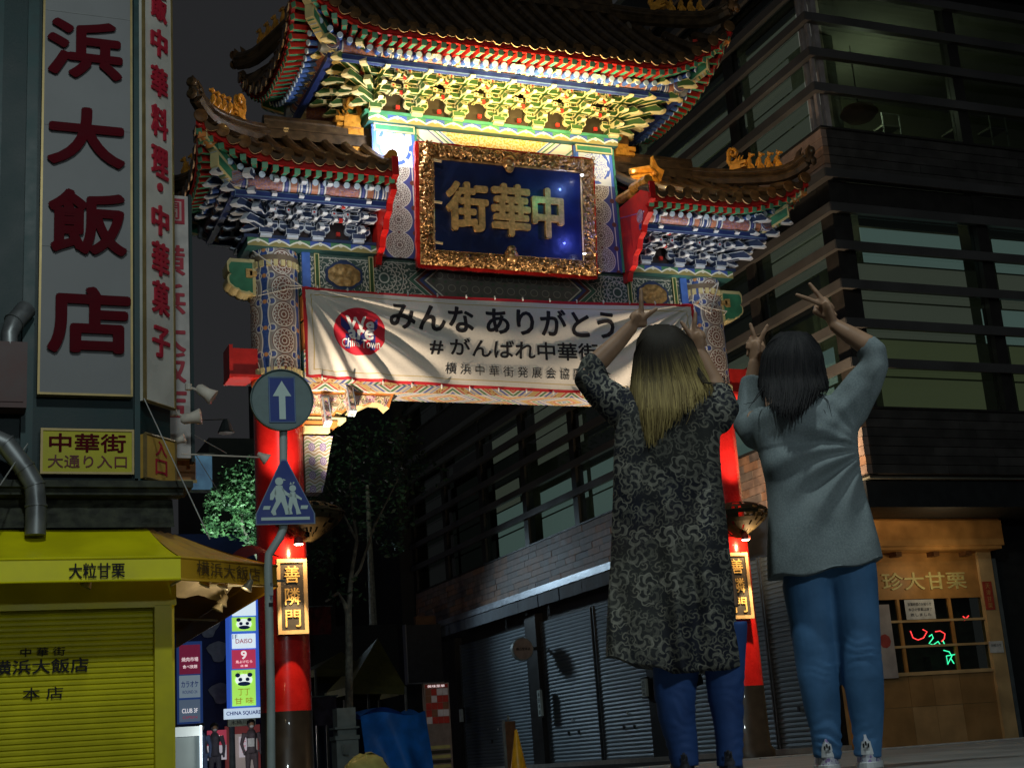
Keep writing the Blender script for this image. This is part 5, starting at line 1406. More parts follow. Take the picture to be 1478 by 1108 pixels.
for k, (px, py) in enumerate(((1286, 175), (1388, 180), (1440, 178))):
    c = onY(px, py, 20.6); t = thing('chair', 'thin metal chair frame behind the upper windows, %s' % ['beside the bowl lamp', 'in the middle', 'at the right edge'][k], 'chair', c, 'chairs in the upper storey')
    m = MB(); m.tube([c+Vector((-.2, 0, -.5)), c+Vector((-.2, 0, .15)), c+Vector((.2, 0, .15)), c+Vector((.2, 0, -.5))], .018, 6); m.build('frame', M('chrome_frame', (.4, .42, .4), .3, metal=.6), t); m = MB(); m.box(c+Vector((0, .2, -.1)), (.4, .4, .04)); m.build('seat', conc, t)
# ---- ground floor of the side street: shutters, box awning, posts
shm = M('grey_blue_shutter', (.14, .17, .19), .45, metal=.3, var=.12, sc_=1.2)
Yg = lambda px, py: onX(px, py, 14.25).y
edges = [(Yg(950, 1050), Yg(872, 1050), 'nearest of three shutters left of the women'), (Yg(868, 1050), Yg(793, 1050), 'middle one, right of the round sign'), (Yg(776, 1050), Yg(672, 1050), 'farthest left one, behind the round sign'), (Yg(1212, 1070), Yg(1128, 1070), 'shutter at the building corner beside the chestnut shop'), (Yg(1125, 1070), Yg(985, 1070), 'wide shutter seen between the two women')]
def slatted(y0, y1, z0_, z1_, X, hs, nm, lab):
    t = thing(nm, 'grey roller shutter, '+lab, 'shutter', (X, (y0+y1)/2, z0_), 'grey shutters along the side street')
    n_ = int((z1_-z0_)/hs); P = []
    for i in range(n_): z = z0_+i*hs; P += [(0, z), (-.016, z+hs*.2), (-.018, z+hs*.55), (-.003, z+hs*.9)]
    m = MB(); m.add([(X+p[0], y, p[1]) for p in P for y in (y0, y1)], [(2*i+2, 2*i+3, 2*i+1, 2*i) for i in range(len(P)-1)]); m.build('slats', shm, t, kind='stuff')
    m = MB(); m.box2((X-.03, y0, z0_), (X+.02, y1, z0_+.10)); m.build('bottom_rail', M('shutter_rail', (.3, .33, .35), .4, metal=.4), t)
    for q_ in ((y0-.03, y0), (y1, y1+.03)): m = MB(); m.box2((X-.05, q_[0], z0_), (X+.02, q_[1], z1_)); m.build('guide_rail', M('shutter_rail_dark', (.05, .055, .06), .4), t)
    m = MB()
    for f in (.4, .6): m.box((X-.03, y0+(y1-y0)*f, z0_+.75), (.03, .05, .09))
    m.lathe([(0, 0), (.03, .0), (.03, .02)], (X-.03, y0+(y1-y0)*.5, z0_+1.05), 8, 1, Matrix(((0, 0, -1), (0, 1, 0), (1, 0, 0))))
    m.build('shutter_latch', [M('latch_dark', (.03, .03, .035), .5), M('latch_bright', (.6, .6, .6), .3)], t)
for a, b, lab in edges: slatted(a+.02, b-.02, gz, 3.4, 14.25, .088, 'roller_shutter', lab)
for (a, b) in ((edges[1][1], edges[2][0]), (edges[4][1], edges[0][0]), (edges[2][1], 42)):
    if b > a: m = MB(); m.box2((14.08, a+.02, gz), (14.4, b-.02, 3.6)); m.build('ground_floor_post', frame_m, rb)
m = MB(); m.box2((14.3, 20.5, 3.4), (14.4, 42, 4.15)); m.box2((14.35, 20.6, gz), (14.45, 42, 3.5)); m.build('ground_floor_wall', frame_m, rb)
ab = thing('box_awning', 'long grey folded awning with a metal channel above the left shutters', 'awning', (13.9, 30, 3.7))
y0_, y1_ = Yg(985, 800) if 0 else 24.2, 39.5
m = MB(); m.box2((13.80, y0_, 4.03), (14.0, y1_, 4.14)); m.box2((13.74, y0_, 3.96), (13.80, y1_, 4.06)); m.build('channel', M('awning_channel', (.28, .30, .33), .35, metal=.5), ab)
yy = y0_; k = 0
while yy < y1_-.1:
    l = min(1.3, y1_-yy); m = MB(); m.grid(lambda u, v: (13.78+.012*math.sin(u*9+k), yy+.01+(l-.02)*u, 3.66+.29*v), 6, 2); m.build('valance_panel', M('grey_awning_cloth', (.14, .16, .18), .7, var=.15), ab); yy += l; k += 1
m = MB(); m.box2((13.8, y0_, 3.90), (14.25, y1_, 3.93)); m.build('soffit', frame_m, ab)
c = onX(755, 936, 13.6); t = thing('round_sign', 'small round white sign with a line of black characters on the shutter post', 'sign', c)
AXf = Matrix(((1, 0, 0), (0, 0, 1), (0, 1, 0)))
m = MB(); m.lathe([(0, 0), (.265, 0), (.28, .01), (.28, .14), (0, .14)], c, 30, 0, AXf, caps=False); m.lathe([(0, -.004), (.255, -.004)], c, 30, 1, AXf, caps=False); m.build('disc', [M('round_sign_rim', (.3, .36, .36), .4), M('round_sign_face', (.42, .33, .28), .5)], t, smooth=True)
text('横山堂本店', (.38, .075), c+Vector((0, -.005, 0)), XV, ZV, ink, t, bold=.01, ext=.002)
m = MB(); m.box(c+Vector((.4, .07, .0)), (.3, .08, .08)); m.build('bracket', frame_m, t)
for k, (px, py, hh, lab) in enumerate(((781, 1014, .62, 'tall white notice box with two labels on the post between shutters'), (932, 992, .36, 'white notice box in a black frame on the near dark post'), (667, 1032, .34, 'small white notice at the far end of the shutters'))):
    c = onX(px, py, 14.0); t = thing('notice_box', lab, 'notice', c)
    m = MB(); m.box(c, (.08, .26, hh+.08)); m.build('frame', frame_m, t)
    m = MB(); m.box(c-XV*.045, (.01, .2, hh)); m.box(c-XV*.045-YV*.135, (.06, .01, hh)); m.build('paper', M('notice_white', (.5, .56, .52), .6), t)
    if k < 2:
        for i, ch in enumerate('本日休業'[:4]): text(ch, (.11, hh/6), c+Vector((-.052, 0, hh*.33-i*hh/4.4)), -YV, ZV, ink, t, ext=.001, off=.001)
# ---- chestnut shop in the recess
cs = thing('chestnut_shop', 'small wooden shop front with gold characters and a window with red and green neon', 'shop', (16, 20.4, gz))
wood = M('shop_wood', (.42, .21, .06), .5, var=.25, sc_=2.5, bump=.15, bs=25); wood2 = M('shop_wood_pale', (.5, .34, .16), .55, var=.25, sc_=2); wood3 = M('shop_wood_dark', (.13, .06, .025), .5, var=.3)
SY = 20.4
m = MB(); m.box2((14.32, SY, 2.32), (17.45, SY+.1, 3.12)); m.build('fascia', wood, cs)
m = MB(); m.box2((14.32, SY-.42, 3.12), (17.62, SY+.1, 3.2)); m.box2((14.32, SY-.45, 3.18), (17.66, SY-.38, 3.62)); m.box2((14.32, SY-.4, 3.60), (17.66, SY+.1, 3.66)); m.build('canopy', wood, cs)
for x in (15.5, 16.3, 17.0): m = MB(); m.box2((x, SY-.2, 3.04), (x+.12, SY, 3.12)); m.build('down_lamp', wood3, cs)
m = MB(); m.box2((17.36, SY-.06, gz), (17.66, SY+.1, 3.12)); m.build('end_post', wood2, cs)
m = MB(); m.box2((17.68, SY-.05, gz), (17.76, SY+.1, 3.0)); m.build('drain_pipe', M('pipe_bluegrey', (.08, .1, .11), .4), cs)
ghosts = [M('shop_panel_%d' % i, c, .5, var=.2, sc_=2) for i, c in enumerate(((.40, .23, .09), (.46, .28, .12), (.34, .19, .07)))]
xx = [14.32, 15.55, 16.05, 16.62, 17.36]
for i in range(4):
    for z0_, z1_ in ((gz, .5), (.5, 1.02)): m = MB(); m.box2((xx[i]+.004, SY+random.uniform(0, .01), z0_+.004), (xx[i+1]-.004, SY+.1, z1_-.004)); m.build('wood_panel', random.choice(ghosts), cs)
m = MB(); m.box2((14.32, SY+.02, gz), (17.5, SY+.2, 1.02)); m.box2((14.32, SY-.03, 1.02), (17.4, SY+.12, 1.08)); m.build('sill', wood2, cs)
for x in (15.52, 16.62): m = MB(); m.box2((x, SY-.01, 1.08), (x+.05, SY+.06, 2.32)); m.build('window_bar', wood, cs)
for z in (1.49, 1.92): m = MB(); m.box2((15.0, SY-.02, z), (17.36, SY+.06, z+.04)); m.build('window_bar', wood2, cs)
m = MB(); m.box2((15.0, SY+.03, 1.08), (17.36, SY+.04, 2.32)); m.build('window_pane', glass_m, cs)
m = MB(); m.box2((14.5, SY+.5, .9), (17.5, SY+.55, 2.6)); m.box2((15.2, SY+.3, 1.08), (15.6, SY+.5, 1.5)); m.box2((16.3, SY+.3, 1.08), (16.9, SY+.5, 1.35)); m.build('window_display', M('display_dark', (.12, .13, .12), .6), cs)
nr = M('neon_red', (1, .05, .05), .4, emit=1.6); ng = M('neon_green', (.05, 1, .45), .4, emit=1.2)
def neon(pts, mat): m = MB(); m.tube([onY(a, b, SY+.015) for a, b in pts], .009, 5); m.build('neon_tube', mat, cs)
neon([(1314, 910), (1318, 920), (1325, 923), (1333, 920), (1338, 911), (1332, 908)], nr); neon([(1350, 911), (1357, 910), (1364, 914), (1363, 921), (1359, 925)], nr); neon([(1390, 889), (1396, 894), (1392, 895), (1398, 888)], nr)
neon([(1341, 918), (1345, 915), (1347, 920), (1341, 928), (1347, 930), (1354, 925), (1358, 931)], ng); neon([(1361, 924), (1364, 931)], ng)
neon([(1362, 938), (1370, 940), (1374, 946), (1368, 958), (1366, 946), (1378, 944)], ng); neon([(1372, 949), (1377, 957)], ng)
text('珍大甘栗', (1.78, .30), onY(1334, 838, SY)+ZV*0, (1, 0, 0), ZV, M('shop_gold_letter', (.6, .52, .2), .5), cs, bold=.012, ext=.02)
t = thing('paper_notice', 'white paper notice taped to the top of the chestnut shop window', 'notice', onY(1328, 879, SY-.02))
c = onY(1328, 879, SY-.015); m = MB(); m.box(c, (.62, .006, .34)); m.build('paper', M('paper', (.55, .56, .55), .7), t)
for i, s_ in enumerate(('営業時間のお知らせ', '本日の営業は終了', '致しました')): text(s_, (.5-.06*(i == 2), .055), c+Vector((0, -.004, .09-i*.09)), XV, ZV, ink, t, ext=.001, off=.001, bold=.01)
c = onY(1277, 925, SY-.05); t = thing('poster', 'pale poster with a red flower standing left of the shop window', 'poster', c)
m = MB(); m.box(c, (.36, .02, 1.24)); m.build('sheet', M('poster_sheet', (.4, .36, .34), .5, var=.2, sc_=3), t); m = MB(); m.lathe([(0, 0), (.12, .0)], c+Vector((0, -.013, 0)), 9, 0, AXf, caps=False); m.build('flower_print', M('poster_red', (.35, .06, .05), .6), t)
c = onY(1427, 859, SY-.07); t = thing('red_label', 'red vertical label with gold characters on the shop end post', 'label', c)
m = MB(); m.box(c, (.2, .01, .5)); m.build('sheet', M('label_red', (.35, .05, .03), .5), t)
for i, ch in enumerate('天津甘栗'): text(ch, (.1, .09), c+Vector((0, -.007, .17-i*.115)), XV, ZV, M('label_gold', (.5, .3, .1), .5), t, ext=.001, off=.001)
c = onY(1438, 933, SY-.07); t = thing('white_label', 'small white label low on the shop end post', 'label', c); m = MB(); m.box(c, (.3, .01, .2)); m.build('sheet', M('paper', (.55, .56, .55), .7), t)
text('お知らせ', (.22, .05), c+Vector((0, -.007, .03)), XV, ZV, ink, t, ext=.001, off=.001)
m = MB(); m.box2((14.25, SY-.03, gz), (14.50, SY+.02, 2.0)); m.build('side_panel', M('shop_orange', (.5, .22, .03), .45), cs)
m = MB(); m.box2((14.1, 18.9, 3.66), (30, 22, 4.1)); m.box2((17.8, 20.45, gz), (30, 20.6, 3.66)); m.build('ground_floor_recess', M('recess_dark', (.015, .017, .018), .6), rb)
t = thing('sidewalk_plinth', 'low stone plinth along the foot of the side street shutters', 'step', (14, 30, gz)); m = MB(); m.box2((13.9, 20.35, gz), (14.2, 42, gz+.09)); m.build('plinth', M('plinth_stone', (.3, .28, .25), .6), t)
# ================================================================== FAR STREET
dk = M('night_facade', (.02, .022, .022), .7, var=.3, sc_=.5)
fb_ = thing('far_building', 'dark building closing the street beyond the gate, only faint window frames showing', 'building', (12, 50, gz))
m = MB(); m.box2((onY(452, 900, 50).x, 50, gz), (24, 60, 17)); m.box2((13.6, 42.2, gz), (24, 50, 15)); m.build('wall', dk, fb_)
for px in (530, 560, 595):
    for py in (640, 720, 800): c = onY(px, py, 49.9); m = MB(); m.box(c, (1.0, .1, 1.5)); w_ = m.build('window_frame', M('faint_frame', (.05, .06, .06), .5), fb_); m = MB(); m.box(c-YV*.06, (.8, .04, 1.3)); m.build('pane', M('dark_pane', (.01, .014, .015), .15), w_)
bb = thing('blue_building', 'dark blue shop building with lit signs seen between the awning and the left column', 'building', (6, 42, gz))
m = MB(); m.box2((-2, 42, gz), (onY(376, 900, 42).x, 50, onY(330, 770, 42).z)); m.build('wall', M('blue_facade', (.015, .03, .12), .6, var=.3, sc_=.8), bb)
for px, py in ((315, 940), (318, 1000), (300, 905)): c = onY(px, py, 41.9); m = MB(); m.prism([c+Vector((.3*math.cos(a)*(1+.3*math.sin(3*a)), 0, .3*math.sin(a))) for a in [2*PI*i/16 for i in range(16)]], (0, -1, 0), .05); m.build('wall_ornament', M('pale_ornament', (.25, .28, .32), .6), bb)
c = onY(277, 682, 30); t = thing('lit_window', 'dim blue lit window pane right of the orange corner sign', 'window', c); m = MB(); m.box(c, (.85, .05, .75)); m.build('pane', M('blue_dusk_pane', (.05, .1, .16), .3, emit=.55, var=.5, sc_=2), t); m = MB(); m.box(c+ZV*.4, (.95, .1, .05)); m.box(c-ZV*.4, (.95, .1, .05)); m.build('frame', frame_m, t)
c = onY(330, 690, 44); t = thing('roof_silhouette', 'dark flat roof and parapet behind the lit tree', 'roof', c); m = MB(); m.box2((onY(302, 690, 44).x, 44, 5), (onY(385, 690, 44).x, 50, onY(330, 632, 44).z)); m.build('parapet', dk, t)
SYs = 38.0
def lit(name, col, e): return M(name, col, .5, emit=e, var=.06, sc_=2)
def panel(t, px0, px1, py0, py1, Y, mat, nm='sign_panel'):
    a, b = onY(px0, (py0+py1)/2, Y), onY(px1, (py0+py1)/2, Y); z0_, z1_ = onY((px0+px1)/2, py1, Y).z, onY((px0+px1)/2, py0, Y).z
    m = MB(); m.box2((a.x, Y, z0_), (b.x, Y+.12, z1_)); m.build(nm, mat, t); return Vector(((a.x+b.x)/2, Y, (z0_+z1_)/2)), b.x-a.x, z1_-z0_
def panda(t, c, w_):
    m = MB(); r = w_*.34
    def el(x, z, a, b, mi, off): m.prism([c+Vector((x+a*math.cos(q), -off, z+b*math.sin(q))) for q in [2*PI*i/14 for i in range(14)]][::-1], (0, -1, 0), .01, mi)
    el(0, 0, r*1.2, r*.8, 0, .01)
    for s_ in (-1, 1): el(s_*r*.85, r*.65, r*.35, r*.3, 1, .015); el(s_*r*.5, .05*r, r*.28, r*.26, 1, .025)
    el(0, -r*.55, r*.9, r*.3, 1, .03)
    m.build('panda_face_print', [M('print_white_lit', (.8, .9, .85), .5, emit=.9), M('print_navy_lit', (.02, .05, .2), .5, emit=.1)], t)
t = thing('sign_stack', 'tall lit sign stack with white, red and bright green panels left of the gate column', 'sign', onY(352, 1020, SYs))
m = MB(); a, b = onY(331, 950, SYs+.05), onY(374, 950, SYs+.05); m.box2((a.x, SYs+.03, onY(352, 1020, SYs).z), (b.x, SYs+.5, onY(352, 850, SYs).z)); m.build('cabinet', lit('sign_cabinet_blue', (.05, .15, .75), .5), t)
W_ = lit('panel_white', (.72, .86, .95), .85); Gp = lit('panel_green', (.42, .85, .12), .75); Rp = lit('panel_red', (.6, .05, .12), .6)
ctx = M('print_red_lit', (.5, .05, .1), .5, emit=.4); ctb = M('print_blue_lit', (.02, .05, .3), .5, emit=.2); ctw = M('print_white2_lit', (.9, .85, .85), .5, emit=.8); cty = M('print_olive_lit', (.5, .45, .05), .5, emit=.4)
c, w_, h_ = panel(t, 335, 369, 852, 888, SYs, W_)
c, w_, h_ = panel(t, 335, 369, 890, 910, SYs, Gp); panda(t, c, w_*.8)
c, w_, h_ = panel(t, 335, 369, 914, 935, SYs, W_); text('DAISO', (w_*.7, h_*.3), c, XV, ZV, ctx, t, ext=.005, bold=.01); text('1F', (w_*.2, h_*.3), c+Vector((-w_*.38, 0, h_*.3)), XV, ZV, ctb, t, ext=.005)
c, w_, h_ = panel(t, 335, 369, 937, 964, SYs, Rp); text('⑨' if 0 else '9', (w_*.22, h_*.42), c+ZV*h_*.22, XV, ZV, ctw, t, ext=.005, bold=.03); text('鳥よけむら', (w_*.7, h_*.16), c-ZV*h_*.14, XV, ZV, ctw, t, ext=.005); text('店 舗', (w_*.3, h_*.12), c-ZV*h_*.36, XV, ZV, ctw, t, ext=.005)
c, w_, h_ = panel(t, 335, 369, 966, 1018, SYs, Gp); panda(t, c+ZV*h_*.22, w_*.9); text('2F 号店', (w_*.6, h_*.08), c+ZV*h_*.42, XV, ZV, cty, t, ext=.005); text('丁丁', (w_*.5, h_*.18), c-ZV*h_*.12, XV, ZV, cty, t, ext=.005, bold=.02); text('甘 味', (w_*.8, h_*.18), c-ZV*h_*.36, XV, ZV, cty, t, ext=.005, bold=.02)
t = thing('name_strip_sign', 'pale blue horizontal sign reading CHINA SQUARE below the lit sign stack', 'sign', onY(350, 1028, SYs))
c, w_, h_ = panel(t, 324, 379, 1021, 1036, SYs-.3, lit('strip_white', (.6, .75, .92), .7)); text('CHINA SQUARE', (w_*.9, h_*.42), c, XV, ZV, ctb, t, ext=.01, bold=.02)
t = thing('wooden_name_sign', 'small pale sign with dark characters under the CHINA SQUARE strip', 'sign', onY(350, 1040, SYs))
c, w_, h_ = panel(t, 329, 369, 1036, 1047, SYs+.3, M('pale_board', (.3, .3, .2), .6)); text('木桶川中', (w_*.8, h_*.6), c, XV, ZV, ink, t, ext=.01)
t = thing('sign_stack', 'dim sign stack with red, white and grey panels at the foot of the yellow awning', 'sign', onY(274, 1040, 30))
m = MB(); a, b = onY(257, 950, 30.1), onY(291, 950, 30.1); m.box2((a.x, 30.03, onY(274, 1043, 30).z), (b.x, 30.3, onY(274, 925, 30).z)); m.build('cabinet', lit('dim_cabinet', (.03, .08, .3), .3), t)
dW = lit('dim_panel_white', (.25, .33, .4), .5); dR = lit('dim_panel_red', (.22, .02, .06), .5); dG = lit('dim_panel_grey', (.12, .17, .25), .5)
c, w_, h_ = panel(t, 259, 289, 930, 972, 30, dR); text('焼肉市場', (w_*.8, h_*.15), c, XV, ZV, ctw, t, ext=.005); text('食べ放題', (w_*.7, h_*.12), c-ZV*h_*.25, XV, ZV, ctw, t, ext=.005)
c, w_, h_ = panel(t, 259, 289, 974, 1006, 30, dW); text('カラオケ', (w_*.82, h_*.28), c+ZV*h_*.1, XV, ZV, ctb, t, ext=.005, bold=.02); text('ROUND 24', (w_*.7, h_*.14), c-ZV*h_*.25, XV, ZV, ctb, t, ext=.005)
c, w_, h_ = panel(t, 259, 289, 1009, 1041, 30, dG); text('CLUB 3F', (w_*.75, h_*.2), c, XV, ZV, ctw, t, ext=.005); text('OPEN', (w_*.7, h_*.12), c-ZV*h_*.3, XV, ZV, ctx, t, ext=.005)
t = thing('shop_signboard', 'red and white lit shop board near the walking people in the far street', 'sign', onY(312, 1080, 40))
c, w_, h_ = panel(t, 300, 327, 1053, 1075, 40, lit('board_red', (.5, .06, .1), .5)); text('DAISO', (w_*.7, h_*.3), c, XV, ZV, ctw, t, ext=.005)
panel(t, 300, 327, 1075, 1096, 40, lit('board_pinkwhite', (.6, .55, .6), .5))
t = thing('shop', 'pale lit shop front behind the yellow post in the far street', 'shop', onY(270, 1080, 34))
panel(t, 250, 290, 1048, 1062, 34, lit('front_white', (.5, .6, .6), .5), 'fascia'); panel(t, 250, 289, 1063, 1112, 34.1, lit('front_glass', (.14, .18, .18), .5), 'window'); panel(t, 289, 292, 1046, 1112, 34, W_, 'lit_edge')
t = thing('shop', 'glowing shop entrance with a white vertical sign behind the people in the far street', 'shop', onY(350, 1080, 41))
panel(t, 326, 376, 1046, 1130, 41, lit('entrance_red', (.15, .03, .03), .5), 'entrance_wall'); panel(t, 340, 372, 1058, 1130, 40.9, lit('entrance_glow', (.35, .3, .28), .4), 'window')
c, w_, h_ = panel(t, 346, 358, 1062, 1092, 40.6, lit('vert_white', (.6, .55, .6), .5), 'vertical_sign'); text('チ', (w_*.5, h_*.25), c+ZV*h_*.25, XV, ZV, ctx, t, ext=.01); text('ャ', (w_*.4, h_*.2), c, XV, ZV, ctx, t, ext=.01); text('イ', (w_*.5, h_*.2), c-ZV*h_*.25, XV, ZV, ctx, t, ext=.01)
# ---- trees
leaf_m = MN('leaf_green', lambda g: g.fin(g.mix(g.smooth(g.noise(4.5, 4), .35, .65), (.012, .045, .018), (.11, .24, .10)), .5))
leaf_dk = MN('leaf_dark_green', lambda g: g.fin(g.mix(g.noise(1.7, 2), (.012, .04, .018), (.03, .08, .03)), .5))
bark = M('pale_bark', (.16, .16, .13), .7, var=.4, sc_=12, bump=.5)
def tree(label, base, limbs, clumps, nleaf, lmat, size=.11, tr=.08):
    t = thing('street_tree', label, 'tree', base)
    m = MB()
    for L, r in limbs: m.tube(L, r, 8)
    m.build('trunk', bark, t, smooth=True)
    m = MB()
    for c, R_, n in clumps:
        for i in range(n):
            while True:
                d = Vector((random.uniform(-1, 1), random.uniform(-1, 1), random.uniform(-1, 1)))
                if d.length < 1: break
            p = Vector(c)+Vector((d.x*R_[0], d.y*R_[1], d.z*R_[2]))
            if noise.noise(p*1.6) < -.12: continue
            a = Vector((random.gauss(0, 1), random.gauss(0, 1), random.gauss(0, .5))).normalized(); b = a.cross(Vector((random.gauss(0, 1), random.gauss(0, 1), random.gauss(0, 1)))).normalized(); s_ = size*random.uniform(.6, 1.3)
            m.add([p-a*s_, p+b*s_*.45, p+a*s_, p-b*s_*.45], [(0, 1, 2, 3)])
    m.build('crown', lmat, t, kind='stuff'); return t
Yt = 27
cl = []
for px, py, r, n in ((345, 690, .42, 1300), (332, 728, .5, 1900), (350, 760, .55, 1900), (314, 756, .3, 900), (362, 712, .5, 1500), (385, 740, .5, 900), (370, 678, .35, 800)):
    cl.append((onY(px, py, Yt), (r, r, r*.9), n))
b0 = onY(425, 900, Yt)
tree('bright green tree lit by a lamp between the awning and the left gate column', (b0.x, Yt, gz), [([(b0.x, Yt, gz), (b0.x+.1, Yt, 2.5), onY(350, 760, Yt), onY(345, 690, Yt)], [.05, .045, .03, .01])], cl, 0, leaf_m, .052)
Yt = 24.0
cl = []
for px, py, r, n in ((470, 720, .7, 330), (520, 680, .8, 260), (580, 650, .7, 300), (455, 800, .5, 150), (540, 760, .6, 90), (610, 690, .5, 160), (480, 620, .6, 230), (500, 850, .4, 50)):
    cl.append((onY(px, py, Yt), (r, r, r*.8), n))
b0 = onY(502, 1090, Yt)
tree('dark leafless-looking street tree with pale trunk rising behind the grey pillar', (b0.x, Yt, gz), [([(b0.x, Yt, gz), onY(504, 1010, Yt), onY(504, 930, Yt), onY(503, 885, Yt)], [.075, .07, .062, .06]), ([onY(503, 890, Yt), onY(497, 870, Yt), onY(488, 855, Yt), onY(470, 868, Yt)], [.05, .04, .035, .02]), ([onY(503, 885, Yt), onY(507, 830, Yt), onY(515, 780, Yt), onY(505, 700, Yt), onY(510, 640, Yt)], [.055, .04, .03, .02, .01]), ([onY(507, 840, Yt), onY(520, 820, Yt), onY(540, 760, Yt), onY(575, 690, Yt)], [.035, .028, .02, .01]), ([onY(515, 780, Yt), onY(490, 730, Yt), onY(470, 700, Yt)], [.025, .018, .008])], cl, 0, leaf_dk, .065)
Yt = 36
cl = [(onY(px, py, Yt), (r, r, r), n) for px, py, r, n in ((530, 700, 1.2, 500), (560, 760, .8, 300), (480, 660, 1.2, 400), (540, 620, 1., 300))]
tree('darkest tree deep in the street behind the pale trunk', (onY(545, 1080, Yt).x, Yt, gz), [([(onY(545, 1080, Yt).x, Yt, gz), onY(541, 950, Yt), onY(530, 700, Yt)], [.15, .12, .05])], cl, 0, leaf_dk, .08)
# ---- small street furniture beyond the gate
gp = M('pillar_grey', (.16, .19, .18), .6, var=.25, sc_=5)
c = onY(499, 1070, 21.5); t = thing('utility_pillar', 'grey utility pillar with a collar in front of the pale tree trunk', 'pillar', (c.x, 21.5, gz))
m = MB(); m.box2((c.x-.17, 21.4, gz), (c.x+.17, 21.7, .62), 0); m.build('lower_box', gp, t); m = MB(); m.box2((c.x-.14, 21.42, .62), (c.x+.15, 21.68, 1.05)); m.build('upper_box', gp, t); m = MB(); m.box2((c.x-.19, 21.38, .58), (c.x+.19, 21.72, .64)); m.box2((c.x-.19, 21.38, .74), (c.x+.19, 21.72, .77)); m.build('collar', gp, t)
m = MB(); m.tube([(c.x-.08, 21.38, .5), (c.x-.08, 21.36, .38), (c.x, 21.36, .36)], .02, 6); m.build('hasp', gp, t)
tarp = M('blue_tarp', (.015, .2, .75), .45, var=.25, sc_=3, bump=.4, bs=8)
a, b = onY(520, 1030, 29), onY(614, 1030, 29)
def tf(u, v):
    x = a.x+(b.x-a.x)*u; return (x, 29-.35*math.sin(PI*u)-.12*math.sin(u*13+v*3)*(1-v)-.3*(1-v), gz+(onY(570, 1030, 29).z+.05*math.sin(u*7)-gz)*v)
m = MB(); m.grid(tf, 40, 14); m.grid(lambda u, v: (tf(u, 1)[0], tf(u, 1)[1]+1.2*v, tf(u, 1)[2]+.1*math.sin(v*3+u*5)), 40, 6); tag(m.build('tarpaulin', tarp, smooth='all'), 'blue tarpaulin draped over goods left of the menu board', 'tarpaulin')
for px0, px1, pyt, pyb, Y, lab in ((455, 530, 940, 965, 31, 'dull yellow canopy tent behind the utility pillar'), (505, 585, 940, 990, 30, 'dull yellow pointed canopy between the tree and the hanging box')):
    A, B = onY(px0, pyb, Y), onY(px1, pyb, Y); T = onY((px0+px1)/2, pyt-(20 if Y == 30 else 0), Y+1)
    t = thing('canopy_tent', lab, 'tent', (T.x, Y, gz)); m = MB()
    cor = [A, B, B+YV*2, A+YV*2]
    for i in range(4): m.add([cor[i], cor[(i+1) % 4], T], [(0, 1, 2)]); m.add([cor[i], cor[(i+1) % 4], cor[(i+1) % 4]-ZV*.16, cor[i]-ZV*.16], [(0, 1, 2, 3)])
    m.build('canopy', M('olive_yellow_canvas', (.07, .065, .015), .8, var=.2), t)
    for q in cor: m = MB(); m.tube([q, (q.x, q.y, gz)], .03, 6); m.build('leg', M('tent_leg', (.1, .1, .09), .4), t)
c = onX(611, 943, 13.1); t = thing('hanging_box_sign', 'dark square sign box hanging by the far end of the shutters', 'sign', c)
m = MB(); m.box(c, (1.05, .22, 1.62)); m.build('box', M('dark_sign_box', (.03, .03, .033), .5), t); m = MB(); m.box(c+Vector((-.53, -.0, 0)), (.03, .26, 1.66)); m.box(c+Vector((0, 0, -.82)), (1.08, .26, .03)); m.build('edge_trim', M('steel_trim', (.2, .2, .21), .4, metal=.5), t); m = MB(); m.box(c+Vector((.1, 0, .93)), (.6, .2, .24)); m.build('hanger', wood3, t)
A = onY(632, 1045, 30); t = thing('menu_board', 'upright lit menu board with red food pictures beside the blue tarpaulin', 'sign', (A.x, 30, gz))
z0_, z1_ = gz, onY(632, 985, 30).z; m = MB(); m.box2((A.x-.28, 30, z0_), (A.x+.30, 30.12, z1_)); m.build('frame', M('menu_frame', (.35, .25, .2), .4), t)
random.seed(5)
m = MB()
for i in range(4):
    for j in range(5):
        q = random.choice([0, 1, 2, 0]); x0_ = A.x-.25+i*.13; zz = z1_-.12-j*.15; m.box2((x0_+.005, 29.985, zz-.14), (x0_+.125, 30.0, zz), q)
m.box2((A.x-.25, 29.985, z1_-.10), (A.x+.27, 30.0, z1_-.03), 0)
for j in range(6): m.box2((A.x-.24, 29.985, z0_+.08+j*.1), (A.x+.25, 29.99, z0_+.15+j*.1), 3 if j % 2 else 4)
m.build('picture_print', kind='stuff', parent=t, mats=[M('menu_red', (.35, .03, .02), .5, emit=.06), M('menu_white', (.5, .42, .4), .5, emit=.06), M('menu_brown', (.2, .08, .04), .5, emit=.05), M('menu_yellow', (.35, .3, .1), .5, emit=.05), M('menu_dark', (.06, .05, .03), .5)])
text('美味菜單', (.4, .055), (A.x, 29.984, z1_-.065), XV, ZV, ctw, t, ext=.001)
c = onY(748, 1100, 19.5); t = thing('traffic_cone', 'tall yellow cone standing in front of the far shutter', 'cone', (c.x, 19.5, gz))
m = MB(); m.lathe([(.13, 0), (.02, .62), (.015, .63)], (c.x, 19.5, gz+.03), 20); m.build('cone_body', M('cone_yellow', (.6, .33, .01), .4), t, smooth=True); m = MB(); m.box((c.x, 19.5, gz+.015), (.36, .36, .03)); m.build('cone_base', M('cone_yellow', (.6, .33, .01), .4), t)
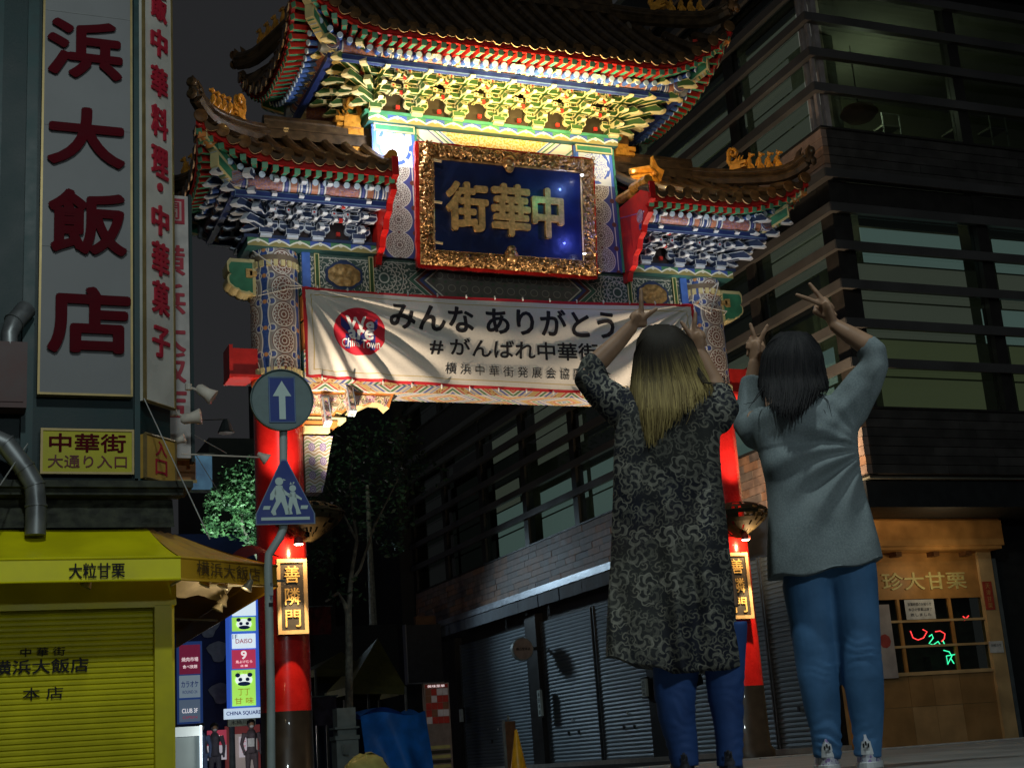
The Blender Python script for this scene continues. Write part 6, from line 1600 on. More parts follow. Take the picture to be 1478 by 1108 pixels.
c = onY(738, 1070, 24); t = thing('stand_board', 'narrow brown stand board behind the yellow cone', 'sign', (c.x, 24, gz)); m = MB(); m.box2((c.x-.1, 24, gz), (c.x+.1, 24.06, onY(738, 1040, 24).z)); m.build('board', wood3, t); m = MB(); m.box2((c.x-.13, 23.99, gz), (c.x-.1, 24.07, onY(738, 1038, 24).z)); m.tube([(c.x-.02, 24.03, onY(738, 1040, 24).z), (c.x-.02, 24.03, onY(738, 1031, 24).z)], .02, 6); m.build('post', gp, t)
c = onY(528, 1100, 18); m = MB(); m.grid(lambda u, v: (c.x+.30*math.cos(2*PI*u)*math.sin(PI*v)*(1+.2*noise.noise(Vector((u*8, v*8, 0)))), 18+.2*math.sin(2*PI*u)*math.sin(PI*v), gz+.2+.24*math.cos(PI*v)*(1+.3*noise.noise(Vector((u*5, v*5, 3))))), 24, 12); tag(m.build('rubbish_bag', M('pale_yellow_bag', (.4, .4, .12), .4, bump=.5, bs=20), smooth='all'), 'pale yellow rubbish bag at the foot of the utility pillar', 'bag')
c = onY(508, 1078, 26); 
for k, (px, py) in enumerate(((462, 895), (470, 1025))):
    c = onY(px, py, 30); t = thing('hanging_cloth_sign', ['dull red cloth sign hanging right of the left gate column', 'framed dim picture board low behind the left gate column'][k], 'sign', c); m = MB(); m.grid(lambda u, v: (c.x-.25+.5*u, 30+.03*math.sin(u*8), c.z-.3+.6*v), 10, 4); m.build('cloth', M(['dull_red_cloth', 'dim_picture'][k], [(.12, .015, .015), (.06, .05, .07)][k], .7, var=.5, sc_=5), t); m = MB(); m.tube([(c.x-.28, 30, c.z+.3), (c.x+.28, 30, c.z+.3)], .015, 5); m.build('rod', gp, t)
# green/blue clutter wall under canopy
c = onY(500, 1060, 33); t = thing('market_stall', 'dark closed stall with blue boards under the canopy tents', 'stall', (c.x, 33, gz)); m = MB(); m.box2((onY(452, 1060, 33).x, 33, gz), (onY(600, 1060, 33).x, 34, 1.3)); m.build('counter', M('stall_blue', (.01, .02, .05), .6), t); m = MB(); m.box2((onY(590, 1060, 33).x, 33.5, gz), (onY(452, 1060, 33).x, 33.6, 3.5)); m.build('back_wall', dk, t)
# dark red canopy behind the pole, above the left name board
c = onY(372, 800, 15.8); t = thing('red_canopy', 'dark red arched canopy behind the awning corner and the road sign pole', 'awning', c); m = MB(); m.grid(lambda u, v: (c.x-.32+.62*u, 15.8+.7*v, c.z-.28+.5*math.sin(PI*(.12+.6*u))*(.6+.4*v)), 14, 6); m.build('cover', M('canopy_dark_red', (.16, .008, .01), .45), t, smooth='all'); m = MB(); m.tube([(c.x-.32, 15.8, c.z-.3), (c.x+.3, 15.8, c.z-.3)], .015, 5); m.build('frame', gp, t)
# street lamps that light the scene
for (x, y, z, lab) in ((9.3, 39.8, 5.85, 'street lamp down the side street behind the corner building'),):
    t = thing('street_lamp', lab, 'lamp', (x-1.5, y, gz)); m = MB(); m.tube([(x-1.5, y, gz), (x-1.5, y, z-.5), (x-1.2, y, z+.1), (x, y, z+.15)], [.09, .06, .05, .04], 10); m.build('pole', gp, t); m = MB(); m.lathe([(.05, .15), (.2, .1), (.24, .02)], (x, y, z+.02), 14, caps=False); m.build('lamp_shade', gp, t)

for (x, y0, y1, z, lab) in ((.4, -2.6, 2.8, 9.4, 'tall street lamp behind the photographer with a long arm over the pavement'), (3.0, -8.0, -6.2, 4.75, 'lower street lamp standing farther behind the photographer')):
    t = thing('street_lamp', lab, 'lamp', (x, y0, 0)); m = MB(); m.tube([(x, y0, 0), (x, y0, z-.4), (x, y0+.5, z+.1), (x, y1, z+.18)], [.09, .06, .05, .04], 10); m.build('pole', gp, t); m = MB(); m.lathe([(.05, .18), (.2, .12), (.26, .06)], (x, y1+.15, z+.02), 14, caps=False); m.build('lamp_shade', gp, t)
# ================================================================== THE TWO WOMEN
def remesh(m, vox, it=4, fac=.5):
    me = bpy.data.meshes.new('tmp'); me.from_pydata([tuple(v) for v in m.v], [], m.f); me.update()
    o = bpy.data.objects.new('tmp', me); COL.objects.link(o)
    a = o.modifiers.new('r', 'REMESH'); a.mode = 'VOXEL'; a.voxel_size = vox
    b = o.modifiers.new('s', 'SMOOTH'); b.factor = fac; b.iterations = it
    dg = bpy.context.evaluated_depsgraph_get(); r = bpy.data.meshes.new_from_object(o.evaluated_get(dg))
    bpy.data.objects.remove(o); bpy.data.meshes.remove(me)
    n = len(r.vertices); co = np.zeros(n*3); r.vertices.foreach_get('co', co); r_v = co.reshape(-1, 3)
    fs = [tuple(p.vertices) for p in r.polygons]; bpy.data.meshes.remove(r)
    return r_v, fs
def from_np(v, fs, name, mat, parent, origin):
    me = bpy.data.meshes.new(name); me.from_pydata([tuple(p) for p in (v-np.array(origin))], [], fs); me.materials.append(mat)
    me.polygons.foreach_set('use_smooth', [True]*len(fs)); me.update(); return place(me, name, parent, origin)
def interp(tab, y):
    if y <= tab[0][0]: return tab[0][1]
    for (a, b), (c, d) in zip(tab, tab[1:]):
        if y <= c: t = (y-a)/(c-a); t = t*t*(3-2*t) if 0 else t; return b+(d-b)*t
    return tab[-1][1]
class Fig:
    def __init__(s, px, Y):
        s.O = onZ(px, 1100, 0) if 0 else onY(px, 1108, Y); s.O.z = 0
        s.d = Vector((s.O.x, s.O.y, 0)).normalized(); s.r = Vector((s.d.y, -s.d.x, 0)); s.dist = math.hypot(s.O.x, s.O.y)
        q = onY(px, 800, Y); s.k = F0/(Vector(q)-Vector(CAM)).dot(Vector(RM@np.array([0, 0, -1.])))
    def W(s, px, py, dep=0.0):
        ry = Vector(_ray(px, py)); c = Vector(CAM); t = ((s.O+s.d*dep-c).dot(s.d))/ry.dot(s.d); return c+ry*t
    def px(s, v): return v/s.k
def ring_loft(F_, rings, m, n=36, pw=2.4, cap=True):
    """rings: (py, left px, right px, half depth, depth offset)"""
    vs = []
    for (py, a, b, hd, dp) in rings:
        c = F_.W((a+b)/2, py, dp); hw = (F_.W(b, py, dp)-F_.W(a, py, dp)).length/2
        for j in range(n):
            t = 2*PI*j/n; cs, sn = math.cos(t), math.sin(t); rr = (abs(cs)**pw+abs(sn)**pw)**(-1/pw)
            vs.append(c+F_.r*(cs*rr*hw)+F_.d*(sn*rr*hd))
    fs = [(i*n+j, i*n+(j+1) % n, (i+1)*n+(j+1) % n, (i+1)*n+j) for i in range(len(rings)-1) for j in range(n)]
    if cap: fs += [tuple(reversed(range(n))), tuple(range((len(rings)-1)*n, len(rings)*n))]
    m.add(vs, fs)
def dens(rings, k=4):
    out = []
    for a, b in zip(rings, rings[1:]):
        for i in range(k): out.append(tuple(a[j]+(b[j]-a[j])*i/k for j in range(5)))
    return out+[rings[-1]]
def ball(m, c, r, n=14):
    if not isinstance(r, (tuple, list)): r = (r, r, r)
    c = Vector(c); P = [(math.sin(PI*i/n), -math.cos(PI*i/n)) for i in range(n+1)]
    vs = []; k = 18
    for a, z in P:
        for j in range(k): vs.append(c+Vector((max(a, .001)*math.cos(2*PI*j/k)*r[0], max(a, .001)*math.sin(2*PI*j/k)*r[1], z*r[2])))
    m.add(vs, [(i*k+j, i*k+(j+1) % k, (i+1)*k+(j+1) % k, (i+1)*k+j) for i in range(n) for j in range(k)]+[tuple(reversed(range(k))), tuple(range(n*k, n*k+k))])
def hand(m, F_, wrist, palm, knuckles, tips, curls, thumb):
    """wrist/palm points; knuckles list (4) index..little; tips for extended ones; others curl forward"""
    w_, p_ = Vector(wrist), Vector(palm)
    up_ = (p_-w_).normalized(); side = (Vector(knuckles[0])-Vector(knuckles[3])).normalized()
    kc = sum((Vector(k) for k in knuckles), Vector())/4
    m.tube([w_-up_*.02, w_, w_.lerp(kc, .35), w_.lerp(kc, .75), kc], [(.026, .020), (.026, .019), (.035, .018), (.042, .017), (.036, .013)], 14)
    n_ = F_.d
    for i, k in enumerate(knuckles):
        k = Vector(k)
        if tips[i] is not None:
            t = Vector(tips[i]); mid = k.lerp(t, .5)-n_*.003
            m.tube([k-(t-k).normalized()*.02, k, k.lerp(t, .33)-n_*.002, mid, k.lerp(t, .78), t, t+(t-k).normalized()*.004], [.0105, .0105, .0098, .0098, .0088, .0078, .004], 10)
        else:
            a = k+up_*.018+n_*.012; b = k+up_*.016+n_*.042; c = k-up_*.014+n_*.046; e = k-up_*.03+n_*.026
            m.tube([k-up_*.012, k+up_*.006, a, b, c, e], [.0105, .0112, .0108, .0102, .0095, .008], 10)
    th = [Vector(t) for t in thumb]; m.tube([w_.lerp(kc, .25)]+th, [.016, .0145, .0115, .0105][:len(th)+1], 10)
skin = M('skin', (.34, .20, .12), .5, var=.12, sc_=14)
def _den(g):
    n = g.noise(6, 4); f = g.noise(90, 2); g.fin(g.mix(g.smooth(n, .3, .7), (.03, .105, .22), (.06, .17, .34)), .75); g.bump(f, .25, .002)
denim = MN('blue_denim', _den)
def _den2(g):
    n = g.noise(6, 4); g.fin(g.mix(g.smooth(n, .3, .7), (.010, .045, .17), (.022, .075, .25)), .75); g.bump(g.noise(90, 2), .25, .002)
denim2 = MN('dark_blue_denim', _den2)
def _knit(g):
    x, y, z = g.obj(); n = g.noise(5, 4); s_ = g.sin(z*420); f = g.noise(160, 2)
    c = g.mix(g.smooth(n, .25, .75), (.13, .165, .17), (.19, .225, .23)); c = g.mix(g.smooth(f, .35, .7)*.5, c, (.26, .30, .30))
    g.fin(c, .9, spec=.15); g.bump(f, .3, .002)
knit = MN('teal_grey_knit', _knit)
def _pais(g):
    x, y, z = g.obj(); u = x*.86-y*.51; nw = g.noise(4, 2)
    def cells(sc, seed, rnd=1.0):
        vv = g.vec(u+seed+nw*.05, z+seed*.7-nw*.04)
        t = g.n('ShaderNodeTexVoronoi'); t.voronoi_dimensions = '2D'; t.inputs['Scale'].default_value = sc; t.inputs['Randomness'].default_value = rnd
        g.put(t.inputs['Vector'], vv); sp = g.n('ShaderNodeSeparateXYZ'); g.t.links.new(t.outputs['Position'], sp.inputs[0])
        si = g.n('ShaderNodeSeparateXYZ'); g.t.links.new(vv.k, si.inputs[0]); cc = g.n('ShaderNodeSeparateColor'); g.t.links.new(t.outputs['Color'], cc.inputs[0])
        dx = (S(g, si.outputs[0])-S(g, sp.outputs[0]))*sc; dy = (S(g, si.outputs[1])-S(g, sp.outputs[1]))*sc
        return g.hyp(dx, dy), g.at2(dy, dx), S(g, cc.outputs[0])
    r, th, k = cells(12.5, 0.0)
    sw = g.smooth(g.sin(th*3+r*13+k*6.28), -.1, .6); pet = g.smooth(r, .50, .40)
    pe2 = g.near(r, .42+g.sin(th*6+k*9)*.06, .03)
    r2, th2, k2 = cells(23, 3.3); sw2 = g.smooth(g.sin(th2*2+r2*16+k2*6.28), .2, .8)*g.smooth(r2, .52, .4)
    r3, th3, k3 = cells(41, 7.1); leaf = g.smooth(g.sin(th3+r3*9+k3*6.28), .45, .85)*g.smooth(r3, .5, .35)
    tone = g.mix(k, (.13, .13, .105), (.36, .35, .28)); gap = g.mix(g.smooth(g.noise(3, 2), .4, .65), (.010, .012, .022), (.04, .042, .038))
    c = g.mix(leaf*.6, gap, (.14, .14, .11)); c = g.mix(sw2*.7, c, g.mix(k2, (.15, .155, .125), (.28, .26, .2)))
    c = g.mix(pet*.62, c, g.mix(sw, gap, tone)); c = g.mix(pe2*.7, c, tone)
    c = g.mix(g.smooth(g.noise(2.6, 2), .5, .72)*.45, c, (.055, .04, .028))
    c = g.mix(g.noise(70, 2)*.35, c, (.05, .05, .045))
    g.fin(c, .85, spec=.12); g.bump(g.noise(60, 3), .2, .004)
pais = MN('dark_paisley_cloth', _pais)
def hairmat(name, f):
    def h(g):
        u, v = g.uv(); n = g.noise(60, 3); sn = g.noise(1, 2, g.vec(u*55, v*1.5)); c = f(g, v, sn); g.fin(c, .7, spec=.2)
    return MN(name, h)
hair_blond = hairmat('dark_to_blond_hair', lambda g, v, n: g.mix(g.smooth(v+n*.2, .36, .85), (.020, .015, .009), g.mix(g.smooth(n, .3, .7), (.085, .056, .018), (.33, .25, .085))))
hair_black = hairmat('black_hair', lambda g, v, n: g.mix(g.smooth(n, .35, .7), (.005, .005, .006), (.022, .02, .02)))
def hair(F_, root, Lt, Rt, y0, yend, D, mat, n, wave, seed, dp=.0, wid=.0045, name='hair'):
    random.seed(seed); m = MB()
    def pos(t, y, lay, ph=0.0):
        L_, R_ = interp(Lt, y), interp(Rt, y); x = L_+(R_-L_)*t; q = (2*t-1)
        top = min(1, max(0, (y-y0)/38.)); dd = D*math.sqrt(max(0, 1-q*q*.96))*(math.sqrt(max(0., 1-(1-top)**2)))
        lo_ = min(1, max(0, (y-545)/45.)); z = F_.W(x, y, dp-dd*lay-lo_*(.062+.02*lay)*max(0, 1-abs(q)**4))
        return z
    # under layer
    yb = lambda t: yend(t)
    m.grid(lambda u, v: pos(u, y0+(yb(u)-14-y0)*v, .92), 40, 36, 0, lambda u, v: (u, v))
    for i in range(n):
        t = random.random(); t2 = min(1, max(0, t+random.gauss(0, .035))); lay = random.uniform(.93, 1.06); ye = yb(t)+random.gauss(0, 9); ph = random.uniform(0, 6.3); a = random.uniform(.3, 1)*wave
        pts = []; N_ = 16
        tt = .5+(t-.5)*.55
        for k in range(N_+1):
            s_ = k/N_; y = y0-1+(ye-y0)*s_
            f = min(1, s_*3.2); tq = tt+(t-tt)*(f*f*(3-2*f)); tq = tq+(t2-t)*s_
            p = pos(min(1, max(0, tq)), y, lay)+F_.r*(a*math.sin(ph+s_*7)*s_)-F_.d*(.4*a*math.cos(ph+s_*6)*s_)
            pts.append(p)
        vs = []; U = []; fs = []
        w0 = wid*random.uniform(.6, 1.3)
        for k, p in enumerate(pts):
            w_ = w0*(1-.75*(k/N_)**2); vs += [p-F_.r*w_, p-F_.d*w_*.7, p+F_.r*w_]
        for k in range(N_):
            for b in (0, 1):
                q = 3*k+b; fs.append((q, q+1, q+4, q+3)); U.append([(t, k/N_), (t, k/N_), (t, (k+1)/N_), (t, (k+1)/N_)])
        m.add(vs, fs, 0, U)
    return m.build(name, mat, root, smooth='all', kind='stuff')
def shoe(F_, root, c, ang, white, pat, s_=1.0):
    """c heel point on the ground"""
    c = Vector(c); d = (Matrix.Rotation(ang, 3, 'Z')@F_.d); r = Vector((d.y, -d.x, 0))
    def P(a, b, z): return c+r*a*s_+d*b*s_+ZV*z*s_
    m = MB(); n = 22
    prof = [(.0, .0, 1.0), (.012, .0, 1.0), (.03, .0, .98), (.05, .01, .92), (.07, .02, .78), (.085, .028, .68), (.098, .03, .62)]
    vs = []
    for z, sh, k in prof:
        for j in range(n):
            t = 2*PI*j/n; cs, sn = math.cos(t), math.sin(t)
            L = .125*(1 if z < .03 else 1-(z-.03)*7.5) if sn > 0 else .125*(1 if z < .05 else .98); L = max(L, .05)
            a = cs*.042*k*(1+.12*sn); b = .12+sn*(L) if sn > 0 else .12*1+sn*.12*(1-.05*(z > .07))
            vs.append(P(a, b-.0, .02+z))
    m.add(vs, [(i*n+j, i*n+(j+1) % n, (i+1)*n+(j+1) % n, (i+1)*n+j) for i in range(len(prof)-1) for j in range(n)]+[tuple(reversed(range(n))), tuple(range((len(prof)-1)*n, len(prof)*n))])
    sh = m.build('shoe', pat, root, smooth=True)
    m = MB(); vs = []
    for z, k in ((0, .96), (.004, 1.03), (.022, 1.03), (.024, 1.0)):
        for j in range(n):
            t = 2*PI*j/n; cs, sn = math.cos(t), math.sin(t); vs.append(P(cs*.045*k*(1+.12*sn), .12+sn*.128*k, z))
    m.add(vs, [(i*n+j, i*n+(j+1) % n, (i+1)*n+(j+1) % n, (i+1)*n+j) for i in range(3) for j in range(n)]+[tuple(reversed(range(n))), tuple(range(3*n, 4*n))]); m.build('sole', white, sh)
    hr, hn = r, -d
    m = MB(); m.grid(lambda u, v: P((u-.5)*.044*(1-.25*v), -.0025+.018*(2*u-1)**2, .050+.045*v), 6, 4); m.build('heel_tab', white, sh, smooth='all')
    m = MB()
    for a, b, rr in ((0, .012, .0055), (-.0085, .005, .0055), (.0085, .005, .0055)):
        m.add([P(a+rr*.62*math.cos(q)+(0 if a == 0 else 0), -.006, .076+b+rr*1.5*math.sin(q)) for q in [2*PI*i/10 for i in range(10)]], [tuple(reversed(range(10)))])
    for i in range(3): m.add([P(-.011, -.0062, .074-.004*i), P(.011, -.0062, .074-.004*i), P(.011, -.0062, .0725-.004*i), P(-.011, -.0062, .0725-.004*i)], [(0, 1, 2, 3)])
    m.build('trefoil_logo', M('black_print', (.01, .01, .012), .6), sh)
    m = MB(); m.tube([P(.024*math.cos(q), .06+.045*math.sin(q), .112) for q in [2*PI*i/20 for i in range(21)]], .006, 6); m.build('collar', M('black_print', (.01, .01, .012), .6), sh)
def legs(m, F_, L):
    for chain in L:
        m.tube([F_.W(x, y, dp) for x, y, r_, dp in chain], [(r_/F_.k, r_/F_.k*1.08) for x, y, r_, dp in chain], 20)
white_sh = M('shoe_white', (.62, .63, .62), .5, var=.05)
def _flor(g):
    d, c = g.vor(55); n = g.noise(35, 3); k = g.mix(n, (.55, .57, .62), (.62, .6, .66)); k = g.mix((d < .42)*(n > .45), k, (.3, .2, .42)); k = g.mix(g.noise(50, 2) > .62, k, (.12, .16, .3)); g.fin(k, .55)
floral = MN('floral_canvas', _flor)
face_m = M('eye_white', (.6, .6, .58), .3)
# ---------------- woman in the teal sweater (right)
B = Fig(1215, 4.4); Wb = B.W
wb = thing('person', 'woman with black bob hair in a grey sweater raising both hands in V signs', 'person', B.O)
def body(F_, root, head, neckbase, shoulders, arms, hands, hips, legs_, skinm):
    m = MB(); W = F_.W; k = F_.k
    hx, hy = head; hc = W(hx, hy, .02)
    Rz = Matrix((F_.r, F_.d, ZV)).transposed()
    t_ = MB(); ball(t_, (0, 0, 0), (.074, .092, .112)); ball(t_, (0, .085, -.02), (.012, .02, .018)); ball(t_, (0, .06, -.07), (.045, .04, .04)); ball(t_, (-.076, .0, -.01), (.012, .02, .03)); ball(t_, (.076, .0, -.01), (.012, .02, .03)); ball(t_, (0, .088, -.055), (.022, .012, .007))
    m.add([hc+Rz@Vector(v) for v in t_.v], t_.f)
    nb = W(*neckbase, 0); m.tube([hc-ZV*.06, hc.lerp(nb, .6), nb], [.05, .052, .062], 14)
    sl, sr = W(*shoulders[0], 0), W(*shoulders[1], 0); hp = W(*hips, 0)
    m.tube([nb-ZV*.0, nb.lerp(hp, .2), nb.lerp(hp, .55), nb.lerp(hp, .8), hp], [(.06, .06), (.15, .085), (.12, .09), (.13, .095), (.15, .10)][0:5], 18) if 0 else None
    # torso, wide axis along r
    vs = []; n = 20; lv = [(nb, .05, .05), (nb.lerp(hp, .08), .13, .07), (nb.lerp(hp, .3), .14, .095), (nb.lerp(hp, .6), .115, .09), (nb.lerp(hp, .85), .15, .10), (hp, .15, .10)]
    for c, a, b in lv:
        for j in range(n): vs.append(c+F_.r*a*math.cos(2*PI*j/n)+F_.d*b*math.sin(2*PI*j/n))
    m.add(vs, [(i*n+j, i*n+(j+1) % n, (i+1)*n+(j+1) % n, (i+1)*n+j) for i in range(5) for j in range(n)]+[tuple(reversed(range(n))), tuple(range(5*n, 6*n))])
    for s_, a in zip((sl, sr), arms):
        pts = [s_]+[W(x, y, dp) for x, y, dp, r_ in a]; m.tube(pts, [.046]+[r_ for *_, r_ in a], 16)
    for h in hands: hand(m, F_, *h)
    for ch in legs_: m.tube([W(x, y, dp) for x, y, r_, dp in ch], [r_/k*.86 for x, y, r_, dp in ch], 16)
    v, f = remesh(m, .0052, 3, .5); o = from_np(v, f, 'body', skinm, root, F_.O)
    for s_ in (-1, 1): e = MB(); ball(e, hc+Rz@Vector((s_*.03, .086, .005)), .011, 8); e.build('eye', face_m, root, smooth=True)
    return o
lB = [[(1178, 800, 40, .0), (1168, 850, 36, 0), (1174, 900, 32, 0), (1178, 940, 29.5, -.01), (1181, 977, 27, -.01), (1187, 1020, 24, 0), (1191, 1050, 20.5, 0), (1194, 1080, 18.5, 0), (1194, 1094, 18, .0)],
      [(1222, 800, 38, 0), (1232, 850, 33, 0), (1237, 900, 30.5, 0), (1241, 940, 28.5, -.01), (1246, 977, 26.5, -.01), (1250, 1020, 24, 0), (1252, 1050, 20.5, 0), (1252, 1078, 18.5, 0), (1252, 1092, 18, 0)]]
hB_r = (Wb(1203, 468, -.02), Wb(1188, 446, -.03), [Wb(1180, 437, -.03), Wb(1187, 433, -.03), Wb(1194, 436, -.03), Wb(1200, 443, -.03)],
        [Wb(1149, 425, -.05), Wb(1168, 409, -.04), None, None], None, [Wb(1177, 449, .0), Wb(1180, 440, .03), Wb(1188, 438, .04)])
hB_l = (Wb(1090, 522, .12), Wb(1092, 500, .12), [Wb(1097, 492, .12), Wb(1090, 490, .12), Wb(1084, 493, .12), Wb(1080, 500, .12)],
        [Wb(1108, 469, .11), Wb(1083, 467, .11), None, None], None, [Wb(1101, 505, .14), Wb(1099, 495, .16), Wb(1092, 492, .17)])
body(B, wb, (1146, 528), (1152, 582), ((1095, 604), (1210, 604)), [[(1082, 622, .05, .04), (1078, 600, .09, .038), (1086, 550, .12, .032), (1090, 522, .12, .025)], [(1240, 560, -.01, .045), (1264, 518, -.04, .042), (1250, 497, -.045, .041), (1225, 482, -.035, .034), (1203, 468, -.02, .025)]], [hB_l, hB_r], (1200, 815), lB, skin)
m = MB(); legs(m, B, lB); m.tube([Wb(1176, 812, 0), Wb(1222, 812, 0)], [38/B.k]*2, 14)
v, f = remesh(m, .008, 3)
kk = B.k
def dis_leg(v, F_, knee_py, seed):
    out = v.copy()
    zk = F_.W(1200, knee_py, 0).z; za = F_.W(1200, 1075, 0).z
    for i in range(len(v)):
        p = Vector(v[i]); dz = p.z-zk
        rz = .5+noise.noise(Vector((p.x*9+seed, p.y*9, p.z*7))); a = .0034*rz*math.sin(p.z*150+p.dot(F_.r)*25+noise.noise(p*12)*8)*math.exp(-(dz/.09)**2)+.0045*rz*math.sin(p.z*190+noise.noise(p*9)*9)*math.exp(-((p.z-za)/.07)**2)+.004*noise.noise(p*9)
        out[i] -= np.array(F_.d)*a; out[i] += np.array(F_.r)*a*.6
    return out
from_np(dis_leg(v, B, 935, 1), f, 'jeans', denim, wb, B.O)
rB = dens([(572, 1128, 1182, .06, .0), (580, 1112, 1202, .085, 0), (590, 1092, 1222, .105, 0), (602, 1082, 1232, .115, 0), (625, 1086, 1238, .12, 0), (655, 1096, 1239, .12, 0), (690, 1104, 1243, .12, 0), (725, 1107, 1251, .125, 0), (760, 1107, 1261, .135, 0), (790, 1106, 1269, .145, 0), (815, 1106, 1275, .15, 0), (836, 1107, 1277, .152, 0)])
m = MB(); ring_loft(B, rB, m, 48)
k = B.k
m.tube([Wb(1205, 612, 0), Wb(1225, 588, -.0), Wb(1248, 552, -.02), Wb(1262, 525, -.04), Wb(1260, 508, -.045), Wb(1247, 497, -.045)], [.082, .080, .068, .055, .053, .050], 20)
m.tube([Wb(1110, 612, .0), Wb(1090, 622, .04), Wb(1083, 612, .08), Wb(1084, 580, .11), Wb(1087, 545, .12)], [.078, .074, .068, .056, .048], 20)
v, f = remesh(m, .0075, 14, .6)
P0 = Wb(1255, 640, -.1); out = v.copy(); nd, nr_ = np.array(B.d), np.array(B.r)
hemL, hemR = Wb(1107, 838, 0).z, Wb(1277, 806, 0).z; xl, xr_ = Wb(1107, 838, 0).dot(B.r), Wb(1277, 806, 0).dot(B.r)
for i in range(len(v)):
    p = Vector(v[i]); a = (p-P0).dot(B.r); z = p.z-P0.z; r0 = math.hypot(a, z); th = math.atan2(-z, -a)
    e = math.exp(-((r0-.16)/.22)**2)
    dsp = .013*e*math.sin(th*17+1.2*math.sin(r0*9))*(1 if z < .03 else .3)
    dsp += .010*math.sin(th*9-1+r0*4)*math.exp(-((r0-.3)/.2)**2)
    dsp += .006*noise.noise(Vector((a*5, z*3, 2)))+.004*noise.noise(p*14)
    P1 = Wb(1205, 600, 0); r1 = (p-P1).length; dsp += .007*math.sin((p-P1).dot(B.r)*55-(p.z-P1.z)*60)*math.exp(-(r1/.13)**2)
    dsp += .005*math.sin((p-Wb(1258, 520, 0)).length*130)*math.exp(-((p-Wb(1252, 530, 0)).length/.08)**2)
    out[i] -= nd*dsp
    # hem line
    q = (p.dot(B.r)-xl)/(xr_-xl); hz = hemL+(hemR-hemL)*max(0, (q-.45)/.55)**1.3+.008*math.sin(q*14)
    if p.z < hz+.01 and p.z < P0.z-.25: out[i][2] = max(out[i][2], hz)
sw = from_np(out, f, 'sweater', knit, wb, B.O)
m = MB(); m.add([Wb(1247, 700, -.02), Wb(1258, 705, -.04), Wb(1263, 760, -.04), Wb(1250, 752, -.0)], [(0, 1, 2, 3)]); 
hair(B, wb, [(478, 1128), (484, 1118), (495, 1108), (512, 1100), (535, 1097), (560, 1095), (600, 1098)], [(478, 1163), (484, 1172), (495, 1181), (512, 1187), (535, 1190), (560, 1197), (600, 1180)], 479, lambda t: interp([(0, 556), (.15, 572), (.35, 588), (.55, 596), (.72, 584), (.88, 564), (1, 548)], t), .115, hair_black, 1500, .006, 21, .02, .0035)
m = MB()
for i, (a, b, c) in enumerate((((1104, 560), (1088, 580), (1073, 583)), ((1106, 550), (1090, 575), (1080, 590)), ((1175, 560), (1195, 578), (1200, 600)), ((1168, 565), (1185, 585), (1192, 596)), ((1160, 570), (1176, 590), (1180, 606)))): m.tube([Wb(*a, -.05), Wb(*b, -.09), Wb(*c, -.11)], [.0022, .0016, .0006], 4)
m.build('loose_hair', hair_black, wb)
shoe(B, wb, Wb(1195, 1090, -.06).xy.to_3d(), .06, white_sh, floral); shoe(B, wb, Wb(1252, 1090, -.06).xy.to_3d(), -.05, white_sh, floral)
# ---------------- woman in the patterned dress (left)
A = Fig(1010, 4.45); Wa = A.W
wa = thing('person', 'woman with long blond-tipped hair in a dark paisley tunic raising both hands', 'person', A.O)
lA = [[(982, 900, 36, 0), (976, 950, 33, 0), (974, 1000, 28, 0), (978, 1040, 24, 0), (985, 1075, 20, 0), (989, 1106, 18, 0)], [(1040, 900, 36, 0), (1046, 950, 28, 0), (1047, 1000, 24, 0), (1051, 1040, 20, 0), (1053, 1075, 18, 0), (1053, 1106, 17, 0)]]
hA_l = (Wa(913, 470, .03), Wa(922, 456, .03), [Wa(931, 458, .03), Wa(926, 453, .03), Wa(919, 453, .03), Wa(913, 456, .03)],
        [Wa(948, 445, .02), Wa(925, 417, .02), None, None], None, [Wa(930, 468, .05), Wa(930, 460, .07), Wa(924, 456, .08)])
hA_r = (Wa(1010, 508, .1), Wa(1003, 488, .1), [Wa(996, 484, .1), Wa(1002, 479, .1), Wa(1009, 480, .1), Wa(1015, 485, .1)],
        [Wa(983, 464, .09), Wa(1004, 451, .09), None, None], None, [Wa(996, 497, .12), Wa(996, 488, .14), Wa(1003, 484, .15)])
body(A, wa, (963, 522), (966, 574), ((915, 592), (1025, 592)), [[(872, 572, .0, .044), (845, 541, .02, .042), (865, 520, .03, .04), (893, 492, .035, .032), (913, 470, .03, .025)], [(1044, 596, .03, .042), (1047, 588, .07, .04), (1030, 550, .1, .034), (1010, 508, .1, .026)]], [hA_l, hA_r], (1005, 880), lA, skin)
m = MB(); legs(m, A, lA); v, f = remesh(m, .008, 3); from_np(dis_leg(v, A, 1000, 2), f, 'jeans', denim2, wa, A.O)
rA = dens([(566, 948, 1000, .07, 0), (574, 928, 1018, .09, 0), (584, 908, 1034, .105, 0), (598, 892, 1042, .115, 0), (620, 886, 1040, .12, 0), (660, 885, 1039, .12, 0), (700, 884, 1042, .125, 0), (750, 882, 1048, .13, 0), (800, 880, 1053, .14, 0), (850, 878, 1058, .145, 0), (900, 875, 1062, .15, 0), (940, 873, 1066, .155, 0), (974, 874, 1069, .155, 0)])
m = MB(); ring_loft(A, rA, m, 48)
m.tube([Wa(925, 605, .0), Wa(898, 590, 0), Wa(868, 566, .01), Wa(848, 544, .02), Wa(856, 531, .025), Wa(866, 524, .03)], [.082, .074, .064, .056, .058, .056], 20)
m.tube([Wa(1018, 602, 0), Wa(1036, 601, .03), Wa(1043, 590, .06), Wa(1034, 562, .09)], [.074, .068, .064, .054], 20)
v, f = remesh(m, .0075, 14, .6); out = v.copy(); nd = np.array(A.d)
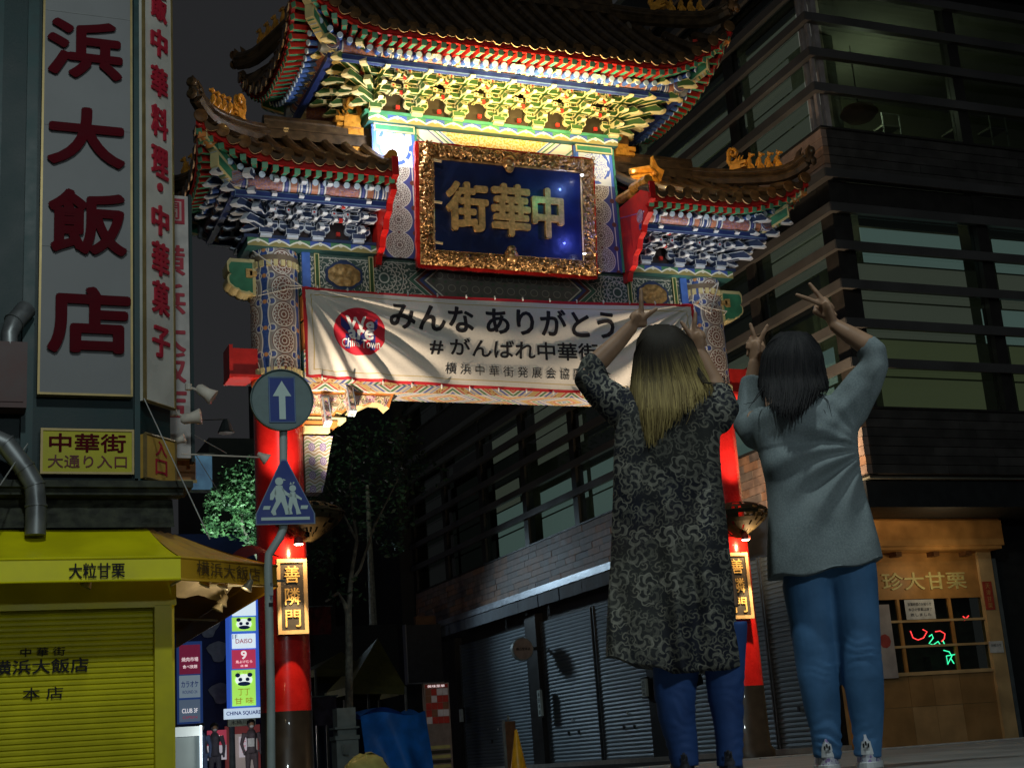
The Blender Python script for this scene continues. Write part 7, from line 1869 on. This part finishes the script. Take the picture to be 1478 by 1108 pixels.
xl, xr_ = Wa(874, 950, 0).dot(A.r), Wa(1069, 970, 0).dot(A.r)
tabh = [(0, 941), (.25, 955), (.4, 966), (.55, 976), (.75, 974), (1, 972)]
for i in range(len(v)):
    p = Vector(v[i]); q = (p.dot(A.r)-xl)/(xr_-xl); low = max(0, min(1, (1.25-p.z)/.6))
    dsp = .026*low*math.sin(q*15+noise.noise(Vector((q*3, p.z*1.5, 0)))*4)+.012*noise.noise(Vector((p.x*7, p.y*7, p.z*3)))+.005*noise.noise(p*15)
    Pq = Wa(905, 590, 0); dsp += .008*math.sin((p-Pq).length*75)*math.exp(-((p-Pq).length/.12)**2)
    Pe = Wa(850, 545, 0); dsp += .006*math.sin((p-Pe).dot(A.r)*90+p.z*50)*math.exp(-((p-Pe).length/.08)**2)
    out[i] -= nd*dsp
    hz = Wa(970, interp(tabh, q), 0).z+.006*math.sin(q*20)
    if p.z < hz+.012 and p.z < .7: out[i][2] = max(out[i][2], hz)
from_np(out, f, 'tunic', pais, wa, A.O)
hair(A, wa, [(468, 938), (476, 927), (490, 919), (520, 915), (560, 911), (600, 911), (640, 922)], [(468, 972), (476, 985), (490, 998), (520, 1011), (560, 1028), (600, 1030), (640, 1000)], 469, lambda t: 592+36*math.sin(PI*min(1, max(0, (t+.18)/.75)))-40*max(0, (t-.55)/.45)**1, .112, hair_blond, 2000, .007, 22, .02, .0032)
m = MB()
for i in range(5): 
    q = i/4; m.tube([Wa(1000+q*8, 530, -.05), Wa(1015+q*8, 552, -.08), Wa(1034+q*12, 560-q*4+random.uniform(-5, 5), -.08)], [.0022, .0016, .0006], 4)
lh = m.build('loose_hair', hair_blond, wa, kind='stuff')
m = MB()
for i in range(4): m.prism([Wa(988+i*3, 977+i*2, .02+i*.01), Wa(1012, 972, .02+i*.01), Wa(1015, 980+i*2, .02+i*.01), Wa(1000, 990+i, .02+i*.01)], A.d, .004)
m.build('tunic_lining', M('dark_lining', (.02, .022, .02), .8), wa)
shoe(A, wa, Wa(989, 1108, -.05).xy.to_3d(), .08, M('shoe_dark', (.05, .05, .06), .6), M('shoe_dark', (.05, .05, .06), .6)); shoe(A, wa, Wa(1053, 1108, -.05).xy.to_3d(), -.06, M('shoe_dark', (.05, .05, .06), .6), M('shoe_dark', (.05, .05, .06), .6))
# ---------------- passers-by far down the street
for k, (px, py, Y, lab, col, x_) in enumerate(((310, 1079, 37, 'person in dark jacket and face mask under the red shop board', (.03, .03, .04), 0), (290, 1092, 36, 'person in a dark blue coat far down the street, nearest the yellow shutter post', (.02, .03, .06), 0), (363, 1072, 36, 'person in dark clothes with a pale bag far off beside the gate column', (.03, .025, .03), 1))):
    t0 = onY(px, py, Y); g0 = Vector((t0.x, Y, gz)); H_ = 1.66; sc_h = 1.0; t = thing('person', lab, 'person', g0)
    hd = onY(px, py, Y).z-gz+.1; s_ = max(1.0, hd)/1.66
    s_ = 1.0 if s_ < 1 else s_
    s_ = min(s_, 1.12)
    def Q(a, b, z): return g0+Vector((a*s_, b*s_, z*s_))
    m = MB(); ball(m, Q(0, 0, 1.54), .10*s_); m.tube([Q(0, 0, 1.48), Q(0, 0, 1.36)], .055*s_, 8); m.tube([Q(0, 0, 1.40), Q(0, 0, 1.3), Q(0, 0, 1.05), Q(0, 0, .85)], [(.12*s_, .09), (.2*s_, .12), (.16*s_, .11), (.18*s_, .12)], 12)
    for q in (-1, 1): m.tube([Q(q*.17, 0, 1.34), Q(q*.24, .03, 1.08), Q(q*.2, -.1, .86), Q(q*.2, -.12, .80)], [.06*s_, .048*s_, .036*s_, .03*s_], 8); m.tube([Q(q*.08, 0, .9), Q(q*.09, -.05*q, .5), Q(q*.09, .06*q, .06), Q(q*.09, .06*q-.12, .03)], [.09*s_, .06*s_, .045*s_, .035*s_], 8)
    v, f = remesh(m, .02, 2); from_np(v, f, 'body', M('far_coat_%d' % k, tuple(c_*4 for c_ in col), .8), t, g0)
    m = MB(); ball(m, Q(0, -.025, 1.53), (.075*s_, .085*s_, .09*s_)); m.build('face', skin, t, smooth=True); m = MB(); ball(m, Q(0, -.06, 1.50), (.055*s_, .05*s_, .045*s_)); m.build('face_mask', M('mask_white_glow', (.6, .62, .65), .7, emit=.05), t, smooth=True)  # mask cloth given a slight glow in place of light falling on it
    m = MB(); ball(m, Q(0, .02, 1.57), (.108*s_, .11*s_, .105*s_)); m.build('hair', hair_black, t, smooth=True)
    if x_: m = MB(); m.box(Q(-.05, -.16, 1.1), (.16, .08, .2)); m.build('bag', M('mask_white_glow', (.6, .62, .65), .7), t)
